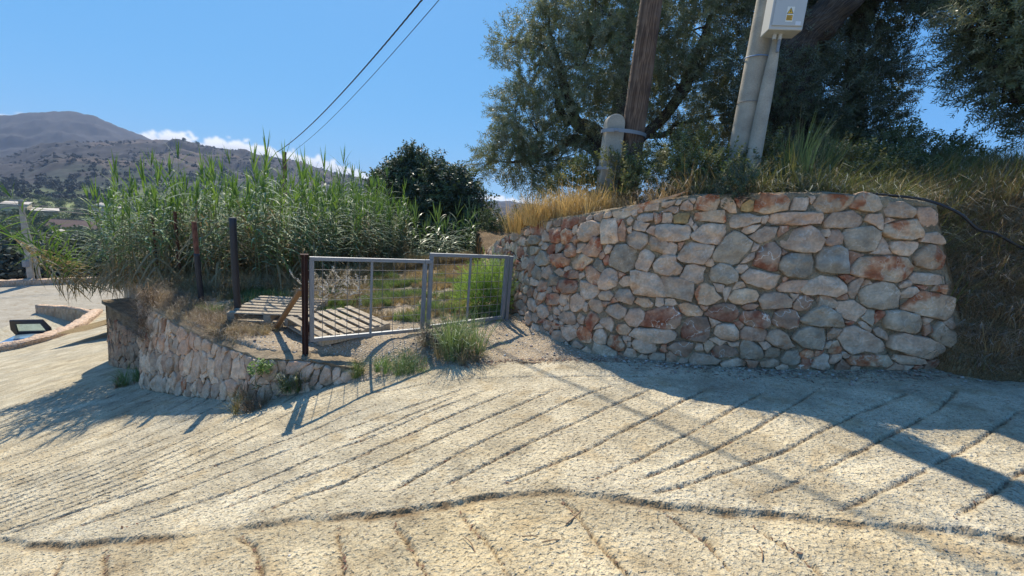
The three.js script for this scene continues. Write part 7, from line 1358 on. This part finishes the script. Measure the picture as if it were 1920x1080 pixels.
// ---------- shrubs ----------
function shrub(name, label, base, lobes, opt, group) {
  const R = rng(opt.seed), o = thing(name, label, 'shrub', base, 0, group), L = lobes.map(([x, y, z, r, f]) => [x - base[0], y - base[1], z - base[2], r, f]);
  const st = []; for (const [x, y, z, r] of L) for (let k = 0; k < (opt.stems ?? 4); k++) st.push(taper([V((R() - 0.5) * 0.15, 0, (R() - 0.5) * 0.15), V(x * 0.5 + (R() - 0.5) * 0.2, y * 0.55, z * 0.5 + (R() - 0.5) * 0.2), V(x + (R() - 0.5) * r, y + (R() - 0.3) * r, z + (R() - 0.5) * r)], [0.006, 0.004, 0.002], 4));
  part('stem', mergeGeometries(st), opt.bark || bark, o, undefined, 'stuff'); sprigs(o, 'foliage', L, opt.geos || smallSprigs, opt.mat || shrubLeaf, opt.tones, opt.density, opt.seed + 3, opt.gap ?? -0.35, opt.scale ?? [0.6, 1.1], opt.hang ?? 0.1); return o;
}
for (const [k, [b, lobes]] of [[[0.95, -6.0], [[0.75, 1.98, -6.0, 0.26], [1.0, 2.08, -6.1, 0.28], [0.55, 1.85, -6.3, 0.24]]], [[1.35, -5.35], [[1.15, 2.0, -5.4, 0.28], [1.45, 1.98, -5.35, 0.26], [1.3, 2.2, -5.6, 0.22]]], [[1.85, -5.2], [[1.7, 2.08, -5.2, 0.26], [1.95, 2.2, -5.2, 0.28], [2.1, 2.1, -4.95, 0.22]]], [[2.2, -5.6], [[2.15, 2.4, -5.7, 0.3], [1.9, 2.45, -5.9, 0.26], [2.3, 2.2, -5.1, 0.24]]]].entries())
  shrub('bramble_shrub', ['yellow green shrub left of the concrete stub', 'yellow green shrub at the foot of the wooden pole', 'leafy shrub above the wall between the two poles', 'leafy shrub against the foot of the concrete pole'][k], [b[0], bankY(b[0], b[1]) - 0.05, b[1]], lobes, { seed: 600 + k * 9, tones: k < 2 ? [[0.2, 0.18, 0.06], ...YELLOWGREEN] : [[0.07, 0.09, 0.03], ...YELLOWGREEN], density: 1500, gap: -0.3 }, 'shrubs along the wall top');
shrub('creeper', 'small dark creeper spilling over the wall top below the concrete pole', [2.12, bankY(2.12, -4.55), -4.55], [[2.05, 1.98, -4.25, 0.16], [2.15, 1.93, -4.1, 0.13], [2.2, 2.02, -4.3, 0.15], [2.1, 1.85, -4.07, 0.09]], { seed: 650, tones: [[0.05, 0.08, 0.035], [0.07, 0.11, 0.04]], density: 3200, scale: [0.35, 0.6] });
for (const [k, [x, z, s]] of [[3.0, -5.6, 1], [3.7, -5.2, 0.9], [4.5, -5.6, 1], [5.3, -6.2, 1.2], [6.3, -6.6, 1.1], [2.6, -4.9, 0.6]].entries()) { const y = bankY(x, z); shrub('bank_shrub', ['dark green bush behind the tall grass clump', 'dark bush at the right end of the wall top', 'dark bush on the bank past the wall end', 'dark bush under the gap of blue sky', 'dark bush under the overhanging olive crown', 'low dark bush right of the concrete pole foot'][k], [x, y - 0.05, z], [[x, y + 0.22 * s, z, 0.34 * s], [x + 0.32 * s, y + 0.16 * s, z + 0.1, 0.28 * s], [x - 0.3 * s, y + 0.2 * s, z - 0.1, 0.3 * s], [x + 0.05, y + 0.42 * s, z - 0.1, 0.22 * s]], { seed: 660 + k * 7, tones: [[0.09, 0.115, 0.024], [0.115, 0.135, 0.032], [0.15, 0.145, 0.042]], density: 1300 }, 'dark bushes on the bank'); }
shrub('feathery_bush', 'bright lime green feathery bush behind the right gate leaf', [-0.48, -0.08, -6.35], [[-0.45, 0.2, -6.35, 0.3], [-0.25, 0.36, -6.4, 0.3], [-0.62, 0.18, -6.3, 0.24], [-0.3, 0.56, -6.45, 0.2], [-0.18, 0.15, -6.3, 0.24], [-0.5, 0.42, -6.4, 0.2]], { seed: 700, geos: [sprigGeo(34, 0.26, 0.035, 0.006, 71, 0.7)], mat: leafMat(1, 1, 1, 0.5), tones: [[0.28, 0.42, 0.045], [0.36, 0.5, 0.06], [0.22, 0.35, 0.04]], density: 2600, gap: -0.6, scale: [0.7, 1.1], hang: 0 });
shrub('wall_plant', 'small bright green plant growing out of the low wall face', [-2.62, -0.62, -4.36], [[-2.6, -0.52, -4.26, 0.07], [-2.66, -0.46, -4.25, 0.06], [-2.58, -0.42, -4.27, 0.05]], { seed: 710, tones: [[0.2, 0.3, 0.06], [0.14, 0.24, 0.05]], density: 5200, scale: [0.3, 0.5], geos: broadSprigs, stems: 1, bark: reedStem });
for (const [k, [x, z]] of [[-3.2, -6.5], [-2.85, -6.2], [-3.0, -7.0], [-2.5, -6.6]].entries()) shrub('dry_thistle', ['dry thistle with white seed heads behind the pallets', 'pale dry thistle nearest the rusty gate post', 'dry thistle at the edge of the reeds', 'pale dry thistle seen through the gate'][k], [x, yardY(x, z), z], [[x, yardY(x, z) + 0.28, z, 0.2], [x + 0.16, yardY(x, z) + 0.36, z + 0.05, 0.16]], { seed: 720 + k, tones: [[0.62, 0.58, 0.5], [0.4, 0.33, 0.22], [0.34, 0.26, 0.15]], density: 900, gap: -0.2, scale: [0.4, 0.8], mat: dryLeaf, bark: plankWood }, 'dry thistles in the yard');
// ---------- far trees ----------
function farTreeGeo(seed, n, q) { const R = rng(seed), T = new Tri(), lob = []; for (let k = 0; k < 9; k++) lob.push([(R() - 0.5) * 1.3, 0.62 + R() * 0.7, (R() - 0.5) * 1.3, 0.36 + 0.26 * R()]); for (let k = 0; k < n; k++) { const l = lob[k % 9], d = V(R() - 0.5, R() - 0.42, R() - 0.5).normalize(), p = V(l[0], l[1], l[2]).addScaledVector(d, l[3] * (0.6 + 0.45 * R())), u = V(R() - 0.5, R() - 0.5, R() - 0.5).normalize(), w = V(R() - 0.5, R() - 0.5, R() - 0.5).cross(u).normalize(), s = q * (0.6 + 0.8 * R()), c = 0.8 + 0.4 * R(), col = [c, c, c]; const i = T.v(p.x - u.x * s, p.y - u.y * s, p.z - u.z * s, 0, 0, col); T.v(p.x + w.x * s * 0.6, p.y + w.y * s * 0.6, p.z + w.z * s * 0.6, 0, 0, col); T.v(p.x + u.x * s, p.y + u.y * s, p.z + u.z * s, 0, 0, col); T.v(p.x - w.x * s * 0.6, p.y - w.y * s * 0.6, p.z - w.z * s * 0.6, 0, 0, col); T.q(i, i + 1, i + 2, i + 3); } return T.geo(); }
{
  const R = rng(801), geos = [1, 2, 3, 4].map((s) => farTreeGeo(s, 2600, 0.055)), mats = [[0.085, 0.1, 0.065], [0.065, 0.085, 0.045], [0.05, 0.075, 0.03], [0.1, 0.115, 0.08]].map((c) => { const m = leafMat(c[0], c[1], c[2], 0.25); m.vertexColors = true; return m; });
  const trunkG = taper([V(0, -0.3, 0), V(0.05, 0.4, 0.02), V(-0.02, 0.9, 0)], [0.09, 0.06, 0.03], 7), spots = [];
  for (let k = 0; k < 30; k++) { const az = mix(-56, -36, (k + R()) / 30), r = 44 + (k % 3) * 9 + R() * 5; spots.push([az, r]); }
  spots.sort((a, b) => a[1] - b[1]).forEach(([az, r], i) => { const x = Math.sin(az * D2R) * r, z = -Math.cos(az * D2R) * r, s = 2.5 + R() * 1.0 + (i < 10 ? 0.3 : 0), o = thing('roadside_olive', 'grey green olive tree in the grove beyond the lower road', 'tree', [x, Math.min(-6.6, valleyY(x, z)), z], R() * 6.28, 'olive trees beyond the lower road'); o.scale.set(s * 1.15, s, s * 1.15); part('trunk', trunkG, bark, o); part('crown', geos[i % 4], mats[i % 4], o); });
  for (const [k, [az, r, s]] of [[-37.6, 1470, 7], [-36.5, 1470, 6]].entries()) { const x = Math.sin(az * D2R) * r, z = -Math.cos(az * D2R) * r, o = thing('ridge_tree', k ? 'right of the two lone trees on the ridge line' : 'left of the two lone trees on the ridge line', 'tree', [x, valleyY(x, z) - 1, z]); o.scale.setScalar(s); part('trunk', trunkG, bark, o); part('crown', geos[k], mats[2], o); }
  const groveGeos = [11, 12].map((s) => farTreeGeo(s, 420, 0.12)), lists = [[], []]; let guard = 0;
  while (lists[0].length + lists[1].length < 2600 && guard++ < 60000) { const az = mix(-60, -10, R()), r = 66 * Math.exp(R() * 2.25), x = Math.sin(az * D2R) * r, z = -Math.cos(az * D2R) * r; if (fbm2(x / 70, z / 70, 3) < -0.1 - 0.15 * R()) continue; const s = 2.2 + R() * 2; lists[Math.floor(R() * 2)].push(place(V(x, valleyY(x, z) - 0.3, z), R() * 6.28, s, 0, 0, s * 0.85)); }
  const grove = new THREE.Group(); grove.name = 'valley_grove'; tag(grove, 'olive groves and scrub covering the valley floor', 'trees', null, 'stuff'); scene.add(grove); const gm = leafMat(1, 1, 1, 0.2); gm.vertexColors = true;
  lists.forEach((l, i) => { const C = rng(830 + i); instanced('crowns', groveGeos[i], gm, l, grove, () => tone(C, [[0.1, 0.125, 0.06], [0.07, 0.105, 0.035], [0.12, 0.14, 0.075], [0.15, 0.18, 0.05]])); });
  const sc = [[], []]; guard = 0; while (sc[0].length + sc[1].length < 4200 && guard++ < 90000) { const az = mix(-58, -12, R()), r = mix(560, 1480, Math.pow(R(), 0.8)), x = Math.sin(az * D2R) * r, z = -Math.cos(az * D2R) * r; if (fbm2(x / 90 + 7, z / 90, 3) < -0.02 - 0.25 * smooth(900, 600, r)) continue; const s = (1.2 + R() * R() * 3.2) * mix(1.5, 0.9, smooth(600, 1000, r)); sc[Math.floor(R() * 2)].push(place(V(x, valleyY(x, z) - 0.5, z), R() * 6.28, s)); }
  const scrub = new THREE.Group(); scrub.name = 'hillside_scrub'; tag(scrub, 'dark scrub bushes dotted over the hillside', 'scrub', null, 'stuff'); scene.add(scrub); const tiny = [21, 22].map((s) => farTreeGeo(s, 90, 0.26)); sc.forEach((l, i) => { const C = rng(840 + i); instanced('bushes', tiny[i], gm, l, scrub, () => tone(C, [[0.03, 0.034, 0.02], [0.04, 0.042, 0.026], [0.026, 0.03, 0.018]])); });
}
// ---------- loose stones and fallen leaves ----------
{
  const R = rng(901), peb = []; for (let k = 0; k < 3; k++) { const g = mergeVertices(new THREE.IcosahedronGeometry(1, 1).deleteAttribute('normal').deleteAttribute('uv')), P = g.attributes.position; for (let i = 0; i < P.count; i++) { const s = 0.8 + 0.35 * n3(P.getX(i) * 1.3 + k * 9, P.getY(i) * 1.3, P.getZ(i) * 1.3); P.setXYZ(i, P.getX(i) * s, P.getY(i) * s * 0.65, P.getZ(i) * s); } g.computeVertexNormals(); peb.push(g); }
  const stoneM = new THREE.MeshStandardMaterial({ roughness: 0.95, name: 'pebble' }), lists = peb.map(() => []);
  const add = (x, y, z, s) => lists[Math.floor(R() * 3)].push(place(V(x, y + s * 0.3, z), R() * 6.28, s, (R() - 0.5) * 0.6, (R() - 0.5) * 0.6));
  for (let k = 0; k < 1500; k++) { const x = mix(-3.2, 1.3, R()), z = mix(-6.8, -4.32, R()); if (z > edgeZ(x) - 0.04 || behindWall(x, z)[0] > -0.1) continue; add(x, yardY(x, z), z, 0.006 + 0.022 * R() * R() * R()); }
  for (let k = 0; k < 420; k++) { const s = mix(3.6, 8.6, R()), i = s, x = lineX(WALL_BASE, s, 0), z = lineX(WALL_BASE, s, 2) + 0.05 + 0.35 * R() * R(); add(x, roadY(x, z) + 0.0, z, 0.005 + 0.02 * R() * R()); }
  for (let k = 0; k < 500; k++) { const x = mix(-3, 4, R()), z = mix(-4.2, -1.2, R()); add(x, roadY(x, z) + laneDetail(x, z)[0] - 0.001, z, 0.003 + 0.007 * R() * R()); }
  const pg = new THREE.Group(); pg.name = 'loose_gravel'; tag(pg, 'loose pebbles scattered on the apron and along the wall foot', 'gravel', null, 'stuff'); scene.add(pg); lists.forEach((l, i) => { const C = rng(910 + i); instanced('pebbles', peb[i], stoneM, l, pg, () => tone(C, [[0.4, 0.36, 0.3], [0.5, 0.46, 0.4], [0.3, 0.25, 0.2], [0.36, 0.26, 0.2]])); });
  const T = new Tri(); ribbon(T, [V(0, 0, -0.5), V(0.02, 0.06, -0.1), V(0, 0.1, 0.25), V(0, 0.02, 0.5)], [0.08, 0.34, 0.26, 0], V(1, 0, 0)); const leaf = T.geo(), ll = [];
  const put = (x, z, s) => ll.push(place(V(x, Math.max(roadY(x, z) + laneDetail(x, z)[0], 0 * s - 9) + 0.003, z), R() * 6.28, s, (R() - 0.5) * 0.5, (R() - 0.5) * 0.5));
  for (let k = 0; k < 900; k++) { const s = mix(4.2, 8.6, R()), x = lineX(WALL_BASE, s, 0) + (R() - 0.5) * 0.1, z = lineX(WALL_BASE, s, 2) + 0.04 + 0.4 * R() * R(); put(x, z, 0.02 + 0.03 * R()); }
  for (const g of [...GROOVES.slice(0, 17), ...LOWER]) for (let k = 0; k < 26; k++) { const i = Math.floor(R() * (g.length - 1)), t = R(); put(mix(g[i][0], g[i + 1][0], t) + (R() - 0.5) * 0.02, mix(g[i][1], g[i + 1][1], t) + (R() - 0.5) * 0.02, 0.012 + 0.022 * R()); }
  for (let k = 0; k < 320; k++) { const x = mix(-0.5, 1.3, R()), z = -4.32 + (R() - 0.5) * 0.14; ll.push(place(V(x, Math.max(yardY(x, z), roadY(x, z)) + 0.004, z), R() * 6.28, 0.015 + 0.03 * R(), (R() - 0.5) * 0.6, (R() - 0.5) * 0.6)); }
  const C = rng(920), m = instanced('fallen_leaves', leaf, dryLeaf, ll, scene, () => tone(C, [[0.2, 0.09, 0.05], [0.26, 0.15, 0.08], [0.16, 0.09, 0.05], [0.34, 0.24, 0.14]])); tag(m, 'dry brown leaves lying in the grooves and along the wall', 'leaves', null, 'stuff');
  for (const [k, [x, z, L, a, r]] of [[0.44, -1.98, 0.2, 0.9, 0.004], [0.3, -1.8, 0.1, 0.3, 0.003], [0.2, -1.83, 0.09, 0.1, 0.003], [0.35, -4.3, 0.42, 0.1, 0.006], [1.25, -1.72, 0.1, 1.2, 0.003], [-0.1, -1.8, 0.12, 2.2, 0.003]].entries()) { const y = Math.max(roadY(x, z) - 0.02, x === 0.35 ? yardY(x, z) : -9) + r; const g = taper([V(-L / 2, 0.004, 0), V(0, 0.012, L * 0.05), V(L / 2, 0.002, 0)], [r, r * 0.9, r * 0.5], 6), o = shadows(new THREE.Mesh(g, plankWood)); o.name = numbered('twig'); o.position.set(x, y, z); o.rotation.y = a; scene.add(o); tag(o, ['longest dry twig lying below the step in the lane', 'short twig beside the longest twig on the lane', 'short dry twig on the concrete near the bottom centre', 'dry stick on the gravel apron before the gate', 'small pale twig at lower right on the concrete', 'small dry twig left of the others on the concrete'][k], 'twig'); }
}
renderer.render(scene, camera);
